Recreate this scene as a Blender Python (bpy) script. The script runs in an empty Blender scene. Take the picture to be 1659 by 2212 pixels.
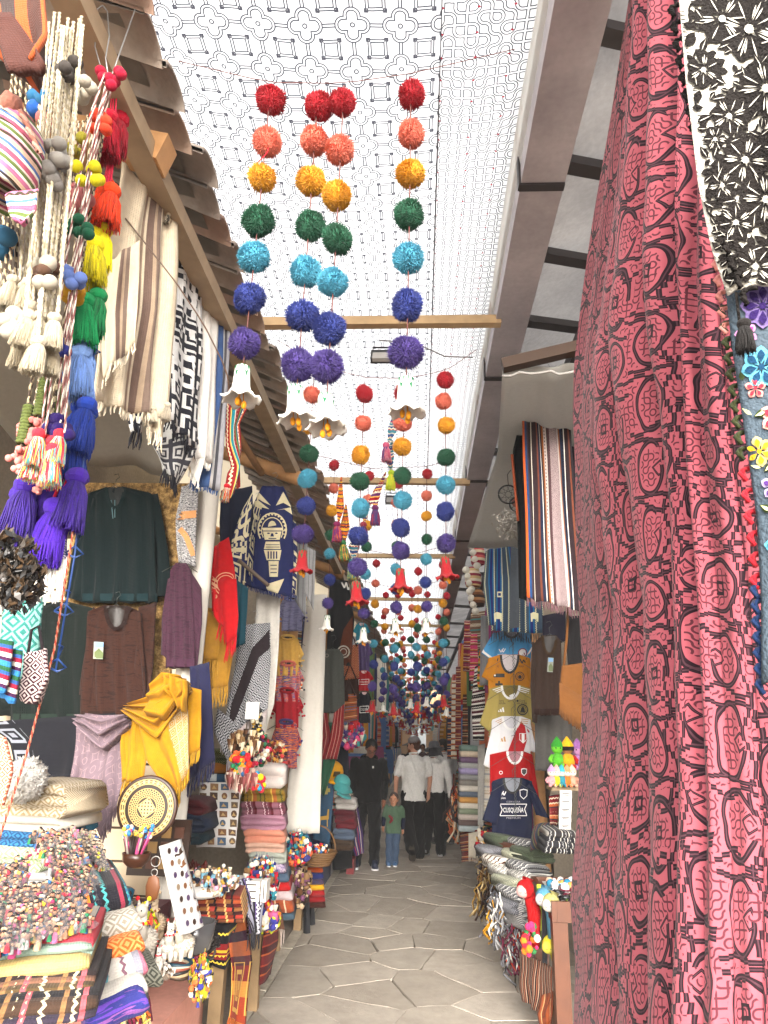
import bpy, bmesh, math, random
import numpy as np
from mathutils import Vector, Matrix
from mathutils.bvhtree import BVHTree
from mathutils.geometry import tessellate_polygon

rng = np.random.default_rng(7)
random.seed(7)
SC = bpy.context.scene
COL = SC.collection

# ------------------------------------------------------------------ camera
F_, CX_, CY_, EYE = 1500.0, 829.5, 1106.0, np.array([0.0, 0.0, 1.7])
def _basis(vx=905, vy=1587, ux=945, uy=-3450):
    up = np.array([ux - CX_, -(uy - CY_), -F_]); up /= np.linalg.norm(up)
    fw = np.array([vx - CX_, -(vy - CY_), -F_]); fw -= up * fw.dot(up); fw /= np.linalg.norm(fw)
    return np.array([np.cross(fw, up), fw, up])
CAMM = _basis()
cam = bpy.data.cameras.new('camera'); camo = bpy.data.objects.new('camera', cam); COL.objects.link(camo)
mw = Matrix.Identity(4)
for i in range(3):
    for j in range(3): mw[i][j] = CAMM[i][j]
    mw[i][3] = EYE[i]
camo.matrix_world = mw
cam.sensor_fit = 'VERTICAL'; cam.sensor_height = 36; cam.lens = 36 * F_ / 2212
cam.clip_start = 0.05; cam.clip_end = 400
SC.camera = camo

# ------------------------------------------------------------------ world, sun, exposure
SUN_EL, SUN_ROT = math.radians(22), math.radians(176)
world = bpy.data.worlds.new('World'); SC.world = world; world.use_nodes = True
wn = world.node_tree; wn.nodes.clear()
sky = wn.nodes.new('ShaderNodeTexSky'); sky.sky_type = 'NISHITA'; sky.sun_disc = False
sky.sun_elevation = SUN_EL; sky.sun_rotation = SUN_ROT
sky.air_density = 1.0; sky.dust_density = 4.0; sky.ozone_density = 1.0
hsv = wn.nodes.new('ShaderNodeHueSaturation'); hsv.inputs['Saturation'].default_value = 0.35
bg = wn.nodes.new('ShaderNodeBackground'); bg.inputs['Strength'].default_value = 0.15
wo = wn.nodes.new('ShaderNodeOutputWorld')
wn.links.new(sky.outputs[0], hsv.inputs['Color']); wn.links.new(hsv.outputs[0], bg.inputs['Color']); wn.links.new(bg.outputs[0], wo.inputs[0])
sl = bpy.data.lights.new('sun', 'SUN'); sl.energy = 0.45; sl.angle = math.radians(50); sl.color = (1, .97, .93)
so = bpy.data.objects.new('sun', sl); COL.objects.link(so)
so.rotation_euler = (math.radians(90) - SUN_EL, 0, math.radians(180) - SUN_ROT)
so.location = (0, 0, 12)
SC.view_settings.view_transform = 'Standard'; SC.view_settings.look = 'None'
SC.view_settings.gamma = 1; SC.view_settings.use_curve_mapping = False
SC.view_settings.exposure = 2.58
SC.cycles.max_bounces = 10; SC.cycles.diffuse_bounces = 6; SC.cycles.transmission_bounces = 6; SC.cycles.transparent_max_bounces = 12
SC.cycles.use_denoising = True

# ------------------------------------------------------------------ pixel rays (photo seen at 1659 x 2212) to places in the world
def ray(px, py): return CAMM @ np.array([px - CX_, -(py - CY_), -F_])
def at(px, py, Y): r = ray(px, py); return EYE + r * (Y / r[1])
def atx(px, py, X): r = ray(px, py); return EYE + r * (X / r[0])
def atz(px, py, Z): r = ray(px, py); return EYE + r * ((Z - EYE[2]) / r[2])
def ppm(px, py, Y):                      # metres per pixel at a place
    return (at(px, py, Y) - EYE).dot(CAMM @ np.array([0, 0, -1])) / F_

# ------------------------------------------------------------------ colours and node maths
def lin(h):
    if not isinstance(h, str): return tuple(h) if len(h) == 4 else (*h, 1)
    h = h.lstrip('#'); c = [int(h[i:i + 2], 16) / 255 for i in (0, 2, 4)]
    return tuple(x / 12.92 if x <= .04045 else ((x + .055) / 1.055) ** 2.4 for x in c) + (1,)
NT = None
class S:
    def __init__(s, k): s.k = k
    def __add__(a, b): return mth('ADD', a, b)
    __radd__ = __add__
    def __sub__(a, b): return mth('SUBTRACT', a, b)
    def __rsub__(a, b): return mth('SUBTRACT', b, a)
    def __mul__(a, b): return mth('MULTIPLY', a, b)
    __rmul__ = __mul__
    def __truediv__(a, b): return mth('DIVIDE', a, b)
    def __lt__(a, b): return mth('LESS_THAN', a, b)
    def __gt__(a, b): return mth('GREATER_THAN', a, b)
def _in(sock, v):
    if isinstance(v, S): NT.links.new(v.k, sock)
    else: sock.default_value = v
def mth(op, *a):
    n = NT.nodes.new('ShaderNodeMath'); n.operation = op
    for i, v in enumerate(a): _in(n.inputs[i], v)
    return S(n.outputs[0])
def fr(a): return mth('FRACT', a)
def fl(a): return mth('FLOOR', a)
def ab(a): return mth('ABSOLUTE', a)
def mn(a, b): return mth('MINIMUM', a, b)
def mx(a, b): return mth('MAXIMUM', a, b)
def sn(a): return mth('SINE', a)
def sq(a): return mth('SQRT', a)
def ln2(a, b): return sq(a * a + b * b)
def tri(a): return ab(fr(a) - .5)        # 0 .. .5
def mix(f, a, b):
    n = NT.nodes.new('ShaderNodeMix'); n.data_type = 'RGBA'
    _in(n.inputs[0], f)
    for s, v in ((n.inputs[6], a), (n.inputs[7], b)):
        if isinstance(v, S): NT.links.new(v.k, s)
        else: s.default_value = lin(v)
    return S(n.outputs[2])
def UV():
    n = NT.nodes.new('ShaderNodeTexCoord'); m = NT.nodes.new('ShaderNodeSeparateXYZ')
    NT.links.new(n.outputs['UV'], m.inputs[0]); return S(m.outputs[0]), S(m.outputs[1])
def OBJ():
    n = NT.nodes.new('ShaderNodeTexCoord'); return n.outputs['Object']
def comb(x, y, z=0.0):
    n = NT.nodes.new('ShaderNodeCombineXYZ')
    for i, v in enumerate((x, y, z)): _in(n.inputs[i], v)
    return n.outputs[0]
def noise(vec=None, scale=5, detail=2, rough=.5):
    n = NT.nodes.new('ShaderNodeTexNoise'); n.inputs['Scale'].default_value = scale
    n.inputs['Detail'].default_value = detail; n.inputs['Roughness'].default_value = rough
    NT.links.new(vec if vec is not None else OBJ(), n.inputs['Vector']); return S(n.outputs[0])
def white(vec):
    n = NT.nodes.new('ShaderNodeTexWhiteNoise'); n.noise_dimensions = '2D'
    NT.links.new(vec, n.inputs['Vector']); return S(n.outputs['Value'])
def ramp(f, stops, const=True):
    n = NT.nodes.new('ShaderNodeValToRGB'); n.color_ramp.interpolation = 'CONSTANT' if const else 'LINEAR'
    e = n.color_ramp.elements
    while len(e) < len(stops): e.new(.5)
    for i, (p, c) in enumerate(stops): e[i].position = p; e[i].color = lin(c)
    _in(n.inputs[0], f); return S(n.outputs[0])
MATS = {}
def material(name, fn, rough=.92, bump=None, trans=0.0, spec=.2, metal=0.0, vary=.25, vscale=40, alpha=None, sheen=0.0):
    """fn() builds the colour inside the current node tree"""
    global NT
    if name in MATS: return MATS[name]
    m = bpy.data.materials.new(name); m.use_nodes = True; NT = m.node_tree
    NT.nodes.clear()
    out = NT.nodes.new('ShaderNodeOutputMaterial'); p = NT.nodes.new('ShaderNodeBsdfPrincipled')
    c = fn() if callable(fn) else fn
    if not isinstance(c, S): c = mix(0.0, c, c)
    if vary:
        nz = noise(scale=vscale, detail=3)
        c = mix(1.0, c, c) if False else mulc(c, nz * (2 * vary) + (1 - vary))
    NT.links.new(c.k, p.inputs['Base Color'])
    p.inputs['Roughness'].default_value = rough; p.inputs['Specular IOR Level'].default_value = spec
    p.inputs['Metallic'].default_value = metal
    if sheen: p.inputs['Sheen Weight'].default_value = sheen
    if bump:
        b = NT.nodes.new('ShaderNodeBump'); b.inputs['Strength'].default_value = bump[0]; b.inputs['Distance'].default_value = .01
        h = bump[2]() if len(bump) > 2 else noise(scale=bump[1], detail=3)
        NT.links.new(h.k, b.inputs['Height']); NT.links.new(b.outputs[0], p.inputs['Normal'])
    sh = p.outputs[0]
    if trans:
        t = NT.nodes.new('ShaderNodeBsdfTranslucent'); NT.links.new(c.k, t.inputs[0])
        x = NT.nodes.new('ShaderNodeMixShader'); x.inputs[0].default_value = trans
        NT.links.new(sh, x.inputs[1]); NT.links.new(t.outputs[0], x.inputs[2]); sh = x.outputs[0]
    if alpha is not None:
        t = NT.nodes.new('ShaderNodeBsdfTransparent'); x = NT.nodes.new('ShaderNodeMixShader'); x.inputs[0].default_value = alpha
        NT.links.new(t.outputs[0], x.inputs[1]); NT.links.new(sh, x.inputs[2]); sh = x.outputs[0]
    NT.links.new(sh, out.inputs[0]); MATS[name] = m; return m
def mulc(c, f):
    n = NT.nodes.new('ShaderNodeMix'); n.data_type = 'RGBA'; n.blend_type = 'MULTIPLY'; n.inputs[0].default_value = 1
    NT.links.new(c.k, n.inputs[6]); NT.links.new(f.k, n.inputs[7]); return S(n.outputs[2])
# woven surface relief shared by the cloths
def weave():
    u, v = UV(); return (sn(u * 900) * .5 + sn(v * 900) * .5) + noise(scale=30, detail=2) * 2
WV = (.25, 0, weave)
def cloth(name, fn, **k):
    k.setdefault('bump', WV); k.setdefault('trans', .08); k.setdefault('vary', .18); k.setdefault('sheen', .05)
    return material(name, fn, **k)
def plain(h, **k): return cloth('cloth ' + h, h, **k)
def wool(h): return material('wool ' + h, h, bump=(.6, 90), vary=.3, vscale=60, trans=.05, sheen=.05)
def paint(h, rough=.5, **k): return material('paint %s %.2f' % (h, rough), h, rough=rough, vary=k.pop('vary', .12), vscale=k.pop('vscale', 12), spec=k.pop('spec', .4), **k)
def stripes(name, seq, along='u', wob=0.0, deco=None, **k):
    """seq: (width in metres, colour) repeated across the cloth; deco = colour of small zigzags woven into every third band"""
    def f():
        u, v = UV(); x, y = (u, v) if along == 'u' else (v, u)
        tot = sum(w for w, _ in seq)
        if wob: x = x + sn(y * 60) * wob
        st, a = [], 0
        for w, c in seq[:32]: st.append((a / tot, c)); a += w
        p = fr(x / tot); c = ramp(p, st)
        if deco:
            z = ab(fr(y * 45) - .5) * .5 + fr(x * 30)
            mk = (ab(fr(z * 1.0) - .5) < .13) * (fr(p * len(seq) / 3.0) < .34)
            c = mix(mk, c, deco)
        return c
    return cloth(name, f, **k)
def diamonds(name, a, b, s=14, n=4, kind='d', fade=None, **k):
    def f():
        u, v = UV(); x, y = ab(fr(u * s) - .5), ab(fr(v * s) - .5)
        d = (x + y) if kind == 'd' else mx(x, y)
        m = fr(d * n) < .5
        if fade: m = m * (fr(u * fade[0] + fade[1]) < fade[2])
        return mix(m, a, b)
    return cloth(name, f, **k)
def melange(name, cols, sx=4, sy=60, **k):
    def f():
        u, v = UV(); nz = noise(comb(u * sx, v * sy), scale=1, detail=3, rough=.7)
        n = len(cols); return ramp((nz - .28) * 2.2, [(i / n, c) for i, c in enumerate(cols)])
    return cloth(name, f, **k)
def truchet(u, v, s, seed=0.0, square=0.0):
    x, y = u / s, v / s; cx, cy = fl(x), fl(y); h = white(comb(cx + seed, cy)) > .5
    fx, fy = fr(x), fr(y); fx = fx * (1 - h) + (1 - fx) * h
    r1, r2 = ln2(fx, fy), ln2(1 - fx, 1 - fy)
    if square:
        k = white(comb(cx + seed + 31, cy + 7)) < square
        q1, q2 = mx(fx, fy), mx(1 - fx, 1 - fy)
        r1, r2 = r1 * (1 - k) + q1 * k, r2 * (1 - k) + q2 * k
    return mn(ab(r1 - .5), ab(r2 - .5)) * s

# ------------------------------------------------------------------ mesh collecting
class Acc:
    def __init__(s): s.V, s.F, s.M, s.n = [], [], [], 0
    def add(s, V, Fc, m=0):
        V = np.asarray(V, float); s.V.append(V); o = s.n
        s.F += [tuple(i + o for i in f) for f in Fc]; s.M += [m] * len(Fc); s.n += len(V); return s
    def box(s, c, h, m=0, R=None):
        v = np.array([(x, y, z) for x in (-1, 1) for y in (-1, 1) for z in (-1, 1)], float) * np.array(h)
        if R is not None: v = v @ np.asarray(R).T
        return s.add(v + np.array(c), [(0, 1, 3, 2), (4, 6, 7, 5), (0, 4, 5, 1), (2, 3, 7, 6), (0, 2, 6, 4), (1, 5, 7, 3)], m)
    def tube(s, P, r, k=5, m=0, cap=True):
        P = np.asarray(P, float); n = len(P); r = np.broadcast_to(np.asarray(r, float), (n,))
        T = np.gradient(P, axis=0); T /= np.linalg.norm(T, axis=1)[:, None] + 1e-9
        ref = np.array([0, 0, 1.0]) if abs(T[:, 2]).mean() < .8 else np.array([0, 1.0, 0])
        A = np.cross(T, ref); A /= np.linalg.norm(A, axis=1)[:, None] + 1e-9; B = np.cross(T, A)
        an = np.arange(k) * 2 * math.pi / k
        V = P[:, None] + r[:, None, None] * (np.cos(an)[None, :, None] * A[:, None] + np.sin(an)[None, :, None] * B[:, None])
        Fc = [(i * k + j, i * k + (j + 1) % k, (i + 1) * k + (j + 1) % k, (i + 1) * k + j) for i in range(n - 1) for j in range(k)]
        if cap: Fc += [tuple(range(k - 1, -1, -1)), tuple((n - 1) * k + j for j in range(k))]
        return s.add(V.reshape(-1, 3), Fc, m)
    def ball(s, c, r, m=0, nu=8, nv=6, jit=0.0, R=None):
        r = np.broadcast_to(np.asarray(r, float), (3,)); V = [(0, 0, 1)]
        for i in range(1, nv):
            a = math.pi * i / nv
            V += [(math.sin(a) * math.cos(2 * math.pi * j / nu), math.sin(a) * math.sin(2 * math.pi * j / nu), math.cos(a)) for j in range(nu)]
        V.append((0, 0, -1)); V = np.array(V)
        if jit: V = V * (1 + rng.uniform(-jit, jit, (len(V), 1)))
        V = V * r
        if R is not None: V = V @ np.asarray(R).T
        e = len(V) - 1
        Fc = [(0, 1 + j, 1 + (j + 1) % nu) for j in range(nu)]
        for i in range(nv - 2):
            Fc += [(1 + i * nu + j, 1 + (i + 1) * nu + j, 1 + (i + 1) * nu + (j + 1) % nu, 1 + i * nu + (j + 1) % nu) for j in range(nu)]
        Fc += [(1 + (nv - 2) * nu + j, e, 1 + (nv - 2) * nu + (j + 1) % nu) for j in range(nu)]
        return s.add(V + np.array(c), Fc, m)
    def lathe(s, prof, c=(0, 0, 0), k=14, m=0, wob=0.0, sc=(1, 1, 1)):
        V = []
        for i, (r, z) in enumerate(prof):
            for j in range(k):
                a = 2 * math.pi * j / k; q = r * (1 + wob * math.sin(a * 6))
                V.append((q * math.cos(a), q * math.sin(a), z))
        Fc = [(i * k + j, i * k + (j + 1) % k, (i + 1) * k + (j + 1) % k, (i + 1) * k + j) for i in range(len(prof) - 1) for j in range(k)]
        return s.add(np.array(V) * np.array(sc) + np.array(c), Fc, m)
    def cone(s, a, b, r, m=0, k=3):
        a, b = np.asarray(a, float), np.asarray(b, float); t = b - a; t = t / (np.linalg.norm(t) + 1e-9)
        u = np.cross(t, (0, 0, 1) if abs(t[2]) < .9 else (1, 0, 0)); u /= np.linalg.norm(u); w = np.cross(t, u)
        V = [a + r * (math.cos(i * 6.2832 / k) * u + math.sin(i * 6.2832 / k) * w) for i in range(k)] + [b]
        return s.add(V, [(i, (i + 1) % k, k) for i in range(k)], m)
    def poly(s, P, nrm, t, m=0):        # flat plate of thickness t
        P = np.asarray(P, float); n = len(P); nrm = np.asarray(nrm, float)
        return s.add(np.vstack([P, P - nrm * t]), [tuple(range(n)), tuple(range(2 * n - 1, n - 1, -1))] + [(i, i + n, (i + 1) % n + n, (i + 1) % n) for i in range(n)], m)
WL, TREE, USED = {}, {}, {}
ORD = ['first', 'second', 'third', 'fourth', 'fifth', 'sixth', 'seventh', 'eighth', 'ninth', 'tenth', 'eleventh', 'twelfth', 'thirteenth', 'fourteenth', 'fifteenth', 'sixteenth', 'seventeenth', 'eighteenth', 'nineteenth', 'twentieth']
def nth(lb, tail='along the lane'):
    USED[lb] = USED.get(lb, 0) + 1; return '%s, %s %s' % (lb, ORD[min(19, USED[lb] - 1)], tail)
def tag(o, label=None, cat=None, group=None, kind=None):
    if label: o['label'] = label
    if cat: o['category'] = cat
    if group: o['group'] = group
    if kind: o['kind'] = kind
    return o
def empty(name, loc, label=None, cat=None, group=None, kind=None):
    o = bpy.data.objects.new(name, None); o.empty_display_size = .05; COL.objects.link(o)
    o.location = loc; WL[o] = np.array(loc, float); return tag(o, label, cat, group, kind)
def make_mesh(name, V, Fc, mats, M=None, uv=None, smooth=True):
    me = bpy.data.meshes.new(name); me.from_pydata([tuple(v) for v in V], [], Fc)
    for m in (mats if isinstance(mats, (list, tuple)) else [mats]): me.materials.append(m)
    if M is not None and len(me.materials) > 1: me.polygons.foreach_set('material_index', M)
    if smooth: me.polygons.foreach_set('use_smooth', [True] * len(me.polygons))
    if uv is not None:
        l = me.uv_layers.new(name='UVMap'); idx = np.zeros(len(me.loops), int); me.loops.foreach_get('vertex_index', idx)
        l.data.foreach_set('uv', np.asarray(uv, np.float32)[idx].ravel())
    me.update(); return me
def obj(name, V, Fc, mats, parent=None, M=None, uv=None, smooth=True, origin=None, label=None, cat=None, group=None, kind=None):
    V = np.asarray(V, float)
    if parent is not None: o0 = WL[parent]
    elif origin is not None: o0 = np.asarray(origin, float)
    else: o0 = np.array([V[:, 0].mean(), V[:, 1].mean(), V[:, 2].min()])
    o = bpy.data.objects.new(name, make_mesh(name, V - o0, Fc, mats, M, uv, smooth)); COL.objects.link(o)
    if parent is not None: o.parent = parent
    else: o.location = o0
    WL[o] = o0; return tag(o, label, cat, group, kind)
def aobj(name, a, mats, parent=None, smooth=True, **k):
    return obj(name, np.vstack(a.V), a.F, mats, parent, a.M, None, smooth, **k)
def inst(name, me, mat, parent, loc, scale=1.0, rot=(0, 0, 0)):
    """another object on the mesh ME, with its own material"""
    o = bpy.data.objects.new(name, me); COL.objects.link(o)
    if mat is not None:
        o.material_slots[0].link = 'OBJECT'; o.material_slots[0].material = mat
    if parent is not None: o.parent = parent; o.location = np.asarray(loc) - WL[parent]
    else: o.location = loc
    WL[o] = np.asarray(loc, float); o.scale = (scale,) * 3 if np.isscalar(scale) else scale; o.rotation_euler = rot; return o

# ------------------------------------------------------------------ hanging cloth
def resamp(P, n):
    P = np.asarray(P, float); d = np.r_[0, np.cumsum(np.linalg.norm(np.diff(P, axis=0), axis=1))]; d /= d[-1]
    t = np.linspace(0, 1, n); return np.stack([np.interp(t, d, P[:, k]) for k in range(P.shape[1])], 1)
def edge(P, Y): return np.array([at(p[0], p[1], p[2] if len(p) > 2 else Y) for p in P])
def drape(name, label, cat, L, R, Y, mat, nr=16, nc=18, folds=4, amp=.015, thick=.012, fringe=None, group=None, parent=None,
          belly=0.0, seed=None, edgejit=.004, kind=None, uvs=1.0, pre=None, top=.35):
    """cloth spanned between a left and a right edge (top to bottom), folded, with real thickness"""
    r = np.random.default_rng(seed if seed is not None else abs(int(L[0][0] * 7 + L[0][1] * 3 + Y * 11)))
    a, b = resamp(edge(L, Y), nr), resamp(edge(R, Y), nr)
    s = np.linspace(0, 1, nc)[None, :, None]; t = np.linspace(0, 1, nr)
    G = a[:, None] * (1 - s) + b[:, None] * s
    du = np.gradient(G, axis=1); dv = np.gradient(G, axis=0); N = np.cross(dv, du); N /= np.linalg.norm(N, axis=2)[..., None] + 1e-9
    tow = EYE - G; sg = np.sign((N * tow).sum(2).mean()); N = N * (sg if sg else 1)
    ph = r.uniform(0, 6.28); S_ = s[..., 0] + 0.05 * np.sin(t * 3 + ph)[:, None]
    h = amp * (top + (1 - top) * t[:, None]) * (np.sin(6.2832 * folds * S_ + ph) + .45 * np.sin(6.2832 * folds * 1.7 * S_ + 2 * ph + 2 * t[:, None]))
    h += amp * .3 * np.sin(9 * t[:, None] + 5 * S_ + ph)
    if belly: h = h + belly * np.sin(math.pi * s[..., 0]) * np.sin(math.pi * (.15 + .85 * t[:, None]))
    G = G + N * h[..., None]
    G[-1, :, 2] += r.uniform(-edgejit, edgejit, nc)
    Bk = G - N * (thick * (.35 + .65 * np.sin(math.pi * s)))
    V = np.vstack([G.reshape(-1, 3), Bk.reshape(-1, 3)]); o = nr * nc
    Fc = []
    for i in range(nr - 1):
        for j in range(nc - 1):
            q = (i * nc + j, i * nc + j + 1, (i + 1) * nc + j + 1, (i + 1) * nc + j); Fc.append(q); Fc.append(tuple(x + o for x in q[::-1]))
    rim = [j for j in range(nc)] + [i * nc + nc - 1 for i in range(1, nr)] + [(nr - 1) * nc + j for j in range(nc - 2, -1, -1)] + [i * nc for i in range(nr - 2, 0, -1)]
    for i in range(len(rim)): x, y = rim[i], rim[(i + 1) % len(rim)]; Fc.append((x, x + o, y + o, y))
    w = np.linalg.norm(G[:, -1] - G[:, 0], axis=1).max(); hh = np.linalg.norm(a[-1] - a[0]) * .5 + np.linalg.norm(b[-1] - b[0]) * .5
    uv = np.stack(np.broadcast_arrays(s[..., 0] * w * uvs, (1 - t[:, None]) * hh * uvs), 2).reshape(-1, 2)
    ob = obj(name, V, Fc, mat, parent, None, np.vstack([uv, uv]), True, label=label, cat=cat, group=group, kind=kind)
    TREE[ob] = BVHTree.FromPolygons([tuple(v) for v in G.reshape(-1, 3)], [f for f in Fc if max(f) < o])
    if fringe:
        flen, fm, dens = fringe if len(fringe) == 3 else (*fringe, 110)
        n = max(6, min(90, int(w * dens))); A = Acc()
        for k in range(n):
            x = (k + .5) / n * (nc - 1); i = int(x); f = x - i; p = G[-1, i] * (1 - f) + G[-1, min(i + 1, nc - 1)] * f - N[-1, i] * thick * .4
            q = p + np.array([r.normal(0, .08) * flen, r.normal(0, .08) * flen, -flen * r.uniform(.8, 1.1)])
            A.tube([p + (0, 0, .006), (p + q) / 2 + r.normal(0, .003, 3), q], [.0032, .0042, .002], 3, cap=False)
        aobj('fringe', A, fm, ob)
    return ob
def cast(ob, px, py, off=.004):
    d = ray(px, py); d = d / np.linalg.norm(d)
    h, n, i, dist = TREE[ob].ray_cast(Vector(EYE), Vector(d))
    if h is None:
        h, n, i, dist = TREE[ob].find_nearest(Vector(EYE + d * np.linalg.norm(WL[ob] - EYE)))
        return np.array(h)
    return np.array(h) - d * off
def decal(ob, name, polys, mat, off=.004, step=9, parent=None):
    """print or applique laid onto the cloth OB; polys in photo pixels"""
    bm = bmesh.new()
    for P in polys:
        vs = [bm.verts.new((x, y, 0)) for x, y in P]
        for t in tessellate_polygon([[Vector((x, y, 0)) for x, y in P]]):
            try: bm.faces.new([vs[i] for i in t])
            except ValueError: pass
    for _ in range(3):
        e = [x for x in bm.edges if x.calc_length() > step]
        if not e: break
        bmesh.ops.subdivide_edges(bm, edges=e, cuts=1, use_grid_fill=False); bmesh.ops.triangulate(bm, faces=bm.faces)
    bm.verts.index_update()
    V = [cast(ob, v.co.x, v.co.y, off) for v in bm.verts]; Fc = [tuple(v.index for v in f.verts) for f in bm.faces]; bm.free()
    return obj(name, V, Fc, mat, parent or ob)
def words_on(ob, txt, x0, y0, x1, y1, mat, skew=0.0, name='lettering', bold=0.0):
    cu = bpy.data.curves.new('t', 'FONT'); cu.body = txt; cu.resolution_u = 2; cu.offset = bold
    to = bpy.data.objects.new('t', cu); COL.objects.link(to); dg = bpy.context.evaluated_depsgraph_get()
    me = bpy.data.meshes.new_from_object(to.evaluated_get(dg)); bpy.data.objects.remove(to); bpy.data.curves.remove(cu)
    co = np.array([v.co for v in me.vertices]); Fc = [tuple(p.vertices) for p in me.polygons]; bpy.data.meshes.remove(me)
    lo, hi = co.min(0), co.max(0); q = (co - lo) / (np.maximum(hi - lo, 1e-6))
    V = [cast(ob, x0 + (x1 - x0) * a, y1 - (y1 - y0) * b + skew * (a - .5), .005) for a, b in q[:, :2]]
    return obj(name, V, Fc, mat, ob, smooth=False)
def circ(cx, cy, r, n=16, ry=None, a0=0, a1=2 * math.pi): return [(cx + r * math.cos(a0 + (a1 - a0) * i / n), cy + (ry or r) * math.sin(a0 + (a1 - a0) * i / n)) for i in range(n)]
def ring(cx, cy, r, w, n=20, ry=None):   # ring as quads
    o = circ(cx, cy, r, n, ry); i_ = circ(cx, cy, r - w, n, (ry - w) if ry else None)
    return [[o[k], o[(k + 1) % n], i_[(k + 1) % n], i_[k]] for k in range(n)]
def band(P, w):                          # polyline as quads of width w
    out = []
    for (x0, y0), (x1, y1) in zip(P[:-1], P[1:]):
        d = math.hypot(x1 - x0, y1 - y0) + 1e-6; nx, ny = -(y1 - y0) / d * w / 2, (x1 - x0) / d * w / 2
        out.append([(x0 + nx, y0 + ny), (x1 + nx, y1 + ny), (x1 - nx, y1 - ny), (x0 - nx, y0 - ny)])
    return out

# ================================================================== SETTING
wood = paint('#9a8468', .7, vary=.35); wood_d = paint('#6d4b30', .7, vary=.35); wood_p = paint('#b89a72', .65, vary=.3)
wood_red = paint('#55301d', .45, vary=.3); log_m = paint('#b08355', .7, vary=.4)
steel = paint('#8d8a86', .35); dark_m = paint('#2b2526', .5); white_p = paint('#d9d7d2', .6); black_p = paint('#1a1a1c', .5)
wire = paint('#9a9a98', .35, metal=.7); wire_d = paint('#3a3f3a', .4)

# ---- ground, kerb, flagstones
def sheet(name, x0, x1, y0, y1, z, mat, kind='structure', parent=None, **k):
    A = Acc(); A.box(((x0 + x1) / 2, (y0 + y1) / 2, z - .02), ((x1 - x0) / 2, (y1 - y0) / 2, .02)); return aobj(name, A, mat, parent, smooth=False, kind=kind, **k)
conc = material('concrete', lambda: ramp(noise(scale=3, detail=6, rough=.7), [(.3, '#8f857a'), (.7, '#aaa094')], False), rough=.9, bump=(.3, 30), vary=.1)
sheet('ground', -60, 60, -40, 110, -.06, conc)
sheet('stall_floor', -4.5, -1.17, -3, 48, -.005, conc)
sheet('stall_floor', 1.35, 4.5, -3, 48, -.005, conc)
kerb_m = material('kerb stone', lambda: ramp(noise(scale=9, detail=5), [(.3, '#b1a897'), (.7, '#cfc7b8')], False), bump=(.3, 40))
A = Acc()
for y in np.arange(2, 46, 1.05): A.box((-1.115 + rng.uniform(-.006, .006), y, -.03), (.05, .515, .034))
aobj('kerb_strip', A, kerb_m, smooth=False, kind='structure')
mort = material('mortar', lambda: ramp(noise(scale=25, detail=5), [(.3, '#4a4239'), (.7, '#665d51')], False), bump=(.5, 60))
pave = sheet('pavement', -1.165, 1.35, -3, 48, -.017, mort)
def clip(P, a, b, c):                    # keep a x + b y <= c
    out = []
    for i in range(len(P)):
        p, q = P[i], P[(i + 1) % len(P)]; fp, fq = a * p[0] + b * p[1] - c, a * q[0] + b * q[1] - c
        if fp <= 0: out.append(p)
        if fp * fq < 0: t = fp / (fp - fq); out.append((p[0] + (q[0] - p[0]) * t, p[1] + (q[1] - p[1]) * t))
    return out
stone_c = ['#b0a89c', '#bab1a5', '#a79e92', '#c1b8ac', '#b5ac9f', '#a0988d']
stone_m = [material('flagstone ' + c, (lambda c=c: mix(noise(scale=5, detail=6, rough=.75), c, '#8f867a')), rough=.8, spec=.3, bump=(.35, 22), vary=.22, vscale=9) for c in stone_c]
rs = np.random.default_rng(12)
seeds = []
for iy, y in enumerate(np.arange(3.2, 40, .46)):
    for x in np.arange(-1.05, 1.4, .55): seeds.append((x + rs.uniform(-.29, .29) + (iy % 2) * .3, y + rs.uniform(-.29, .29)))
seeds = np.array(seeds)
far_st = Acc(); nst = 0
for i, s in enumerate(seeds):
    P = [(-1.06, s[1] - 1.3), (1.34, s[1] - 1.3), (1.34, s[1] + 1.3), (-1.06, s[1] + 1.3)]
    for j, q in enumerate(seeds):
        if i == j or abs(q[1] - s[1]) > 2 or abs(q[0] - s[0]) > 2.2: continue
        d = q - s; L = np.linalg.norm(d); m = (s + q) / 2; P = clip(P, d[0], d[1], d.dot(m) - L * .0045)
        if not P: break
    if len(P) < 3: continue
    ar = .5 * abs(sum(P[k][0] * P[(k + 1) % len(P)][1] - P[(k + 1) % len(P)][0] * P[k][1] for k in range(len(P))))
    if ar < .02: continue
    Q = []
    for k in range(len(P)):              # broken, slightly wavy edges
        p, q = np.array(P[k]), np.array(P[(k + 1) % len(P)]); n = max(1, int(np.linalg.norm(q - p) / .11))
        for t in range(n): Q.append(p + (q - p) * t / n + (rs.uniform(-.009, .009, 2)))
    z = rs.uniform(-.002, .003); n = len(Q); c = np.mean(Q, 0)
    top = [(*(c + (p - c) * .992), z) for p in Q]; low = [(*p, z - .0035) for p in Q]; bot = [(*p, z - .03) for p in Q]
    Fc = [tuple(range(n))] + [(k + n, (k + 1) % n + n, (k + 1) % n, k) for k in range(n)] + [(k + 2 * n, (k + 1) % n + 2 * n, (k + 1) % n + n, k + n) for k in range(n)]
    if nst < 285: obj('flagstone', np.array(top + low + bot), Fc, stone_m[i % 6], pave, smooth=False); nst += 1
    else: far_st.add(top + low + bot, Fc)
if far_st.n: aobj('flagstones', far_st, stone_m[0], pave, smooth=False, kind='stuff')

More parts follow.
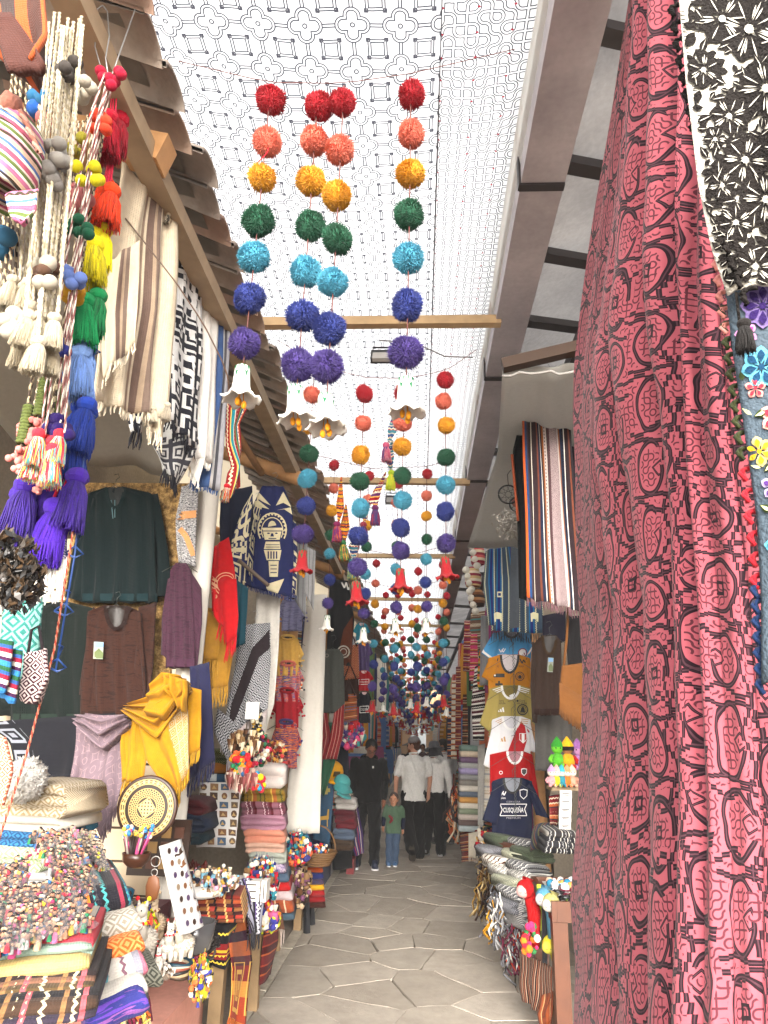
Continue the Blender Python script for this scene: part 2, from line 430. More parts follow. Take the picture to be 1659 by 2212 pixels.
# ---- canopy of two printed cloths
def can_l():
    u, v = UV(); p = .185
    x, y = (fr(u / p) - .5) * p, (fr(v / p) - .5) * p; ax, ay = ab(x), ab(y)
    def rbox(hx, hy, r): 
        qx, qy = mx(ax - (hx - r), 0), mx(ay - (hy - r), 0); return ln2(qx, qy) - r
    cr = mn(rbox(.056, .021, .02), rbox(.021, .056, .02))
    l1 = (ab(cr) < .0026); l2 = ab(cr - .0115) < .0026
    link = mn(ab(ax - .006), ab(ay - .006)) < .0026
    link = link * (cr > .009)
    dot = ab(ln2(ax, ay) - .008) < .0026
    bx, by = .0925 - ax, .0925 - ay; sq_ = mx(bx, by)
    s1 = ab(sq_ - .026) < .0026; s2 = (ab(sq_ - .037) < .0026)
    cn = mx(ab(bx - .036), ab(by - .036)); c1 = ab(cn - .006) < .0026
    m = mx(mx(mx(l1, l2), mx(s1, s2)), mx(mx(link, dot), c1))
    return mix(m, '#d6d6d4', '#46464c')
def can_r():
    u, v = UV(); d = truchet(u, v, .046, 3.0, .35)
    x, y = ab(fr(u / .136) - .5), ab(fr(v / .102) - .5)
    dm = (x + y) < .055
    return mix(dm, mix(ab(d - .006) < .0023, '#d6d6d4', '#46464c'), '#8a2030')
def canopy_mat(name, fn):
    return material(name, fn, rough=.9, trans=.64, vary=0, spec=.1)
def canopy(name, x0, x1, z0, z1, mat, label, sag=.10):
    ny, nx = 130, 14; V, U = [], []
    for i in range(ny):
        y = 1.0 + 41 * i / (ny - 1)
        for j in range(nx):
            t = j / (nx - 1); x = x0 + (x1 - x0) * t; k = abs(math.sin(math.pi * (y - .9) / 2.7))
            z = z0 + (z1 - z0) * t - sag * math.sin(math.pi * (.12 + .88 * t)) * (.5 + .5 * k) + .02 * math.sin(y * 2.3 + x * 4) + .008 * math.sin(y * 9 + x * 13)
            V.append((x, y, z)); U.append((x, y))
    Fc = [(i * nx + j, (i + 1) * nx + j, (i + 1) * nx + j + 1, i * nx + j + 1) for i in range(ny - 1) for j in range(nx - 1)]
    return obj(name, V, Fc, mat, None, None, np.array(U), label=label, cat='canopy')
canopy('awning_cloth', -1.45, .062, 4.5, 4.33, canopy_mat('canopy crosses', can_l), 'wide white canopy cloth printed with grey crosses and squares over the lane')
canopy('awning_cloth', .066, .52, 4.34, 4.36, canopy_mat('canopy fine print', can_r), 'narrow white canopy strip with fine curly print and red dots', sag=.02)
A = Acc(); A.tube([(.064, 1.0 + 41 * i / 60, 4.318 + .01 * math.sin(i)) for i in range(61)], .004, 4); aobj('canopy_seam', A, paint('#55555c'), label='dark seam cord joining the two canopy cloths', cat='cord')
# white sheet along the right of the canopy
A = Acc(); A.add([(.45, 1, 4.13), (.40, 1, 4.5), (.40, 42, 4.5), (.45, 42, 4.13)], [(0, 1, 2, 3)])
A.add([(.455, 1, 4.13), (.405, 1, 4.5), (.405, 42, 4.5), (.455, 42, 4.13)], [(3, 2, 1, 0)])
aobj('parapet_sheet', A, material('parapet sheet', lambda: ramp(noise(scale=2.2, detail=6, rough=.7), [(.32, '#b9a89c'), (.5, '#ecebe7')], False), trans=.55, vary=0), smooth=False, label='stained white plastic sheet between the grey gutter and the canopy', cat='plastic sheet')
# crossbeams of the canopy
for i, y in enumerate([.9, 3.62, 6.3, 9.2, 12.2, 15.2, 18.4, 21.6, 25, 28.5, 32, 36]):
    A = Acc(); A.box((-.28, y, 4.09 + (i % 2) * .01), (.75, .028, .028), R=Matrix.Rotation(.004 * (-1) ** i, 3, 'Y'))
    lb = {1: 'nearest pale wooden crossbeam under the canopy, beside the floodlight', 2: 'second pale crossbeam under the canopy, behind the first pom-pom rows', 0: 'pale wooden crossbeam overhead, outside the top of view'}.get(i)
    aobj('crossbeam', A, wood_p, smooth=False, label=lb or nth('thin pale crossbeam under the far canopy', 'beyond the two nearest'), cat='beam', group='canopy crossbeams' if lb is None else None)
# floodlights under the beams
def floodlight(c, w, lb):
    c = np.array(c); t = empty('floodlight', c, lb, 'floodlight')
    A = Acc(); A.box(c, (w / 2, .02, .045), R=Matrix.Rotation(-.5, 3, 'X')); aobj('housing', A, black_p, t, smooth=False)
    A = Acc(); A.box(c + (0, -.016, -.012), (w / 2 - .012, .012, .033), R=Matrix.Rotation(-.5, 3, 'X')); aobj('lens', A, paint('#8a8783', .2), t, smooth=False)
    A = Acc(); A.tube([c + (-w * .45, .01, 0), c + (-w * .45, .03, .08), c + (w * .45, .03, .08), c + (w * .45, .01, 0)], .006); aobj('bracket', A, dark_m, t)
floodlight(at(838, 776, 3.62) + (0, -.03, 0), .2, 'black rectangular floodlight under the nearest canopy crossbeam')
floodlight(at(846, 1080, 6.3), .12, 'small black floodlight under the second canopy crossbeam')
# power cable along beam
A = Acc(); A.tube([at(820, 735, 3.55), at(900, 742, 3.5), at(960, 770, 3.5), at(1022, 772, 3.5)], .004); aobj('power_cable', A, paint('#5b5653'), label='grey power cable sagging below the nearest crossbeam', cat='cable')

# ---- left eave: clay tiles, purlins, rafters
EX, EZ = -.9, 3.93
tile_m = [material('clay tile ' + c, (lambda c=c: mix(noise(scale=8, detail=5, rough=.7), c, '#857a70')), rough=.9, bump=(.4, 30), vary=.3, vscale=14) for c in ('#a8978a', '#b3a292', '#b08a74', '#a3988e', '#b89880')]
n = 7; V, Fc = [], []
for i in range(4):                       # half-round tapered tile, length along -X rising
    for j in range(n):
        a = math.pi * j / (n - 1); r = .105 - .012 * i / 3
        V.append((-.16 * i, math.cos(a) * r, .07 * i + math.sin(a) * r * .45)); 
m_ = len(V); V += [(x, y * .88, z - .014) for x, y, z in V]
for i in range(3):
    for j in range(n - 1):
        q = (i * n + j, i * n + j + 1, (i + 1) * n + j + 1, (i + 1) * n + j); Fc += [q, tuple(x + m_ for x in q[::-1])]
for j in range(n - 1): Fc += [(j, j + m_, j + 1 + m_, j + 1)]
tile_me = make_mesh('roof_tile', V, Fc, tile_m[0])
roof = empty('tile_roof', (EX, 1, EZ), 'weathered clay tile roof edge over the left row of stalls', 'tile roof')
k = 0
for row in range(2):
    for y in np.arange(.2, 26 if row == 0 else 12, .185):
        r = random.Random(k); k += 1
        inst('roof_tile', tile_me, tile_m[r.randrange(5)], roof, (EX + r.uniform(-.03, .03) - .42 * row, y + r.uniform(-.012, .012), EZ - .01 + .18 * row + r.uniform(-.008, .008)), (1, 1, 1), (r.uniform(-.05, .05), r.uniform(-.03, .03), r.uniform(-.06, .06)))
A = Acc(); A.add([(EX - .12, .1, EZ + .06), (EX - .12, 5.6, EZ + .06), (-3.6, 5.6, EZ + 1.15), (-3.6, .1, EZ + 1.15)], [(0, 1, 2, 3), (3, 2, 1, 0)])
aobj('tile_bed', A, paint('#8f8478', .9, vary=.35), roof, smooth=False)
A = Acc(); A.add([(EX - .12, 5.62, EZ + .06), (EX - .12, 44, EZ + .06), (-3.6, 44, EZ + 1.15), (-3.6, 5.62, EZ + 1.15)], [(0, 1, 2, 3), (3, 2, 1, 0)])
aobj('added_daylight_roof', A, material('added translucent roof', '#c9bda6', trans=.5, vary=.1, vscale=3), roof, smooth=False)  # translucent roof stretch, added so daylight gets into the far stalls
A = Acc()
for y in np.arange(26, 44, .185): A.box((EX - .1, y, EZ), (.16, .08, .02))
aobj('far_tiles', A, tile_m[0], roof, smooth=False, kind='stuff')
def beam(name, a, b, hw, hh, mat, lb, cat='beam', g=None, rnd=False):
    A = Acc(); a, b = np.array(a, float), np.array(b, float)
    if rnd:
        n = 9; P = np.linspace(a, b, n); P[1:-1] += rng.normal(0, .008, (n - 2, 3)); A.tube(P, np.linspace(hw, hh, n), 9)
    else:
        d = b - a; L = np.linalg.norm(d); d /= L; s = np.cross(d, (0, 0, 1)); s /= np.linalg.norm(s); u = np.cross(s, d)
        A.box((a + b) / 2, (L / 2, hw, hh), R=np.array([d, s, u]).T)
    return aobj(name, A, mat, smooth=rnd, label=lb, cat=cat, group=g)
beam('purlin', (-1.06, .6, 3.79), (-1.04, 5.35, 3.76), .045, .04, wood, 'rough sawn wooden purlin under the near left tile eave')
beam('purlin', (-1.05, 5.4, 3.74), (-1.03, 9.6, 3.72), .045, .04, wood, 'second stretch of wooden purlin under the left eave, past the log rafter')
beam('eave_pole', (-1.3, .6, 3.78), (-1.22, 4.9, 3.62), .022, .026, log_m, 'thin crooked pole under the left eave holding the hangers', 'pole', rnd=True)
for y, lb in ((2.05, 'short wooden rafter wedged above the near left purlin'), (5.2, 'round log rafter end poking out under the left eave'), (8.6, 'farther round log rafter under the left eave'), (11.8, 'log rafter under the left eave above the distant stalls')):
    beam('rafter', (-2.9, y, 4.35), (-.98, y, 3.69 if y > 3 else 3.80), .05, .06, log_m, lb, 'rafter', rnd=y > 3)
for y in (4.6, 6.9, 9.9, 13.1, 16.3, 19.6):
    xx, yy_ = (-1.34, 6.7) if y == 4.6 else (-1.36, y + .5); beam('post', (xx, yy_, -.02), (xx, yy_, 3.72), .06, .055, log_m, {4.6: 'round wooden post behind the column of knitted child sweaters', 6.9: 'round wooden post behind the white-wrapped post', 9.9: 'wooden post behind the man in black'}.get(y, 'round wooden post of the left stalls, %s' % {13.1: 'first one past the man in black', 16.3: 'second one past the man in black'}.get(y, 'farthest down the lane')), 'post', rnd=True)
# back walls and partitions of the stalls
wall_m = material('stall wall', lambda: ramp(noise(scale=1.5, detail=4), [(.3, '#7d7468'), (.7, '#a19686')], False), bump=(.2, 20))
for nm, x in (('wall_left', -2.9), ('wall_right', 2.9)):
    A = Acc(); A.box((x, 23, 2.2), (.05, 22, 2.2)); aobj(nm, A, wall_m, smooth=False, label='plastered back wall of the %s row of stalls' % nm.split('_')[1], cat='wall')
def partition(x0, x1, y, z1, mat, lb, slat=None, slat_m=None, z0=0.0):
    A = Acc(); A.box(((x0 + x1) / 2, y + .03, (z0 + z1) / 2), (abs(x1 - x0) / 2, .02, (z1 - z0) / 2))
    o = aobj('partition', A, mat, smooth=False, label=lb, cat='partition wall')
    if slat:
        for z in np.arange(z0 + slat / 2, z1, slat):
            B = Acc(); B.box(((x0 + x1) / 2, y + .002, z), (abs(x1 - x0) / 2, .008, slat / 2 - .006)); aobj('slat', B, slat_m, o, smooth=False)
    return o
slat_m = paint('#b9a98f', .5); groove = paint('#4a3b2c', .8)
partition(-2.84, -1.3, 3.85, 2.75, groove, 'beige slatwall partition behind the dark hanging tunics', .155, slat_m)
osb = material('chipboard', lambda: ramp(noise(comb(*[x * k for x, k in zip(UV(), (30, 30))]) if 0 else None, 28, 5, .8), [(.35, '#3d2f1c'), (.5, '#7a603a'), (.62, '#a88a58')], False), bump=(.4, 60))
A = Acc(); pa, pb = at(172, 1040, 3.8), at(352, 1560, 3.8); A.box(((pa[0] + pb[0]) / 2, 3.83, (pa[2] + pb[2]) / 2), ((pb[0] - pa[0]) / 2, .01, (pa[2] - pb[2]) / 2)); aobj('chipboard', A, osb, smooth=False, label='chipboard panel behind the black tunic, with gold glint above', cat='board')
for y in (7.1, 10.3, 13.4, 16.6, 20, 24, 28, 33): partition(-2.84, -1.45, y, 3.6, wall_m, 'plain partition between the left stalls, behind the hung goods')
for y in (3.3, 8.6, 11.6, 14.8, 18.4, 22, 26, 30, 35): partition(1.5, 2.84, y, 3.6, wall_m, 'plain partition between the right stalls, behind the hung goods')
tarp = cloth('tarp', '#b9b7b0', trans=.45, vary=.1)
drape('ceiling_tarp', 'pale grey plastic ceiling sheet above the tunics of the first left stall', 'tarp', [(-260, 620, 2.0), (-120, 760, 2.8), (60, 985, 3.75)], [(330, 560, 2.3), (372, 800, 3.2), (385, 1025, 3.75)], 3, tarp, folds=2, amp=.03)
# ---- right eave: grey metal fascia, battens, grey awning
gut_m = material('grey metal fascia', lambda: ramp(noise(scale=2, detail=5, rough=.7), [(.35, '#9a9296'), (.7, '#b8b0b4')], False), rough=.45, spec=.5, bump=(.1, 12), vary=.12)
gut = empty('gutter_fascia', (.55, 0, 4.1), 'long grey metal gutter fascia along the right row of stalls', 'gutter')
ys = [-1, 1.0, 2.55, 4.3, 6.3, 8.4, 10.6, 13, 15.5, 18, 21, 24, 27, 31, 36]
for a, b in zip(ys[:-1], ys[1:]):
    A = Acc(); off = .004 * (len(gut.children) % 2)
    sec = [(.44 - off, 4.1 - off), (.44 - off, 4.28), (.455, 4.28), (.455, 4.118), (.62, 4.118), (.62, 4.16), (.635, 4.16), (.635, 4.1 - off)]
    V = [(x, y, z) for y in (a, b + .02) for x, z in sec]; n = len(sec)
    A.add(V, [(i, (i + 1) % n, (i + 1) % n + n, i + n) for i in range(n)] + [tuple(range(n)), tuple(range(2 * n - 1, n - 1, -1))]); aobj('fascia_segment', A, gut_m, gut, smooth=False)
    A = Acc(); A.box((.535, b, 4.093 - off), (.1, .02, .006)); A.box((.4345 - off, b, 4.17), (.005, .02, .08)); aobj('joint_strip', A, dark_m, gut, smooth=False)
frm = empty('awning_battens', (.9, 0, 4.2), 'dark wooden frame of long rails and battens under the right awning', 'awning frame')
A = Acc(); A.box((.98, 12, 4.07), (.035, 14, .045)); aobj('rail', A, dark_m, frm, smooth=False)
for y in [1.2, 1.9, 2.5, 3.1, 3.7, 4.3, 5, 5.7, 6.5, 7.3, 8.2, 9.2, 10.3, 11.5, 13, 15, 17, 19, 22, 25]:
    A = Acc(); A.box((.8, y, 4.13), (.17, .035, .022), R=Matrix.Rotation(.25 + .05 * math.sin(y * 5), 3, 'Z')); aobj('batten', A, dark_m, frm, smooth=False)
aw = cloth('awning grey', lambda: ramp(noise(scale=2.5, detail=3), [(.3, '#7d7a78'), (.7, '#a09c98')], False), trans=.28)
ny, nx = 80, 8; V = []
for i in range(ny):
    y = 1.2 + 36 * i / (ny - 1)
    for j in range(nx):
        x = .63 + 2.3 * j / (nx - 1); V.append((x, y, 4.19 + .22 * (x - .63) + .03 * math.sin(y * 4.1 + j * .6) + .03 * math.sin(y * 1.7 + j)))
obj('grey_awning', V, [(i * nx + j, i * nx + j + 1, (i + 1) * nx + j + 1, (i + 1) * nx + j) for i in range(ny - 1) for j in range(nx - 1)], aw, label='sagging grey tarpaulin awning on battens over the right stalls', cat='awning')
beam('lintel', at(1085, 790, 3.3), at(1290, 742, 3.25), .032, .03, paint('#3c2a1e', .7), 'dark wooden lintel with metal rod above the striped hanging cloth')
beam('hanger_rod', at(1085, 812, 3.28), at(1250, 800, 3.28), .008, .008, steel, 'thin steel hanging rod above the striped cloth', 'rod', rnd=True)
cl = cloth('inner sheet', '#c9c9c6', trans=.35, vary=.08)
drape('wall_sheet', 'pale grey sheet lining the upper back of the first right stall', 'sheet', [(1085, 800, 3.35), (1075, 980, 5.0), (1010, 1180, 6.6)], [(1262, 790, 3.35), (1275, 1000, 4.9), (1262, 1200, 6.0)], 4, cl, folds=2, amp=.02)
# far end of the lane
A = Acc(); A.box((-1.55, 41, 3), (1.1, .3, 3)); A.box((1.5, 41, 3), (1.1, .3, 3)); A.box((0, 41, 4.3), (.5, .3, 1.7))
aobj('end_wall', A, material('end wall', lambda: ramp(noise(scale=2, detail=4), [(.3, '#9c7c5c'), (.7, '#b8997a')], False)), smooth=False, label='tan building wall with a doorway closing the far end of the lane', cat='wall')

# ================================================================== POM-POM STRINGS
def fib(n):
    i = np.arange(n) + .5; ph = np.arccos(1 - 2 * i / n); th = math.pi * (1 + 5 ** .5) * i
    return np.stack([np.cos(th) * np.sin(ph), np.sin(th) * np.sin(ph), np.cos(ph)], 1)
def pom_mesh(nsp, seed, core=.84):
    r = np.random.default_rng(seed); A = Acc(); A.ball((0, 0, 0), core, 0, 14, 10, .03)
    for d in fib(nsp) + r.normal(0, .05, (nsp, 3)):
        d /= np.linalg.norm(d); f = 1 + .06 * math.sin(d[0] * 5 + seed) * math.cos(d[2] * 4)
        A.cone(d * .76, d * r.uniform(.94, 1.05) * f + r.normal(0, .03, 3), .04 if nsp > 800 else .055, 0)
    return make_mesh('pompom', np.vstack(A.V), A.F, wool('#c02030'), None, None, False)
POM = [pom_mesh(1700, s) for s in (1, 2, 3)]; POM_M = [pom_mesh(320, s) for s in (4, 5)]
_A = Acc(); _A.ball((0, 0, 0), .97, 0, 9, 7, .06); POM_F = make_mesh('pompom', np.vstack(_A.V), _A.F, wool('#c02030'))
pc = ['#b82834', '#e27a64', '#dc9c2a', '#285a42', '#4c9cb6', '#303c80', '#453676']
PM = [wool(c) for c in pc]
def bell_meshes():
    A = Acc(); P = [(.30, .62), (.36, .60), (.40, .45), (.43, .2), (.47, -.1), (.52, -.28), (.62, -.42), (.84, -.52), (1.0, -.56), (.98, -.62), (.8, -.58), (.55, -.46), (.44, -.2), (.4, .2), (.3, .55)]
    A.lathe(P, k=28, wob=0); V = np.vstack(A.V); 
    for i, v in enumerate(V):
        r = math.hypot(v[0], v[1])
        if r > .6:
            a = math.atan2(v[1], v[0]); k = (r - .6) / .4
            V[i] = (v[0] * (1 + .12 * k * math.sin(7 * a)), v[1] * (1 + .12 * k * math.sin(7 * a)), v[2] + .09 * k * math.cos(7 * a))
    body = make_mesh('bell', V, A.F + [tuple(range(27, -1, -1))], wool('#e9e6df'))
    B = Acc()
    for k in range(5):
        a = k * 6.2832 / 5
        for s in (1,): B.add([(.10 * math.cos(a), .10 * math.sin(a), .68), (.40 * math.cos(a - .5), .40 * math.sin(a - .5), .60), (.47 * math.cos(a), .47 * math.sin(a), .12), (.40 * math.cos(a + .5), .40 * math.sin(a + .5), .60)], [(0, 1, 2, 3), (3, 2, 1, 0)])
    sep = make_mesh('sepal', np.vstack(B.V), B.F, wool('#1f6b45'), smooth=False)
    C = Acc()
    for k in range(3):
        a = k * 2.1 + .4; q = np.array([.2 * math.cos(a), .2 * math.sin(a), -.62 - .08 * k]); C.ball(q, .15, 0, 8, 6); C.tube([q, q * (.4, .4, .1)], .03, 4)
    st = make_mesh('stamen', np.vstack(C.V), C.F, wool('#dc9018'))
    return body, sep, st
BELL, SEP, STA = bell_meshes(); WHITE_W, RED_W = wool('#e9e6df'), wool('#9a1c24')
thread_m = paint('#6a4440', .9)
def bell(parent, loc, r, mat, rot=0):
    b = inst('bell_flower', BELL, mat, parent, loc, (r, r, r * 1.6), (rng.uniform(-.12, .12), rng.uniform(-.12, .12), rot))
    for nm, me in (('sepal', SEP), ('stamen', STA)):
        o = bpy.data.objects.new(nm, me); COL.objects.link(o); o.parent = b
def pom_string(X, Y, zs, zb, r, lb, fl=None, g=None, lod=0, skip=0, fr_=1.0):
    """zs: heights of the seven pom-poms, zb: height of the flower"""
    t = empty('pompom_string', (X, Y, zb - .06), lb, 'pom-pom string', g)
    top = max(zs) + r * 1.5; A = Acc(); A.tube([(X, Y, top), (X + .002, Y, (top + zb) / 2), (X, Y, zb)], .0022 if lod < 2 else .003, 4); aobj('thread', A, thread_m, t)
    for i, z in enumerate(zs):
        me = POM[(i + int(X * 50)) % 3] if lod == 0 else POM_M[i % 2] if lod == 1 else POM_F
        q = r * (1.0 if i else .97) * rng.uniform(.95, 1.05)
        inst('pompom', me, PM[i + skip], t, (X + rng.normal(0, .004), Y, z), (q, q * rng.uniform(.93, 1.03), q * rng.uniform(.94, 1.12)), (rng.uniform(0, 6), rng.uniform(-.3, .3), rng.uniform(0, 6)))
    if fl: bell(t, (X, Y, zb), r * fr_, fl, rng.uniform(0, 6))
    return t
def pstr(Y, pts, flo, lb, fl, lod, r=.052, fr_=1.1):
    q = [at(px, py, Y) for px, py in pts]; X = float(np.mean([a[0] for a in q])); f = at(flo[0], flo[1], Y)
    return pom_string(X, Y, [a[2] for a in q], f[2], r, lb, fl, None, lod, 7 - len(pts), fr_)
def row1(d, ys): return [(x, y) for x, y in zip(np.linspace(d[0], d[1], 7), ys)]
pstr(1.84, row1((580, 533), (217, 307, 385, 478, 556, 645, 742)), (522, 828), 'leftmost pom-pom string of the nearest row, white crocheted bell flower below', WHITE_W, 0)
pstr(1.84, row1((684, 647), (230, 304, 392, 488, 587, 683, 789)), (646, 872), 'second pom-pom string of the nearest row, touching the third, white bell flower below', WHITE_W, 0)
pstr(1.80, row1((738, 712), (222, 325, 423, 517, 610, 711, 792)), (708, 890), 'third pom-pom string of the nearest row, lowest hanging white bell flower', WHITE_W, 0)
pstr(1.84, row1((887, 879), (205, 290, 376, 464, 558, 660, 762)), (875, 855), 'rightmost pom-pom string of the nearest row, white bell flower before the crossbeam', WHITE_W, 0)
r2 = 3.45
pstr(r2, [(679, 790), (677, 853), (668, 919), (669, 980), (664, 1034), (661, 1093), (657, 1154)], (652, 1212), 'second-row pom-pom string beside the left eave, red bell flower beside the navy poncho', RED_W, 0)
pstr(r2, [(785, 851), (783, 914), (781, 983), (780, 1040), (777, 1098), (774, 1158), (772, 1225)], (770, 1280), 'second-row pom-pom string in front of the striped hanging bands, red bell flower', RED_W, 0)
pstr(r2, [(873, 850), (872, 913), (869, 965), (871, 1028), (868, 1081), (865, 1140), (864, 1190)], (862, 1252), 'second-row pom-pom string right under the large white flower, thick red bell at bottom', RED_W, 0)
pstr(r2, [(963, 821), (962, 867), (962, 919), (965, 988), (961, 1048), (960, 1105), (963, 1174)], (962, 1226), 'second-row pom-pom string beside the right gutter, red bell flower below', RED_W, 0)
r3 = 5.4
pstr(r3, [(722, 1005), (718, 1055), (716, 1103), (716, 1156), (715, 1196), (712, 1252), (710, 1303)], (710, 1345), 'third-row pom-pom string beside the left eave, white bell flower by black poncho', WHITE_W, 1)
pstr(r3, [(795, 1028), (797, 1080), (797, 1135), (789, 1181), (789, 1240), (787, 1283), (785, 1325)], (784, 1372), 'third-row pom-pom string hanging behind the second-row string near the striped bands', WHITE_W, 1)
pstr(r3, [(865, 1045), (862, 1085), (858, 1133), (857, 1180), (855, 1230), (854, 1272), (850, 1312)], (852, 1352), 'third-row pom-pom string in the middle of the lane, white bell flower', WHITE_W, 1)
pstr(r3, [(921, 1024), (919, 1071), (921, 1115), (923, 1165), (922, 1208), (921, 1258), (919, 1310)], (920, 1352), 'third-row pom-pom string right of centre, white bell flower, beside the gutter', WHITE_W, 1)
yy = 7.4; k = 0
while yy < 38:
    nrow = 4 if yy < 9 else 5
    for j in range(nrow):
        X = -.62 + 1.04 * (j + .5) / nrow + rng.uniform(-.07, .07); top = 3.62 + rng.uniform(-.08, .08) - .12 * math.sin(math.pi * (j + .5) / nrow)
        st = .205 + rng.uniform(-.01, .012); zs = [top - st * i + rng.uniform(-.015, .015) for i in range(7)]
        red = k % 2 == 0
        if yy < 9.5: lb = '%s pom-pom string of the %s row, %s bell flower' % (['leftmost', 'second from left', 'third from left', 'rightmost', 'fifth'][j], 'fourth' if yy < 8 else 'fifth', 'red' if red else 'white'); g = None
        elif yy < 21: lb = 'pom-pom string of the %s row down the lane, %s, %s bell flower' % (ORD[k + 3], ['leftmost', 'second from left', 'middle', 'second from right', 'rightmost'][j], 'red' if red else 'white'); g = 'distant pom-pom strings'
        else: lb = 'tiny pom-pom string at the far end of the lane, ending in %s bell flower' % ('a red' if red else 'a white'); g = 'pom-pom strings at the far end'
        pom_string(X, yy + rng.uniform(-.12, .12), zs, zs[-1] - .2, .052, lb, RED_W if red else WHITE_W, g, 1 if yy < 9 else 2, 0, 1.15)
    k += 1; yy += 1.75
# lines the strings hang from
def cord(P, r, mat, lb, cat='line', n=14, sag=0.0, name='hanging_line'):
    P = np.array(P, float); Q = resamp(P, n)
    if sag: Q[:, 2] -= sag * np.sin(np.linspace(0, math.pi, n))
    A = Acc(); A.tube(Q, r, 5); return aobj(name, A, mat, label=lb, cat=cat)
cord([at(386, 132, 1.84), at(580, 178, 1.84), at(740, 180, 1.84), at(890, 158, 1.84), at(1112, 106, 1.84)], .0016, thread_m, 'thin line carrying the nearest four pom-pom strings')
cord([at(600, 735, 3.45), at(690, 790, 3.45), at(785, 815, 3.45), at(875, 818, 3.45), at(965, 800, 3.45), at(1030, 755, 3.45)], .002, thread_m, 'line carrying the second row of pom-pom strings')
cord([at(690, 985, 5.4), at(800, 1012, 5.4), at(922, 1008, 5.4), at(985, 990, 5.4)], .003, thread_m, 'line carrying the third row of pom-pom strings')
for y in np.arange(7.4, 20, 1.75): cord([(-.85, y, 3.75), (-.2, y, 3.62), (.44, y, 3.8)], .003, thread_m, nth('thin line across the lane carrying a distant pom-pom row', 'beyond the third row'), n=9).__setitem__('group', 'distant carrying lines')
# string bits
cord([at(585, 270, 1.82), at(578, 330, 1.82), at(556, 352, 1.82), at(550, 358, 1.82)], .002, wool('#c8202c'), 'loose red yarn end hanging beside the leftmost red pom-pom', 'yarn')

# ---- tassels, felt balls, cords
def tassel_mesh(seed):
    r = np.random.default_rng(seed); A = Acc(); A.ball((0, 0, .86), (.19, .19, .16), 0, 10, 7, .04); A.lathe([(.12, .76), (.13, .72)], k=10)
    A.lathe([(.13, .74), (.17, .62), (.19, .4), (.2, .15)], k=10, m=1)
    for i in range(330):
        a = r.uniform(0, 6.28); q = math.sqrt(r.uniform(.12, 1)); z = r.uniform(-.10, .10); b = a + r.normal(0, .16)
        A.tube([(.12 * q * math.cos(a), .12 * q * math.sin(a), .74), (.20 * q * math.cos(a), .20 * q * math.sin(a), .56), ((.23 + .02 * math.sin(a * 3)) * q * math.cos(b), .23 * q * math.sin(b), .3), (.27 * q * math.cos(b + r.normal(0, .1)), .27 * q * math.sin(b), z)], [.016, .019, .017, .007], 3, int(r.integers(4)), cap=False)
    return np.vstack(A.V), A.F, A.M
TV, TF, TMI = tassel_mesh(3)
def shade(c, f):
    c = c.lstrip('#'); return '#%02x%02x%02x' % tuple(min(255, int(int(c[i:i + 2], 16) * f)) for i in (0, 2, 4))
def tassel_me(cols):
    if len(cols) == 1: cols = (cols[0], shade(cols[0], .78), shade(cols[0], 1.06), shade(cols[0], .9))
    ms = [wool(c) for c in cols]; return make_mesh('tassel', TV, TF, [ms[i % len(ms)] for i in range(4)], TMI, None, False)
TASS = {}
def tassel(parent, loc, h, cols, rot=None, w=1.0):
    cols = (cols,) if isinstance(cols, str) else tuple(cols)
    if cols not in TASS: TASS[cols] = tassel_me(cols)
    return inst('tassel', TASS[cols], None, parent, np.asarray(loc) - (0, 0, h), (h * w, h * w, h), rot or (rng.uniform(-.1, .1), rng.uniform(-.1, .1), rng.uniform(0, 6)))
_A = Acc(); _A.ball((0, 0, 0), 1, 0, 12, 8, .015); BALL = make_mesh('felt_ball', np.vstack(_A.V), _A.F, wool('#aaaaaa'))
def felt(parent, loc, r, c, name='felt_ball'): return inst(name, BALL, wool(c), parent, loc, (r, r, r * rng.uniform(.9, 1)), (0, 0, rng.uniform(0, 6)))
def twisted(A, P, r, n=40, m=(0, 1)):
    Q = resamp(P, n); L = np.linalg.norm(np.diff(Q, axis=0), axis=1).sum(); tw = L / (r * 7)
    for k in (0, 1):
        a = np.linspace(0, 6.2832 * tw, n) + k * math.pi
        A.tube(Q + np.stack([np.cos(a), np.sin(a), 0 * a], 1) * r * .45, r * .72, 4, m[k], cap=False)
# rainbow felt-ball cords
Yc = 1.55
t = empty('cord_ornament', at(115, 1050, Yc), 'bundle of striped cords with rainbow felt balls and multicolour tassels, on a wire hanger', 'cord ornament')
t0 = at(232, 185, Yc)
ends = [(95, 955), (112, 948), (130, 965), (150, 950), (85, 975), (140, 985), (118, 990)]
cm = [wool('#d9cdbf'), wool('#8a5c58')]
lev = [(.13, '#b81a3a', 235, 165), (.27, '#ee4a2c', 208, 262), (.40, '#e8dc20', 188, 372), (.54, '#17583c', 170, 490), (.66, '#6f88cc', 155, 595), (.80, '#2a2f7e', 137, 740), (.955, '#2a1560', 122, 920)]
for k, e in enumerate(ends):
    o = np.array([rng.uniform(-.012, .012), rng.uniform(-.02, .02), 0])
    P = [t0 + o * .3]
    for f, c, px, py in lev: P.append(at(px + (e[0] - 118) * (.35 + .6 * f), py, Yc) + o)
    P.append(at(e[0], e[1] - 10, Yc) + o); A = Acc(); twisted(A, P, .0036, 70); aobj('cord', A, cm, t)
    tassel(t, at(e[0] - 8, e[1] - 22, Yc) + o, .095, ('#d83040', '#e8e2d2', '#58b8c0', '#e8d860'), w=.95)
for f, c, px, py in lev:
    for k in range(8):
        dx, dy = rng.uniform(-27, 27), rng.uniform(-16, 20); felt(t, at(px + dx, py + dy, Yc + rng.uniform(-.03, .02)), .0175, c)
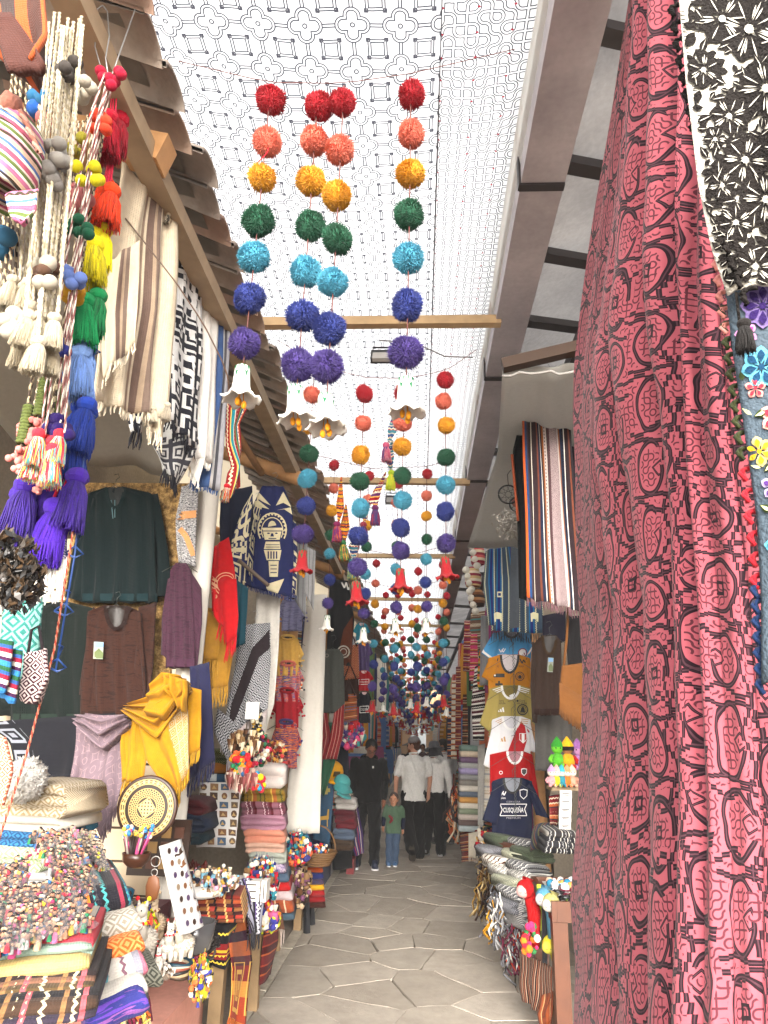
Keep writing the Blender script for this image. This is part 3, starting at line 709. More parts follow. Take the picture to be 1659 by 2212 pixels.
A = Acc(); A.tube([at(292, 20, Yc), at(312, 14, Yc), at(322, 22, Yc), at(330, 85, Yc), at(350, 120, Yc), at(345, 155, Yc), at(356, 170, Yc)][0:1] + [at(x, y, Yc) for x, y in ((232, 190), (222, 160), (205, 100), (210, 20), (222, 12), (232, 24), (236, 80), (228, 125), (236, 180))], .0022, 5); aobj('wire_hanger', A, wire, t)
# red cord with big tassels
Yt = 1.75
t = empty('tassel_ornament', at(120, 1170, Yt), 'red cords carrying big tassels from crimson down to violet beside the beige poncho', 'cord ornament')
A = Acc()
for dx in (-5, 0, 6): twisted(A, [at(246 + dx, 190, Yt), at(240 + dx, 330, Yt), at(222 + dx, 480, Yt), at(205 + dx, 640, Yt), at(188 + dx, 780, Yt), at(170 + dx, 960, Yt), at(118 + dx * 4, 1120, Yt)], .004, 60)
aobj('cord', A, [wool('#c22040'), wool('#a01830')], t)
for px, py, c, h, n in ((252, 245, '#b8102c', .19, 3), (240, 390, '#ec4416', .17, 3), (222, 500, '#f0e018', .165, 3), (205, 625, '#16894e', .165, 3), (182, 745, '#7fa2dc', .17, 4), (178, 870, '#203e9e', .17, 3), (165, 915, '#203e9e', .17, 2), (168, 1010, '#3e1f8c', .18, 2), (62, 1040, '#3a1d84', .2, 2), (72, 1100, '#44209a', .165, 1), (122, 1080, '#44209a', .18, 2), (112, 1020, '#301670', .16, 2)):
    for k in range(n): tassel(t, at(px + rng.uniform(-9, 9), py + rng.uniform(-14, 14), Yt + rng.uniform(-.06, .06)), h * rng.uniform(.88, 1), c)
# cream and brown braided cords with wool balls
def cords(lb, px0, px1, y0, y1, Y, n, cols, balls, btm, seed, lean=-60, hang='#b8ad97'):
    r = np.random.default_rng(seed); t = empty('cord_ornament', at((px0 + px1) / 2 + lean, y1, Y), lb, 'cord ornament')
    for k in range(n):
        x = px0 + (px1 - px0) * (k + .5) / n; yb = y1 + r.uniform(-60, 60); Yk = Y + r.uniform(-.06, .06); ya = y0 + r.uniform(-15, 30)
        a, b = cols[r.integers(len(cols))]; P = [at(x + r.uniform(-3, 3), ya, Yk), at(x + lean * .5, (ya + yb) / 2, Yk), at(x + lean + r.uniform(-4, 4), yb, Yk)]
        A = Acc(); twisted(A, P, .0052, 60); aobj('cord', A, [wool(a), wool(b)], t)
        e = at(x + lean, yb, Yk)
        if btm == 'tassel': tassel(t, e + (0, 0, .02), .085, (hang, '#a89a80'))
        elif btm == 'flower':
            A = Acc()
            for i in range(18): A.ball(e + (r.normal(0, .010), r.normal(0, .010), -.004 * i), .0095, 0, 6, 5, .1)
            aobj('crochet_end', A, wool('#c9706a' if k % 2 else '#cf8078'), t)
            if k % 3: continue
            A = Acc()
            for i in range(12): A.tube([e + (.011 * math.cos(q), .011 * math.sin(q), .009 * i + .012) for q in np.linspace(0, 6.28, 9)], .006, 5)
            aobj('crochet_sleeve', A, wool('#555f30'), t)
    for px, py, c, m, s in balls:
        for k in range(m): felt(t, at(px + r.uniform(-20, 20), py + r.uniform(-22, 22), Y - .02 + r.uniform(-.05, .05)), s * r.uniform(.9, 1.1), c, 'wool_ball')
    return t
cr = [('#b8ad97', '#a89b80'), ('#c0b6a2', '#b0a488')]; br = [('#6a5a48', '#cbbd9f'), ('#4c4038', '#b8a888')]
cords('cream braided wool cords with white, grey and brown wool balls beside the rainbow cords', 105, 185, 40, 700, 1.35, 12, cr, [(148, 150, '#4a4440', 10, .017), (185, 195, '#bdb4a2', 6, .017), (128, 330, '#aaa59c', 10, .018), (112, 380, '#8f8a84', 9, .017), (100, 590, '#5a4030', 7, .017), (92, 590, '#b8b09e', 7, .018), (20, 700, '#c2baa8', 10, .019)], 'tassel', 5)
cords('brown and cream cords behind the cream ones, ending in pink and green crochet', 150, 235, 240, 960, 1.62, 7, br, [(170, 320, '#a39a30', 5, .02), (150, 640, '#d09a20', 6, .022), (170, 430, '#b86a6a', 8, .022)], 'flower', 6, -110)
cords('cream cords with blue wool pom-poms behind the striped knitted hat', 25, 110, 60, 640, 1.45, 8, cr + br, [(96, 145, '#2a62a8', 2, .026), (92, 205, '#2a6a94', 2, .024), (88, 255, '#2458a4', 2, .026), (15, 525, '#2c6080', 3, .026), (84, 265, '#b0605a', 2, .02)], 'tassel', 8, -30)
# striped rope and blue hanger chain
A = Acc(); twisted(A, [at(160, 1130, 1.7), at(118, 1400, 1.72), at(60, 1620, 1.75), at(-30, 1900, 1.8)], .0032, 130); aobj('rope', A, [wool('#8a3426'), wool('#a8705a')], label='orange and white twisted rope slanting down past the dark tunics', cat='rope')
cord([at(268, 468, 2.1), at(380, 610, 2.2), at(440, 700, 2.3), at(490, 800, 2.4), at(500, 880, 2.5)], .003, paint('#5a4436'), 'thin brown cord slanting across the beige poncho', 'cord')
A = Acc()
for k, (x, y) in enumerate(((198, 760), (188, 900), (160, 1195), (138, 1320), (122, 1440))):
    c = at(x, y, 1.74); A.tube([c + (-.025, 0, 0), c + (0, 0, .02), c + (.025, 0, -.002), c + (.004, 0, -.012), c + (-.025, 0, 0)], .003, 5); A.tube([c + (0, 0, .02), c + (.008, 0, .05), c + (-.004, 0, .055)], .003, 5)
A.tube([at(206, 735, 1.74), at(190, 900, 1.74), at(162, 1195, 1.74), at(120, 1450, 1.74)], .0025, 5)
aobj('hanger_chain', A, paint('#1f3f7a', .4), label='chain of blue plastic hangers behind the tassels', cat='hangers')

# woven pennants with tassels hanging among the pom-pom rows
PEN = [cloth_ for cloth_ in (stripes('pennant red', [(.02, '#8c1a22'), (.008, '#e0b050'), (.02, '#5a2a5a'), (.006, '#d8d0c0')], 'v', deco='#e0d2b0'), stripes('pennant blue', [(.02, '#2a4a7a'), (.008, '#c8c0b0'), (.02, '#3a7a8a'), (.006, '#a03040')], 'v', deco='#e0d2b0'), stripes('pennant orange', [(.02, '#c8601c'), (.008, '#3a2a4a'), (.02, '#d8a030'), (.006, '#a02a3a')], 'v', deco='#2a2a3a'))]
def pennant(lb, pts, Y, m, cols):
    t = empty('pennant', at(pts[2][0], pts[2][1] + 30, Y), lb, 'pennant'); drape('cloth_body', None, None, [pts[0], pts[1], pts[2]], [(pts[0][0] + 3, pts[0][1]), pts[3], (pts[2][0] + 3, pts[2][1])], Y, m, 14, 8, 1, .008, .006, parent=t)
    tassel(t, at(pts[2][0], pts[2][1] - 3, Y), ppm(*pts[2], Y) * 42, cols); return t
pennant('blue woven pennant with pink and blue tassel below the large white flower', [(852, 885), (838, 925), (836, 960), (858, 930)], 4.0, PEN[1], ('#c85a7a', '#2a4a8a', '#d8a0a0'))
pennant('grey-blue woven pennant with lime tassel', [(846, 950), (830, 990), (844, 1020), (852, 985)], 4.1, PEN[1], ('#a8c030', '#d8c040'))
pennant('white and red woven pennant with purple tassel', [(832, 1020), (796, 1085), (812, 1095), (824, 1060)], 4.2, PEN[0], ('#6a2a5a', '#2a4a7a', '#a03a4a'))
pennant('maroon woven pennant strip behind the white and red one', [(812, 1050), (780, 1110), (786, 1130), (800, 1090)], 4.3, PEN[0], ('#8a3040', '#3a2a5a'))
pennant('magenta and orange woven pennant with striped tassel, left of the lane centre', [(736, 1030), (726, 1090), (730, 1130), (744, 1100)], 4.6, PEN[2], ('#8a2a5a', '#d86a2a', '#3a3a7a'))
pennant('orange woven pennant with green and yellow tassel', [(746, 1090), (734, 1140), (744, 1170), (756, 1140)], 4.7, PEN[2], ('#3a7a4a', '#e0c040', '#c84a3a'))
pennant('small teal woven pennant near the left eave', [(770, 1150), (752, 1180), (762, 1210), (778, 1180)], 5.0, PEN[1], ('#3a8a8a', '#d8c050'))

# ================================================================== GARMENT BUILDERS
def hook(parent, px, py, Y, s=1.0, m=None):
    k = ppm(px, py, Y) * 26 * s; c = at(px, py, Y); A = Acc()
    A.tube([c + (-k * 1.5, 0, -k * .9), c + (0, 0, 0), c + (k * 1.5, 0, -k * .9)], .0022, 4); A.tube([c, c + (0, 0, k * .5), c + (k * .25, 0, k * .75), c + (k * .1, 0, k * 1.05), c + (-k * .2, 0, k * .95)], .0022, 4)
    aobj('hanger', A, m or wire_d, parent)
def garment(name, lb, cat, px, py, Y, g=None): return empty(name, at(px, py, Y), lb, cat, g)
def shirt(name, lb, cat, x0, x1, yt, yb, Y, mat, neck=None, sl=None, sleeves=(), inner=None, collar=None, nd=14, cw=3.2, flare=0, folds=3, amp=.012, hang=True, drop=14, sm=None, g=None, trim=None):
    """x0,x1 body sides; neck=(left,right) of the opening; sleeves = (left edge, right edge) point lists"""
    t = garment(name, lb, cat, (x0 + x1) / 2, yb, Y, g); nk = neck or ((x0 * .65 + x1 * .35), (x0 * .35 + x1 * .65))
    for a, b in sleeves: drape('sleeve', None, None, a, b, Y + .012, sm or mat, 8, 7, 1.2, amp * .6, .03, parent=t)
    o = drape('body', None, None, [(nk[0], yt), (x0, yt + drop), (x0 - flare, yb)], [(nk[1], yt), (x1, yt + drop), (x1 + flare, yb)], Y, mat, 22, 20, folds, amp, .05, parent=t, top=.25)
    if inner is not None:
        cx = (nk[0] + nk[1]) / 2; hw = (nk[1] - nk[0]) / 2; P = [(cx + hw * math.cos(a), yt + 1 + nd * math.sin(a)) for a in np.linspace(0, math.pi, 11)]
        decal(o, 'neck_opening', [P], inner, .005, 12, t)
        if collar is not None: decal(o, 'collar', band(P, cw), collar, .011, 30, t)
    if trim is not None: 
        tm, th = trim; decal(o, 'hem_trim', [[(x0 - flare + 2, yb - th), (x1 + flare - 2, yb - th), (x1 + flare - 2, yb - 2), (x0 - flare + 2, yb - 2)]], tm, .006, 12, t)
    if hang: hook(t, (nk[0] + nk[1]) / 2, yt - 3, Y + .03)
    return t, o
def folded(lb, cx, yb, w, h, Y, mat, layers=2, depth=.3, yaw=0.0, g=None, name='folded_blanket', cat='blanket', skew=0.0, seed=None):
    """a folded textile lying flat, its rounded folds to the front; measures of the front in photo pixels"""
    r = np.random.default_rng(seed if seed is not None else abs(int(cx * 3 + yb * 5))); k = ppm(cx, yb, Y); W, H = w * k, h * k; o = at(cx, yb, Y)
    sec = []
    lh = H / layers
    for j in range(layers):
        b = r.uniform(-.012, .012)
        for a in np.linspace(-math.pi / 2, math.pi / 2, 6): sec.append((-b - math.cos(a) * lh * .55, lh * (j + .5) + math.sin(a) * lh * .47))
    sec += [(depth * .5, H * 1.01), (depth - .02, H), (depth, H * .85), (depth, H * .1), (depth - .02, 0)]
    sec = np.array(sec); n = len(sec); ns = 11; V, U = [], []
    per = np.r_[0, np.cumsum(np.linalg.norm(np.diff(sec, axis=0), axis=1))]
    for i in range(ns):
        t = i / (ns - 1); x = (t - .5) * W; e = min(t, 1 - t); sh = 1 - .28 * max(0, (.09 - e) / .09) ** 2
        zz = .012 * math.sin(t * 5 + r.uniform(-.3, .3)) * H * 6
        for q, (d, z) in enumerate(sec):
            V.append((x + .01 * math.sin(z * 40 + t), d + .008 * math.sin(t * 7 + cx), H / 2 + (z - H / 2) * sh + zz * (z / H) * .5 + skew * t * H)); U.append((x, per[q]))
    Fc = [(i * n + j, i * n + (j + 1) % n, (i + 1) * n + (j + 1) % n, (i + 1) * n + j) for i in range(ns - 1) for j in range(n)] + [tuple(range(n - 1, -1, -1)), tuple((ns - 1) * n + j for j in range(n))]
    V = np.array(V); c, s = math.cos(yaw), math.sin(yaw); V[:, :2] = V[:, :2] @ np.array([[c, s], [-s, c]])
    return obj(name, V + o, Fc, mat, None, None, np.array(U), label=lb, cat=cat, group=g, origin=o)
def cluster(name, lb, cat, cx, cy, rx, ry, Y, n, pal, size=.014, shape='mix', dep=.05, seed=0, hang=False, part='pieces', g=None):
    """a bunch of trinkets too small to pick apart"""
    r = np.random.default_rng(abs(seed + int(cx + cy))); t = empty(name, at(cx, cy + ry, Y), lb, cat, g); A = Acc()
    for i in range(n):
        a, q = r.uniform(0, 6.28), math.sqrt(r.uniform(0, 1)); p = at(cx + rx * q * math.cos(a), cy + ry * q * math.sin(a), Y) + (0, r.uniform(-dep, dep), 0)
        m = int(r.integers(len(pal))); s = size * r.uniform(.6, 1.3); R = np.array(Matrix.Rotation(r.uniform(0, 6.28), 3, Vector(r.normal(0, 1, 3))))
        k = shape if shape != 'mix' else ('ball', 'drop', 'box', 'doll')[r.integers(4)]
        if k == 'ball': A.ball(p, s, m, 6, 4)
        elif k == 'drop': A.cone(p + (0, 0, s), p - (0, 0, s * 1.6), s * .7, m, 5)
        elif k == 'box': A.box(p, (s, s * .35, s * .8), m, R)
        elif k == 'ring': A.tube([p + R @ np.array([s * math.cos(b), s * math.sin(b), 0]) for b in np.linspace(0, 6.28, 9)], s * .22, 4, m)
        elif k == 'yarn': A.tube([p, p + (r.normal(0, s), r.normal(0, s), -s * 2), p + (r.normal(0, s), 0, -s * 4)], s * .28, 3, m)
        elif k == 'leaf': A.poly([p + R @ np.array(v) * s for v in ((0, 0, 1.3), (.6, .1, 0), (0, -.1, -1.3), (-.6, .1, 0))], R @ np.array([0, 1, 0]), .002, m)
        else:
            A.ball(p + (0, 0, s), s * .6, m, 6, 4); A.cone(p + (0, 0, s * .6), p - (0, 0, 0), s * .2, (m + 1) % len(pal)); A.lathe([(s * .3, s * .6), (s * .55, -s * .8)], p, 6, (m + 2) % len(pal))
        if hang: A.tube([p, p + (0, 0, s * 2.5)], .0012, 3, 0)
    aobj(part, A, [wool(c) if shape in ('yarn', 'ball', 'mix') else paint(c, .35) for c in pal], t, kind='stuff', smooth=shape in ('ball', 'mix', 'yarn')); return t
BR = ['#c8202c', '#f0c020', '#2a62a8', '#16894e', '#e8e2d2', '#ea6a9a', '#1d1d20', '#ee6a2c']
HW = ['#5a3a22', '#8a6a44', '#c8b48e', '#2b1c14', '#d8ccb4']

# ================================================================== LEFT ROW: HUNG TEXTILES OF THE FIRST STALL
BEIGE, CREAM, INK, WHITE_ = '#cdbfa6', '#ddd3c0', '#23242c', '#e4e2dc'
cr_w = wool('#d8ccb4'); ink_w = wool('#24242a'); wh_w = wool('#e9e6df')
beige = stripes('beige poncho', [(.16, BEIGE), (.012, '#8a7666'), (.01, BEIGE), (.03, '#6e5a50'), (.012, '#a8937c'), (.02, '#77655a'), (.01, BEIGE), (.008, '#8a7666'), (.1, BEIGE)])
t = garment('poncho', 'cream wool poncho with brown stripes and fringe, beside the rainbow tassels', 'poncho', 300, 890, 2.2)
drape('front_panel', None, None, [(262, 350, 2.02), (225, 560, 2.05), (196, 862, 2.05)], [(384, 470, 2.35), (378, 700, 2.35), (352, 905, 2.35)], 2.1, beige, 30, 30, 3.2, .022, .02, (.035, cr_w), parent=t)
drape('side_panel', None, None, [(236, 560, 2.0), (215, 700, 1.98), (222, 812, 1.98)], [(302, 520, 2.04), (298, 660, 2.02), (290, 742, 2.02)], 2.0, stripes('beige poncho 2', [(.07, BEIGE), (.02, '#6e5a50'), (.012, '#a8937c'), (.02, '#77655a')]), 16, 14, 1.5, .02, .015, (.04, cr_w), parent=t)
drape('back_panel', None, None, [(300, 760, 2.3), (304, 840, 2.3), (320, 905, 2.3)], [(368, 760, 2.35), (364, 830, 2.35), (350, 955, 2.35)], 2.3, beige, 10, 10, 1.5, .012, .015, (.05, cr_w), parent=t)
tassel(t, at(345, 398, 2.2), .05, '#cdbda2'); tassel(t, at(362, 460, 2.28), .05, ('#cdbda2', '#3c342c')); tassel(t, at(336, 880, 2.3), .06, '#d8ccb4'); tassel(t, at(362, 870, 2.3), .07, '#cfc3ae')
hook(t, 345, 395, 2.3, 1, wire)
def geo(name, a, b, s=9, mixk=.5):
    def f():
        u, v = UV(); k = white(comb(fl(u * 6), fl(v * 5))) < mixk; d = truchet(u, v, 1 / (s * 1.6), 2, .6); z = mx(ab(fr(u * s) - .5), ab(fr(v * s) - .5))
        m1 = d < .016; m2 = fr(z * 4) < .5; m = m1 * k + m2 * (1 - k); bd = fr(v * 4.0) < .12
        return mix(m * (1 - bd) + (fr(u * 20) < .5) * bd, a, b)
    return cloth(name, f)
bw = geo('black white poncho', INK, '#d6d6d4')
t = garment('poncho', 'black and white patterned poncho with dark fringe, hanging beside the cream poncho', 'poncho', 400, 1000, 2.7)
drape('panel', None, None, [(385, 520, 2.6), (372, 700, 2.6), (362, 900, 2.6)], [(440, 575, 2.85), (436, 760, 2.85), (425, 970, 2.85)], 2.7, bw, 26, 18, 2.2, .016, .02, (.05, ink_w), parent=t)
drape('panel', None, None, [(340, 925, 2.75), (330, 965, 2.75), (358, 1012, 2.75)], [(424, 880, 2.85), (430, 960, 2.85), (388, 1050, 2.85)], 2.75, geo('grey key weave', '#3a3a40', '#b9b9b6', 12), 12, 12, 1.2, .012, .015, (.06, ink_w), parent=t)
hook(t, 390, 500, 2.7, 1, wire)
t = garment('scarf_bundle', 'dark grey fringed scarf ends hanging under the cream poncho', 'scarf', 285, 950, 2.45)
drape('scarf_end', None, None, [(266, 838, 2.45), (276, 900, 2.45), (284, 935, 2.45)], [(312, 838, 2.45), (312, 890, 2.45), (306, 928, 2.45)], 2.45, bw, 10, 8, 1.2, .015, .015, (.07, ink_w), parent=t)
t = garment('poncho', 'white poncho with faint beige key pattern between the black one and the blue one', 'poncho', 445, 1040, 2.95)
drape('panel', None, None, [(430, 640, 2.9), (428, 800, 2.9), (405, 985, 2.9)], [(470, 690, 3.05), (468, 850, 3.05), (462, 1000, 3.05)], 2.95, diamonds('white key', WHITE_, '#c3ae8c', 11, 3, 's', (3, .2, .25)), 22, 12, 1.7, .014, .02, (.04, wh_w), parent=t)
drape('panel', None, None, [(404, 975, 2.97), (408, 1015, 2.97)], [(444, 985, 2.97), (428, 1045, 2.97)], 2.97, diamonds('white key', WHITE_, '#c3ae8c'), 8, 8, 1, .008, .012, (.03, wh_w), parent=t)
blue_st = stripes('blue stripe', [(.09, '#39527e'), (.02, '#c8c8c6'), (.02, '#4a4a50'), (.03, '#9a9aa0'), (.08, '#39527e')])
t = garment('poncho', 'slate blue poncho with grey stripes next to the red woven shawl', 'poncho', 475, 1060, 3.1)
drape('panel', None, None, [(468, 690, 3.05), (452, 860, 3.05), (410, 1045, 3.05)], [(496, 700, 3.15), (492, 860, 3.15), (476, 1060, 3.15)], 3.1, blue_st, 22, 14, 1.8, .016, .02, (.025, wool('#39527e')), parent=t)
aguayo = stripes('aguayo red', [(.03, '#8c1a22'), (.006, '#e8c060'), (.02, '#1d7a86'), (.006, '#d8d0c0'), (.03, '#8c1a22'), (.008, '#5a8a3a'), (.02, '#2a3a6a'), (.006, '#d86a30'), (.04, '#7a1620')], deco='#e0d2b0')
t = garment('woven_shawl', 'red and teal woven striped shawl twisting under the left eave', 'shawl', 520, 1100, 3.3)
drape('fold', None, None, [(488, 860, 3.25), (490, 960, 3.25), (508, 1010, 3.25), (485, 1085, 3.25)], [(545, 862, 3.3), (520, 915, 3.3), (524, 980, 3.3), (520, 1050, 3.3)], 3.3, aguayo, 24, 12, 1.2, .02, .012, parent=t)
tassel(t, at(488, 1045, 3.25), .09, ('#c8202c', '#e8e2d2', '#2a9aa0', '#e0a020'))
# white wrapped post
def wrapped(name, lb, px0, px1, py0, qx0, qx1, py1, Y, col):
    o = drape(name, lb, 'wrapped post', [(px0, py0), (qx0, py1)], [(px1, py0), (qx1, py1)], Y, material('sheet ' + col, lambda: mix(noise(scale=3, detail=5), col, '#b9b4aa'), bump=(.5, 14), vary=.05), 30, 12, 2.2, .008, .03, belly=.05)
    return o
wrapped('wrapped_post', 'white sheet-wrapped post of the first left stall, purple tunic hung on it', 424, 476, 1030, 322, 378, 2010, 3.62, '#b8b5ae')
# dark tunics on the partition
def tunic_trim(name, a, b): return diamonds(name, a, b, 22, 3)
Yp = 3.72
DT, DG, BRN = '#091719', '#0e1614', '#3a2018'
dt_m, dg_m, br_m = plain(DT), plain(DG), melange('brown melange', ['#22120e', '#321c15', '#2a1712'], 10, 60)
t, o = shirt('tunic', 'dark teal tunic with patterned hem hung high on the slatwall', 'tunic', 184, 332, 1052, 1300, Yp, dt_m, (230, 268), sleeves=[([(188, 1068), (158, 1190), (140, 1290)], [(216, 1085), (192, 1200), (182, 1300)]), ([(314, 1072), (326, 1200), (326, 1290)], [(340, 1066), (362, 1190), (372, 1286)])], inner=paint('#0a1214'), collar=tunic_trim('teal trim', '#26474c', '#0c1c1e'), nd=44, cw=8, flare=8, folds=4, amp=.022, trim=(tunic_trim('teal hem', '#5d7a80', '#11262a'), 18))
decal(o, 'neck_lace', band([(240, 1080), (244, 1120)], 2) + band([(248, 1080), (248, 1118)], 2), paint('#4a6a70'), .008, 20, t)
t, o = shirt('tunic', 'blackish green tunic with pale green hem, partly behind the brown tunic', 'tunic', 40, 205, 1300, 1560, Yp - .03, dg_m, (110, 150), sleeves=[([(48, 1320), (10, 1450), (-20, 1545)], [(80, 1330), (50, 1460), (36, 1545)]), ([(185, 1320), (200, 1420), (215, 1510)], [(225, 1310), (244, 1420), (256, 1505)])], inner=paint('#0a1214'), flare=14, folds=4, amp=.02, trim=(tunic_trim('green hem', '#8a9a80', '#1a2620'), 18))
t, o = shirt('tunic', 'dark brown tunic with printed tag hung below the teal tunic', 'tunic', 190, 305, 1308, 1556, Yp - .06, br_m, (228, 275), sleeves=[([(300, 1312), (292, 1430), (284, 1505)], [(338, 1300), (332, 1430), (318, 1545)]), ([(200, 1310), (180, 1430), (172, 1500)], [(222, 1330), (205, 1440), (196, 1520)])], inner=paint('#160e0a'), collar=tunic_trim('brown trim', '#6a3c28', '#1e1210'), nd=50, cw=9, flare=16, folds=4, amp=.02, trim=(tunic_trim('brown hem', '#6a3620', '#221410'), 20))
def hangtag(par, o, x0, y0, x1, y1):
    decal(o, 'tag', [[(x0, y0), (x1, y0 + 1), (x1 - 2, y1), (x0 - 2, y1 - 1)]], paint('#8a8f84'), .035, 60, par)
    decal(o, 'tag_sky', [[(x0 + 1, y0 + 1), (x1 - 1, y0 + 2), (x1 - 1, y0 + (y1 - y0) * .3), (x0 + 1, y0 + (y1 - y0) * .3)]], paint('#6f9cc8'), .041, 60, par)
    decal(o, 'tag_hill', [[(x0 + 1, y1 - 2), (x0 + 1, y0 + (y1 - y0) * .6), ((x0 + x1) / 2, y0 + (y1 - y0) * .38), (x1 - 1, y0 + (y1 - y0) * .65), (x1 - 2, y1 - 2)]], paint('#5d6a44'), .038, 60, par)
hangtag(t, o, 203, 1386, 224, 1424)
drape('dark_shawl', 'black shawl with grey key border hanging low behind the white fluffy hat', 'shawl', [(-40, 1560), (20, 1600), (60, 1750)], [(250, 1540), (225, 1620), (165, 1720)], Yp - .09, diamonds('key black', '#15161c', '#777b84', 7, 4, 's', (1.1, .1, .28)), 14, 20, 3, .015, .015)
t = garment('sleeve', 'speckled grey knitted sleeves with patterned cuffs tied round the white post', 'sweater', 405, 1220, 3.5); bm = melange('grey speckle', ['#3a3a3e', '#8a8a8c', '#c0bfbd'], 90, 120)
o = drape('cloth_body', None, None, [(392, 1050), (380, 1120), (380, 1180), (384, 1215)], [(428, 1040), (424, 1120), (420, 1180), (420, 1222)], 3.5, bm, 14, 10, 1.3, .015, .03, parent=t)
tw = diamonds('andean braid', '#2a1a12', '#c08a5a', 30, 3)
decal(o, 'cuff_band', [[(380, 1106), (424, 1102), (424, 1118), (380, 1122)]], tw, .006, 12, t); decal(o, 'cuff_band', band([(388, 1142), (402, 1158), (418, 1200)], 12), tw, .006, 12, t)
t, o = shirt('tunic', 'plum purple tunic with pink hem border and photo tag, hung on the white post', 'tunic', 368, 412, 1216, 1442, 3.48, melange('plum melange', ['#2c1824', '#3c2230', '#34202c'], 14, 70), (380, 402), sleeves=[([(404, 1224), (416, 1330), (404, 1440)], [(434, 1270), (436, 1340), (424, 1452)]), ([(362, 1250), (348, 1340), (346, 1412)], [(380, 1240), (372, 1340), (366, 1428)])], flare=10, trim=(tunic_trim('pink hem', '#c89aa8', '#3a2030'), 18))
hangtag(t, o, 420, 1298, 436, 1330)
# mauve scarf
mauve = cloth('mauve', lambda: mix((ab(truchet(*UV(), .05, 4, 0) - .012) < .0013) * .5, '#6e5e66', '#a3898a'))
t = garment('scarf', 'mauve paisley scarf knotted at the neck, below the brown tunic', 'scarf', 215, 1800, 3.3)
drape('scarf_fall', None, None, [(165, 1570), (160, 1650), (148, 1718)], [(240, 1580), (226, 1690), (190, 1720)], 3.34, mauve, 16, 14, 2, .02, .015, (.05, wool('#6e5e66')), parent=t)
drape('scarf_fall', None, None, [(196, 1590), (172, 1700), (218, 1806)], [(275, 1560), (262, 1690), (250, 1742)], 3.28, mauve, 20, 14, 1.6, .02, .015, (.05, wool('#6e5e66')), parent=t)
def cowl(par, pts, Y, r, mat, nm='neck_fold'):
    A = Acc(); g = np.random.default_rng(len(pts) * 7 + int(Y * 100))
    for j, P in enumerate(pts):
        Q = resamp([at(x, y, Y - .012 * j) for x, y in P], 24)
        for k in range(3):               # three narrow creases make one soft fold
            w = np.linspace(0, 1, 24); rr = r * .42 * (.35 + .65 * np.sin(.35 + w * (math.pi - .7))) * g.uniform(.8, 1.2)
            O = np.zeros((24, 3)); O[:, 2] = (k - 1) * r * .5 * (.35 + .65 * np.sin(math.pi * w)) + .004 * np.sin(w * 9 + k * 2); O[:, 1] = -.008 * (k == 1) + .006 * np.sin(w * 7 + k)
            A.tube(Q + O, rr, 8)
    V = np.vstack(A.V); obj(nm, V, A.F, mat, par, None, V[:, [0, 2]] * 1.0)
drape('neck_fold', None, None, [(166, 1542), (215, 1550), (278, 1545)], [(158, 1562), (222, 1625), (280, 1570)], 3.22, mauve, 20, 18, 2.6, .022, .05, parent=t, top=1)
drape('neck_fold', None, None, [(180, 1540), (220, 1545), (268, 1542)], [(172, 1556), (216, 1590), (274, 1556)], 3.19, mauve, 18, 12, 1.8, .018, .05, parent=t, top=1)
# yellow shawl
YEL = '#9c7012'
yel = cloth('mustard shawl', lambda: mix((fr(mx(tri(UV()[0] * 26), tri(UV()[1] * 26)) * 5) < .45) * (ab(fr(UV()[0] * 2.1) - .5) < .17), YEL, '#a89a80'))
yel_p = plain(YEL)
t = garment('shawl', 'bright mustard yellow shawl with knotted cowl and fringe on the white post', 'shawl', 345, 1730, 3.25)
drape('shawl_fall', None, None, [(272, 1530), (262, 1600), (261, 1688)], [(322, 1560), (318, 1640), (312, 1690)], 3.24, yel_p, 16, 12, 1.6, .02, .018, (.07, wool('#a47c1c')), parent=t)
drape('shawl_fall', None, None, [(300, 1570), (316, 1640), (378, 1725)], [(402, 1480), (405, 1580), (406, 1660)], 3.2, yel, 20, 16, 1.6, .022, .018, (.05, wool('#a47c1c')), parent=t)
drape('shawl_fall', None, None, [(396, 1480), (405, 1560), (404, 1635)], [(434, 1490), (434, 1560), (431, 1618)], 3.26, yel, 14, 8, 1, .012, .015, (.06, wool('#a47c1c')), parent=t)
drape('neck_fold', None, None, [(276, 1520), (330, 1500), (398, 1466)], [(262, 1536), (338, 1596), (410, 1500)], 3.17, yel_p, 26, 26, 3.2, .024, .06, parent=t, top=1)
drape('neck_fold', None, None, [(322, 1478), (350, 1452), (388, 1458)], [(312, 1545), (352, 1556), (404, 1486)], 3.13, yel_p, 22, 18, 2.3, .02, .06, parent=t, top=1)
drape('neck_fold', None, None, [(352, 1454), (356, 1490), (384, 1525)], [(404, 1470), (404, 1500), (398, 1540)], 3.11, yel_p, 18, 14, 2, .02, .05, parent=t, top=1)
t = garment('shawl', 'navy shawl with white key pattern hanging behind the yellow shawl', 'shawl', 430, 1730, 3.45); nv = diamonds('navy key', '#1c1d38', '#a8acc0', 8, 4, 's', (1.6, .55, .3))
drape('shawl_fall', None, None, [(410, 1440), (412, 1580), (402, 1690)], [(452, 1430), (458, 1560), (462, 1640)], 3.45, nv, 16, 12, 1.6, .015, .02, (.08, wool('#1c1d38')), parent=t)
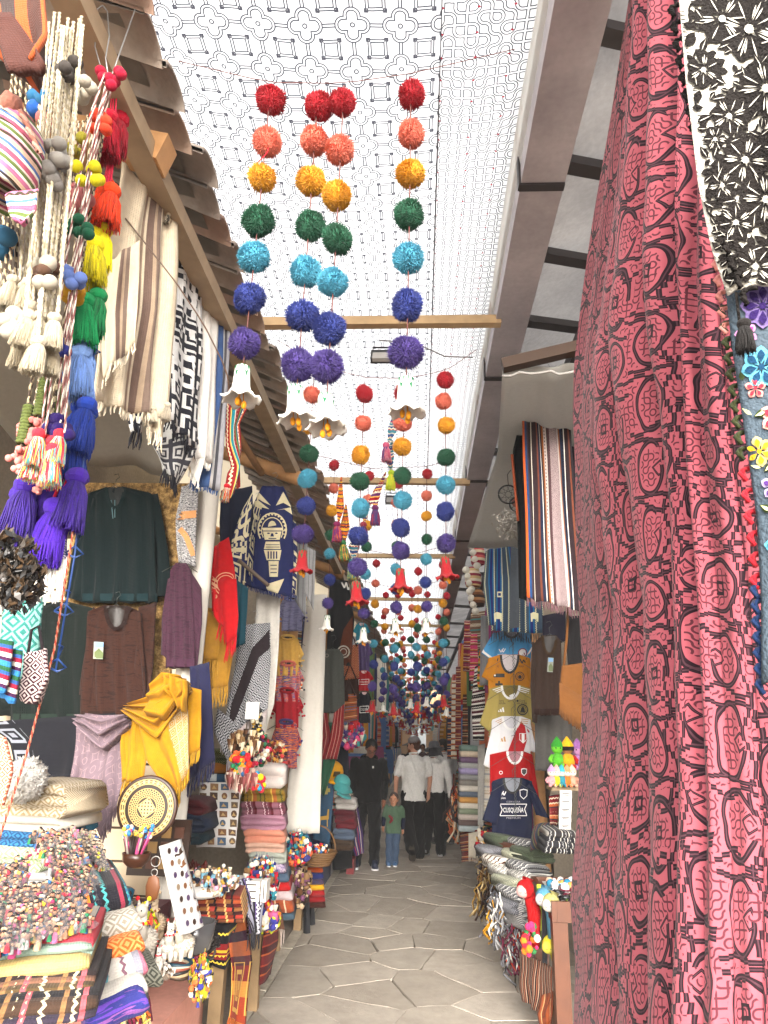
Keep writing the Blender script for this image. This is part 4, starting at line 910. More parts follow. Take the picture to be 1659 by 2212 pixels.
# red and mustard shawls at the stall corner
red_p = plain('#b01018'); RO = '#d8a080'
t = garment('shawl', 'scarlet shawl with pale embroidered mandala hanging over the mustard one', 'shawl', 480, 1430, 4.1)
o = drape('shawl_fall', None, None, [(462, 1180), (454, 1250), (456, 1320)], [(494, 1160), (508, 1240), (506, 1330)], 4.1, red_p, 16, 14, 1.4, .015, .02, parent=t)
drape('shawl_fall', None, None, [(472, 1250), (478, 1330), (488, 1395)], [(510, 1250), (514, 1330), (510, 1372)], 4.06, red_p, 14, 10, 1.1, .012, .02, (.1, wool('#c01820')), parent=t)
drape('shawl_fall', None, None, [(458, 1270), (462, 1330), (472, 1345)], [(486, 1280), (490, 1330), (494, 1362)], 4.08, red_p, 10, 8, 1.1, .012, .02, (.1, wool('#c01820')), parent=t)
gold = paint('#d49a78', .7)
P = ring(488, 1262, 26, 2) + ring(488, 1262, 20, 1.6) + ring(488, 1262, 12, 1.6) + ring(488, 1262, 6, 1.5)
for k in range(10):
    a = .6 + k * .33; P.append(circ(488 + 34 * math.cos(a), 1262 + 34 * math.sin(a), 3.2, 8, 4.2))
decal(o, 'mandala', P, gold, .012, 9, t)
must = plain('#a5792a')
t = garment('shawl', 'dull mustard shawl with long fringe under the scarlet shawl', 'shawl', 470, 1540, 4.2)
drape('shawl_fall', None, None, [(436, 1310), (432, 1400), (448, 1490)], [(500, 1320), (505, 1400), (492, 1480)], 4.22, must, 16, 12, 1.5, .018, .02, (.11, wool('#b08430')), parent=t)
drape('shawl_fall', None, None, [(430, 1310), (428, 1370), (430, 1420)], [(470, 1330), (474, 1400), (470, 1426)], 4.18, must, 12, 10, 1.3, .018, .02, (.13, wool('#b08430')), parent=t)
# hats, bags and seed bunches at the far left
chu = stripes('chullo', [(.012, '#b8688a'), (.006, '#e4dccd'), (.01, '#5a6a3a'), (.006, '#d8b9b0'), (.014, '#a85068'), (.008, '#e4dccd'), (.008, '#4a6aa0'), (.012, '#c9a890')], 'v', deco='#3c3428')
t = garment('knitted_hat', 'pink, green and cream striped knitted earflap hat hanging near the left edge', 'knitted hat', 35, 470, 1.2)
V = np.array([at(x, y, 1.2) for x, y in ((0, 0),)])
A = Acc(); c = at(8, 330, 1.25); k = ppm(8, 330, 1.25)
prof = [(.01, 112), (22, 108), (44, 95), (66, 62), (78, 20), (80, -30), (74, -80), (68, -110), (62, -114), (60, -90)]
A.lathe([(r * k, z * k) for r, z in prof], c, 22, wob=.02); V = np.vstack(A.V)
obj('crown', V, A.F, chu, t, None, np.stack([V[:, 0] * .3, (V[:, 2] + V[:, 0] * .5)], 1))
drape('ear_flap', None, None, [(10, 420), (20, 462), (30, 478)], [(80, 405), (76, 450), (48, 480)], 1.18, chu, 8, 8, 1, .006, .015, parent=t)
A = Acc(); twisted(A, [at(20, 210, 1.22), at(50, 250, 1.2), at(85, 330, 1.2)], .007, 30); A.ball(at(22, 228, 1.2), .03, 0, 8, 6, .15); aobj('braid', A, [wool('#a06a5a'), wool('#c89080')], t)
t = garment('blanket_bag', 'terracotta and charcoal felt bag with stitched edge at the top left corner', 'bag', 50, 150, 1.05)
o = drape('bag_body', None, None, [(-60, -60), (-30, 60), (0, 130)], [(100, -60), (105, 90), (80, 150)], 1.05, stripes('felt stripes', [(.05, '#b0552c'), (.035, '#3c3230'), (.03, '#a84e28'), (.05, '#4a2f28')]), 12, 12, 1.2, .02, .04, parent=t)
drape('flap', None, None, [(-60, 30), (0, 100), (18, 160)], [(20, 20), (70, 90), (96, 135)], 1.02, plain('#4a2c26'), 10, 10, 1, .01, .02, parent=t)
cluster('seed_pods', 'bunch of dark leathery seed pods hanging at the left edge', 'seed pods', 30, 1235, 52, 82, 1.5, 520, ['#1c1814', '#2e261e', '#463626', '#121110'], .011, 'leaf', .05)
t = garment('net_bag', 'purple and white netted bag with long white fringe below the violet tassels', 'bag', 105, 1290, 1.72)
drape('net', None, None, [(72, 1150), (78, 1205)], [(138, 1160), (136, 1205)], 1.72, diamonds('netting', '#d8d4e0', '#4a3a6a', 60, 2), 8, 10, 1, .008, .03, (.115, wh_w, 260), parent=t)
t = garment('scarf', 'mint green scarf woven with concentric diamonds at the left edge', 'scarf', 50, 1490, 1.75)
drape('scarf_fall', None, None, [(10, 1300), (0, 1400), (-10, 1450)], [(95, 1290), (85, 1400), (62, 1470)], 1.75, diamonds('mint', '#2f6e66', '#78a69e', 18, 3), 14, 12, 1.3, .01, .02, parent=t)
t = garment('socks', 'pair of striped knitted socks in blue, maroon and green at the left edge', 'socks', 20, 1500, 1.6)
sk = stripes('socks', [(.012, '#2a6aa0'), (.008, '#3a1a3a'), (.01, '#c8c0b0'), (.01, '#7a1a30'), (.008, '#2a4a80'), (.01, '#1f4a30')], 'v')
for dx, dy, c in ((0, 0, 0), (22, 20, 1)):
    drape('sock', None, None, [(-22 + dx, 1376 + dy), (-26 + dx, 1430 + dy), (-40 + dx, 1480 + dy)], [(24 + dx, 1384 + dy), (20 + dx, 1440 + dy), (8 + dx, 1500 + dy)], 1.6 + .03 * c, sk, 10, 6, .6, .006, .03, parent=t)
t = garment('pouch', 'small burgundy pouch woven with white diamonds on a blue hanger', 'pouch', 75, 1520, 1.7)
drape('pouch_body', None, None, [(56, 1412), (48, 1470), (44, 1514)], [(96, 1400), (104, 1460), (78, 1520)], 1.7, diamonds('pouch', '#3a1c26', '#cbb8b4', 34, 3), 10, 10, 1, .01, .04, parent=t)
A = Acc(); A.tube([at(60, 1414, 1.7), at(68, 1360, 1.7), at(84, 1352, 1.7), at(92, 1402, 1.7)], .004, 5); aobj('strap', A, wool('#2a2428'), t)
# inlaid plate
t = garment('inlaid_plate', 'large round carved plate with gold geometric inlay below the yellow shawl', 'plate', 318, 1812, 3.1)
c = at(318, 1745, 3.1); k = ppm(318, 1745, 3.1); A = Acc(); A.lathe([(.1, 0), (50, 0), (62, 4), (66, 2), (66, -4), (50, -8), (.1, -8)], (0, 0, 0), 40); V = np.vstack(A.V) * k
V = np.stack([V[:, 0], -V[:, 2], V[:, 1]], 1) + c
obj('plate_body', V, A.F, material('dark carved wood', lambda: mix(noise(scale=12, detail=4), '#3a2014', '#24140c'), rough=.4, spec=.5), t)
def plate():
    u, v = UV(); r = ln2(u, v); a = mth('ARCTAN2', v, u)
    b1 = (r > .80) * (r < .93) * (mx(tri(r * 15), tri(a * 5)) > .30); b2 = (r > .38) * (r < .62) * (fr(a * 6 + fl(r * 16) * .5) < .55) * (tri(r * 16) > .14)
    sqr = mx(ab(u * .8 + v * .6), ab(v * .8 - u * .6)); c_ = (sqr < .23) * (mx(tri(u * 9), tri(v * 9)) > .27); lns = (ab(r - .95) < .008) + (ab(r - .78) < .008) + (ab(r - .64) < .008) + (ab(r - .36) < .008) + (ab(sqr - .25) < .01)
    return mix(mn(b1 + b2 + c_ + lns, 1), '#1d120c', '#c9a868')
A = Acc(); n = 48; P = [(0, 0)] + [(math.cos(6.2832 * i / n), math.sin(6.2832 * i / n)) for i in range(n)]
obj('inlay', [c + (x * 61 * k, -.3 * k - 4.4 * k, y * 61 * k) for x, y in P], [(0, 1 + i, 1 + (i + 1) % n) for i in range(n)], material('plate inlay', plate, rough=.35, spec=.5, vary=.1), t, None, np.array(P), smooth=False)
t = garment('lacquer_tray', 'dark lacquered tray with inlaid squares leaning behind the mauve scarf', 'tray', 330, 1860, 3.4)
A = Acc(); q = at(345, 1830, 3.5); A.box(q, (.14, .01, .12)); aobj('tray_body', A, paint('#2a1a12', .3), t, smooth=False)
A = Acc()
for i in range(4):
    for j in range(3): A.box(q + ((i - 1.5) * .06, -.012, (j - 1) * .065), (.022, .003, .024), (i + j) % 2)
aobj('inlay', A, [paint('#8a6a3a', .4), paint('#4a2a1c', .4)], t, smooth=False, kind='stuff')

# ================================================================== LEFT ROW: TABLES AND GOODS
def table(name, lb, x0, x1, y0, y1, z, mat, cat='table', top_t=.035, leg=.035, legs=None, apron=True):
    t = empty(name, ((x0 + x1) / 2, (y0 + y1) / 2, 0), lb, cat); A = Acc(); A.box(((x0 + x1) / 2, (y0 + y1) / 2, z - top_t / 2), ((x1 - x0) / 2, (y1 - y0) / 2, top_t / 2)); aobj('tabletop', A, mat, t, smooth=False)
    for x in (x0 + leg + .004, x1 - leg - .004):
        for y in (y0 + leg + .004, y1 - leg - .004):
            A = Acc(); A.box((x, y, (z - top_t) / 2), (leg, leg, (z - top_t) / 2 - .002)); aobj('leg', A, mat, t, smooth=False)
    if apron:
        A = Acc(); A.box(((x0 + x1) / 2, y0 + leg, z - top_t - .045), ((x1 - x0) / 2 - 2 * leg - .01, .012, .04)); A.box((x1 - leg, (y0 + y1) / 2, z - top_t - .045), (.012, (y1 - y0) / 2 - 2 * leg - .01, .04)); aobj('apron', A, mat, t, smooth=False)
    return t
plank_m = paint('#8d7454', .75, vary=.35)
table('table', 'rough table under the heaped blankets at the bottom left', -2.4, -1.0, 1.3, 2.75, .62, plank_m)
table('table', 'back table in the first left stall under the white fluffy hat', -2.6, -1.45, 2.78, 3.6, .80, plank_m)
table('table', 'wooden-legged table of the second left stall, woven rug hung over its corner', -1.95, -1.04, 4.3, 5.35, .72, plank_m)
table('table', 'low table in the second left stall under the folded blanket stack', -1.9, -1.15, 5.7, 6.7, .38, plank_m)
# stacks near the camera
dia = lambda n, a, b, s=16, k=3, kind='d', **q: diamonds(n, a, b, s, k, kind, **q)
B = [('cream woven blanket with beige diamonds, folded under the white fluffy hat', 66, 1770, 150, 74, 2.65, dia('b cream', '#a89e8c', '#857558', 18), 3),
     ('off-white fringed blanket under the beige diamond one', 52, 1800, 140, 34, 2.62, plain('#a39d91'), 2),
     ('deep blue knitted blanket below the fringed white one', 20, 1832, 120, 34, 2.6, dia('b blue', '#1d3f63', '#2f6690', 22), 2),
     ('sage green diamond blanket below the deep blue one', 22, 1888, 135, 54, 2.58, dia('b sage', '#7c8a6a', '#b1b79a', 18), 2),
     ('white long-fringed blanket near the left edge beside the doll packs', 40, 1945, 150, 56, 2.55, plain('#a09f9d'), 3)]
for lb, cx, yb, w, h, Y, m, l in B: folded(lb, cx, yb, w, h, Y, m, l, .35)
folded('turquoise blue rolled blanket peeking out behind the cream blanket', 112, 1810, 70, 46, 2.9, dia('b teal', '#1d6a94', '#3f93b8', 26), 2, .25)
A = Acc(); k = ppm(55, 1690, 2.62); c = at(55, 1685, 2.6); A.ball(c, (40 * k, 36 * k, 42 * k), 0, 26, 18, .03)
for d in fib(1500):
    d = d + rng.normal(0, .06, 3); A.cone(c + d * (38 * k, 34 * k, 40 * k), c + d * (43 * k, 39 * k, 45 * k) + rng.normal(0, .004, 3), .008)
aobj('fluffy_hat', A, material('white fur', '#bdbab4', vary=.06, trans=.2, rough=1), label='white fluffy alpaca fur hat on top of the folded blankets', cat='fur hat')
A = Acc(); c = at(-6, 1640, 2.3)
A.lathe([(.001, .0), (.06, .01), (.1, .03), (.12, .06), (.115, .065), (.09, .04), (.001, .03)], c, 20); V = np.vstack(A.V) 
drape('round_pouch', 'round coral and brown knitted bag at the left edge above the cream blanket', 'bag', [(-50, 1590), (-50, 1730)], [(6, 1592), (24, 1660), (4, 1738)], 2.3, dia('coral knit', '#b0553e', '#d6b49c', 30), 12, 8, 1, .006, .05)
# rolled blankets column
R_ = [('purple and blue melange rolled blanket at the bottom of the rolled column', 242, 2240, 120, 66, 2.1, melange('purple mel', ['#3c2a78', '#5a3a9a', '#2c2f70', '#7a4a8a', '#28386e'], 3, 30)),
      ('plain white rolled blanket above the purple one', 242, 2190, 116, 52, 2.13, plain('#a39f97')),
      ('white rolled blanket with grey and pink diamond bands', 242, 2150, 114, 58, 2.17, stripes('white diamond bands', [(.04, '#a6a29a'), (.02, '#7a7a84'), (.03, '#a25a6a'), (.02, '#4a7a84'), (.03, '#a6a29a')], deco='#6a4a58')),
      ('rust orange diamond rolled blanket in the rolled column', 240, 2100, 110, 54, 2.21, dia('b rust', '#a4501e', '#c98048', 20)),
      ('white diamond-woven rolled blanket on the rust orange one', 236, 2054, 106, 56, 2.25, dia('b white', '#a49f95', '#7c7568', 20)),
      ('black rolled blanket with rainbow zigzags on top of the rolled column', 206, 2008, 116, 66, 2.3, stripes('black rainbow', [(.05, '#17161c'), (.012, '#7a2a3a'), (.01, '#17161c'), (.012, '#2a5a7a'), (.01, '#17161c'), (.012, '#c8762a'), (.03, '#1c1a24')], deco='#3f8a8a'))]
for lb, cx, yb, w, h, Y, m in R_: folded(lb, cx, yb, w, h, Y, m, 1, .45, yaw=.5, name='rolled_blanket', skew=.5)
L_ = [('#2b2430', 2212, 26), ('#3a2a20', 2190, 24), ('#1c1a1c', 2172, 22), ('#4a3a24', 2156, 20), ('#6a4a3a', 2140, 18), ('#241c1c', 2124, 18), ('#a8925c', 2108, 30), ('#75867a', 2086, 34), ('#b0303c', 2066, 30), ('#b02a68', 2054, 22), ('#b0a89a', 2040, 22), ('#1f2c44', 2030, 18), ('#b42a44', 2020, 20)]
nmz = {'#2b2430': 'dark plum', '#3a2a20': 'dark brown', '#1c1a1c': 'black', '#4a3a24': 'olive brown', '#6a4a3a': 'brick brown', '#241c1c': 'brownish black', '#a8925c': 'straw yellow', '#75867a': 'sage grey', '#b0303c': 'tomato red', '#b02a68': 'magenta', '#b0a89a': 'cream', '#1f2c44': 'midnight blue', '#b42a44': 'crimson'}
for i, (c, yb, h) in enumerate(L_):
    m = plain(c) if i > 5 else stripes('dark layer %d' % i, [(.05, c), (.012, '#7a5a3a'), (.03, c), (.012, '#a04a50'), (.02, c)], deco='#b8a888')
    folded('%s folded textile in the bottom left heap, %s' % (nmz[c], 'among the dark layers' if i < 6 else 'under the doll packs'), 62 + (i % 3) * 6, yb + 12, 250 - 4 * i, h + 6, 1.78 + .02 * i, m, 2 if i in (0, 3, 7) else 1, .4, yaw=.32, name='folded_textile', cat='textile', skew=.45)
# transparent packs of dolls
film = material('clear film', '#77777a', rough=.14, spec=1.0, alpha=.2, vary=0)
def pack(lb, Lp, Rp, Y, n, pal, seed, g=None):
    o = empty('doll_pack', edge(Lp, Y).mean(0), lb, 'pack of dolls', g); r = np.random.default_rng(seed); a, b = edge(Lp, Y), edge(Rp, Y); A = Acc()
    nrm = np.cross(b[0] - a[0], a[-1] - a[0]); nrm /= np.linalg.norm(nrm); nrm *= np.sign(nrm.dot(EYE - a[0])) or 1
    for i in range(n):
        s, t = r.uniform(.03, .97), r.uniform(.03, .97); P = (a[0] * (1 - t) + a[-1] * t) * (1 - s) + (b[0] * (1 - t) + b[-1] * t) * s + nrm * r.uniform(-.015, .01)
        m = int(r.integers(len(pal))); z = r.uniform(.0055, .0095)
        A.ball(P + nrm * .006, z * .8, int(r.integers(2)), 7, 5); A.ball(P + nrm * .004 + (0, 0, z * .45), z * .78, 7, 6, 4); A.lathe([(z * .4, -z * .4), (z * .9, -z * 1.5), (z * 1.05, -z * 3.0)], P + nrm * .004, 7, m)
        if i % 3 == 0: A.box(P + nrm * .014 + (z * .8, 0, -z), (z * .7, z * .15, z * .45), int(r.integers(len(pal))), np.array(Matrix.Rotation(r.uniform(-.6, .6), 3, 'Y')))
    aobj('dolls', A, [wool(c) for c in pal], o, kind='stuff')
    P = drape('film', None, None, [(q[0], q[1], q[2] - .02) for q in Lp], [(q[0], q[1], q[2] - .02) for q in Rp], Y, film, 16, 22, 6, .010, .002, parent=o)
    return o
DP = ['#a88a70', '#8a6450', '#a8303c', '#c8a030', '#2a5a8a', '#2a6a48', '#b85a80', '#1e1a1a', '#8a8a88', '#7a2a4a']
pack('clear pack of tiny rag dolls lying in front, above the crimson textile', [(-20, 1930, 1.95), (-60, 2070, 1.75)], [(150, 1900, 2.1), (215, 1995, 2.0)], 1.9, 520, DP, 1)
pack('clear pack of bead dolls and pens leaning against the blankets', [(60, 1800, 2.45), (130, 1900, 2.25)], [(165, 1790, 2.5), (235, 1960, 2.3)], 2.4, 420, DP + ['#2a1c16'], 2)
pack('clear pack of pale mini dolls behind the pen pack', [(150, 1790, 2.6), (190, 1850, 2.5)], [(205, 1800, 2.6), (250, 1900, 2.5)], 2.6, 220, ['#a8957f', '#98846e', '#a87078', '#98948c', '#2a4a7a', '#a09a30', '#8a3a3a', '#2a2220'], 3)
pack('clear pack of flag-coloured dolls at the left edge below the white fringe', [(-40, 1870, 2.2), (-60, 1960, 2.1)], [(60, 1850, 2.3), (60, 1950, 2.1)], 2.2, 240, DP, 4)
cluster('woven_pens', 'bundle of woven-wrapped pens standing in a dark bowl', 293, 1830, 34, 44, 2.9, 0, BR) if 0 else None
t = garment('woven_pens', 'bundle of plastic-wrapped pens with doll tops standing in a dark bowl', 'pens', 300, 1860, 2.95); A = Acc(); k = ppm(300, 1850, 2.95)
for i in range(34):
    x = rng.uniform(-1, 1); a = at(288 + 14 * x, 1856, 2.95 + rng.uniform(-.03, .03)); b = at(298 + 34 * x, 1790 + rng.uniform(-6, 18), 2.95 + rng.uniform(-.04, .04)); A.tube([a, b], .0045, 5, int(rng.integers(3))); A.ball(b, .009, 3 + int(rng.integers(3)), 6, 4)
aobj('pens', A, [paint('#2a201c'), paint('#8a8078'), paint('#a83a6a'), paint('#d8c8b0'), paint('#2a6aa0'), paint('#c8a83a')], t, kind='stuff'); A = Acc(); A.lathe([(.03, 0), (.05, .02), (.055, .05), (.05, .05), (.04, .02)], at(292, 1872, 2.95), 14); aobj('bowl', A, paint('#3a2014', .3), t)
# maroon cloth box table with chess board, red bowl
A = Acc(); p, q = at(228, 1968, 2.9), at(326, 1900, 3.3)
def clothbox(name, lb, cat, x0, x1, y0, y1, z0, z1, mat, parent=None):
    V, U = [], []; ring_ = []
    for (x, y) in ((x0, y0), (x1, y0), (x1, y1), (x0, y1)): ring_.append((x, y))
    n = 12; P = []
    for i in range(4):
        a, b = np.array(ring_[i]), np.array(ring_[(i + 1) % 4])
        for j in range(n): P.append(a + (b - a) * j / n)
    m = len(P); c = np.mean(P, 0); nz = 5; per = np.r_[0, np.cumsum([np.linalg.norm(P[(i + 1) % m] - P[i]) for i in range(m)])][:m]
    for k in range(nz):
        t = k / (nz - 1)
        for i, p in enumerate(P):
            w = 1 + (.02 + .02 * math.sin(i * 1.3) + .02 * math.sin(i * 2.9)) * t; e = c + (p - c) * w; V.append((e[0], e[1], z1 + (z0 - z1) * t + (.012 * math.sin(i * .9) if k == nz - 1 else 0))); U.append((per[i], -(z1 - z0) * t))
    Fc = [(k * m + i, k * m + (i + 1) % m, (k + 1) * m + (i + 1) % m, (k + 1) * m + i) for k in range(nz - 1) for i in range(m)]
    b = len(V); V += [(p[0], p[1], z1 + .001) for p in P]; U += [(p[0], p[1]) for p in P]; Fc.append(tuple(range(b, b + m)))
    return obj(name, V, Fc, mat, parent, None, np.array(U), label=lb, cat=cat)
a = atx(326, 1905, -1.12)
clothbox('box_table', 'low box table covered in maroon cloth, chess pieces on top', 'table', -1.62, -1.13, 2.95, 3.55, .0, .98, plain('#4e1620'))
def chess(lb, c, w, rot, pal, n=28, sc=1.0):
    t = empty('chess_set', c, lb, 'chess set'); R = np.array(Matrix.Rotation(rot, 3, 'Z')); A = Acc(); A.box(c + (0, 0, .012), (w / 2, w / 2, .012), 0, R)
    for i in range(8):
        for j in range(8):
            if (i + j) % 2: A.box(c + R @ np.array([(i - 3.5) * w / 9, (j - 3.5) * w / 9, .025]), (w / 18, w / 18, .0015), 1, R)
    aobj('board', A, [paint('#2a1c16', .3), paint('#ded6c4', .3)], t, smooth=False)
    for i in range(n):
        p = c + R @ np.array([(i % 8 - 3.5) * w / 9, ((-3.5 if i < 8 else -2.5) if i < 16 else (3.5 if i < 24 else 2.5)) * w / 9, .026]); h = sc * rng.uniform(.035, .055); B = Acc()
        B.lathe([(h * .28, 0), (h * .26, h * .12), (h * .13, h * .3), (h * .12, h * .6), (h * .2, h * .72), (h * .1, h * .85), (.001, h)], p, 7); aobj('chess_piece', B, paint(pal[i // 16], .4), t)
chess('chess set with bronze figures on the maroon box table', np.array([-1.36, 3.2, .985]), .34, .2, ['#7a5a2a', '#2e2018'])
A = Acc(); c = np.array([-1.5, 3.45, .985]); A.lathe([(.05, 0), (.08, .02), (.095, .06), (.085, .1), (.06, .12), (.065, .13), (.05, .12), (.001, .1)], c, 18); aobj('ceramic_pot', A, paint('#b8301c', .25), label='red glazed ceramic pot behind the pens', cat='pot')
A = Acc(); c = np.array([-1.33, 3.42, .985]); A.lathe([(.03, 0), (.06, .02), (.065, .05), (.05, .06), (.001, .05)], c, 14); aobj('ceramic_pot', A, paint('#2a6a8a', .25), label='small blue painted pot beside the red ceramic pot', cat='pot')
# earring board
t = garment('earring_board', 'white leaning display board with rows of earrings in clear bags', 'jewellery board', 390, 2010, 2.95)
o = drape('board', None, None, [(344, 1828, 3.0), (388, 2022, 2.85)], [(392, 1812, 3.1), (440, 2000, 2.95)], 2.95, paint('#b4b4b2', .6, vary=.03), 8, 8, 1, .001, .012, parent=t)
for i in range(3):
    for j in range(7):
        cx, cy = 365 + 15 * i + 6.6 * j, 1836 + 26 * j - 3 * i
        decal(o, 'bag', [[(cx - 6, cy - 10), (cx + 6, cy - 11), (cx + 7, cy + 11), (cx - 5, cy + 12)]], paint('#a8a6a6', .15, spec=.8), .006, 40, t)
        decal(o, 'earring', [circ(cx + .5, cy + 2, 3.8, 9, 7)], paint(['#2a1c14', '#5a3a22', '#3a2a44', '#6a5a48'][(i * 2 + j) % 4], .3), .01, 40, t)
t = garment('keyring', 'leather key fob with steel ring on the edge of the earring board', 'key fob', 335, 1930, 2.86); c = at(334, 1880, 2.86); A = Acc()
A.tube([c + (0, 0, .03) + .018 * np.array([math.cos(a), 0, math.sin(a)]) for a in np.linspace(0, 6.28, 12)], .0018, 4); A.tube([c + .012 * np.array([math.cos(a), 0, math.sin(a) - .6]) for a in np.linspace(0, 6.28, 12)], .0018, 4); aobj('ring', A, steel, t)
A = Acc(); A.lathe([(.001, .03), (.02, .02), (.028, -.01), (.022, -.05), (.001, -.06)], c + (.0, 0, -.045), 12, sc=(1, .25, 1)); aobj('fob', A, paint('#6a4024', .5), t)
# llamas
def llama(lb, px, py, h, Y, col, deco=None, g=None, face=0.0):
    k = ppm(px, py, Y) * h; c = at(px, py, Y); t = empty('toy_llama', c, lb, 'toy llama', g); R = np.array(Matrix.Rotation(face, 3, 'Z')); f = lambda *p: c + R @ np.array(p) * k
    A = Acc(); A.ball(f(0, .05, .34), np.array((.2, .3, .2)) * k, 0, 14, 10, .05, R); A.tube([f(0, -.12, .4), f(0, -.2, .62), f(0, -.22, .82)], [.13 * k, .11 * k, .1 * k], 10); A.ball(f(0, -.25, .86), np.array((.11, .14, .11)) * k, 0, 12, 8, .04, R)
    for x in (-.09, .09):
        for y in (-.14, .22): A.tube([f(x, y, .25), f(x, y, 0)], [.075 * k, .06 * k], 7)
        A.cone(f(x * .7, -.2, .92), f(x * .95, -.2, 1.06), .04 * k, 0, 5)
    for d in fib(260):
        p = f(0, .05, .34) + (R @ (d * (.2, .3, .2))) * k; A.cone(p, p + (R @ d) * .035 * k + rng.normal(0, .004 * 1, 3) * k * 3, .03 * k)
    aobj('body', A, material('llama wool ' + col, col, bump=(.6, 60), vary=.08, trans=.1), t)
    A = Acc(); 
    for x in (-.05, .05): A.ball(f(x, -.37, .89), .014 * k, 0, 6, 4)
    A.ball(f(0, -.395, .84), .02 * k, 0, 6, 4); aobj('face', A, black_p, t)
    if deco:
        A = Acc()
        for i in range(14): a = i * .449; A.ball(f(.12 * math.cos(a), -.2 + .12 * math.sin(a), .68), .03 * k, i % len(deco), 6, 4)
        A.ball(f(-.1, -.2, 1.04), .04 * k, 0, 6, 4); A.ball(f(.1, -.2, 1.04), .04 * k, 1 % len(deco), 6, 4); aobj('yarn_collar', A, [wool(d) for d in deco], t)
    return t
llama('largest white toy llama with brown face and yarn crown at the table corner', 302, 2085, 128, 2.75, '#cfc9bd', ['#c8202c', '#f0d020', '#2a2a7a'])
llama('beige toy llama tucked behind the largest white one', 330, 2035, 96, 2.95, '#b8a48a', ['#7a4a2a', '#c8b090'])
llama('white toy llama standing on the pink cloth with head turned', 358, 2075, 78, 2.95, '#e8e3d8', ['#d83a3a', '#e8a0a0'], face=.5)
llama('small decorated toy llama with red and blue harness on the pink cloth', 392, 2072, 84, 2.98, '#ded6c6', ['#c8202c', '#2a4a9a', '#e0a020'], face=-.4)
llama('tiny white toy llama between the larger ones', 340, 2098, 48, 2.8, '#e9e5dc', ['#c8202c'], face=.2)
cluster('yarn_flowers', 'yellow, navy and coral yarn flowers above the white toy llama', 'yarn flowers', 308, 1972, 26, 22, 2.8, 60, ['#e8dc20', '#20205a', '#e8503a', '#b8c020'], .016, 'yarn', .03)
# pink cloth table
clothbox('covered_table', 'small table under a salmon pink cloth with bracelets on it', 'table', -1.32, -.93, 2.92, 3.5, .40, .695, plain('#c88a78'))
clothbox('under_cloth', 'black cloth with woven bands hanging under the pink table cloth', 'cloth', -1.29, -.955, 2.96, 3.46, .0, .42, stripes('dark bands', [(.12, '#17161c'), (.02, '#8a1c22'), (.006, '#d8a040'), (.01, '#2a6a4a'), (.14, '#1c1a20')], 'v', deco='#d8c8a0'))
t = garment('bracelets', 'stack of beaded bracelets on the pink cloth', 'bracelets', 385, 2110, 3.0)
for i in range(6):
    A = Acc(); c = at(384, 2104 - 5 * i, 3.02); A.tube([c + (.05 * math.cos(a), .05 * math.sin(a), .004 * math.sin(a * 2 + i)) for a in np.linspace(0, 6.2832, 24)], .007, 6); aobj('bracelet', A, paint(['#3a2a1c', '#a08a6a', '#1e1e20', '#8a4a3a', '#c8b8a0', '#2a4a5a'][i], .4), t)
cluster('seed_bags', 'small clear bags of seed beads at the front of the pink cloth', 'beads', 345, 2100, 28, 16, 2.86, 110, ['#b8b2aa', '#8a7a6a', '#5a4a3a', '#d8d4cc'], .008, 'box', .03)
cluster('trinkets', 'red-capped trinkets and tiny dolls beside the bracelets', 'trinkets', 425, 2085, 24, 15, 3.2, 90, BR, .009, 'mix', .04)
cluster('tyre_bracelets', 'dark woven bracelets stacked on a roll beside the bowl', 'bracelets', 445, 2035, 18, 24, 3.3, 60, ['#2a2624', '#4a4440', '#1c1a1a'], .022, 'ring', .03)
A = Acc(); c = at(415, 2062, 3.2); A.lathe([(.03, 0), (.07, .02), (.08, .07), (.085, .12), (.078, .12), (.06, .03), (.001, .02)], c, 18); aobj('glass_bowl', A, paint('#4a4a4c', .15, spec=.7), label='dark glass bowl standing on the pink cloth', cat='bowl')
A = Acc(); c = at(372, 2010, 3.1); A.box(c, (.06, .045, .03), R=np.array(Matrix.Rotation(.3, 3, 'Z'))); A.box(c + (0, 0, .0325), (.062, .047, .003), R=np.array(Matrix.Rotation(.3, 3, 'Z'))); aobj('wooden_box', A, paint('#5a3420', .35), smooth=False, label='small varnished wooden box behind the toy llamas', cat='box')
cluster('keyring_dolls', 'key rings with woolly ball dolls hanging from the pink table corner', 'key rings', 432, 2120, 22, 46, 3.0, 120, ['#c8b030', '#9a9020', '#ded6c8', '#3a3a8a', '#d86a3a', '#2e2a2a'], .011, 'mix', .03, hang=True)
cluster('hanging_socks', 'knitted items and yarn loops hung below the rolled blankets', 'knitted goods', 292, 2170, 28, 48, 2.5, 90, ['#e07030', '#c8b48a', '#6a1c34', '#4a4a4a', '#d8c060'], .02, 'yarn', .04)
folded('grey mohair roll with loop label beside the white toy llama', 305, 2140, 70, 52, 2.55, dia('b grey', '#4a4c44', '#8a8a7c', 20), 1, .3, .5, name='rolled_blanket')
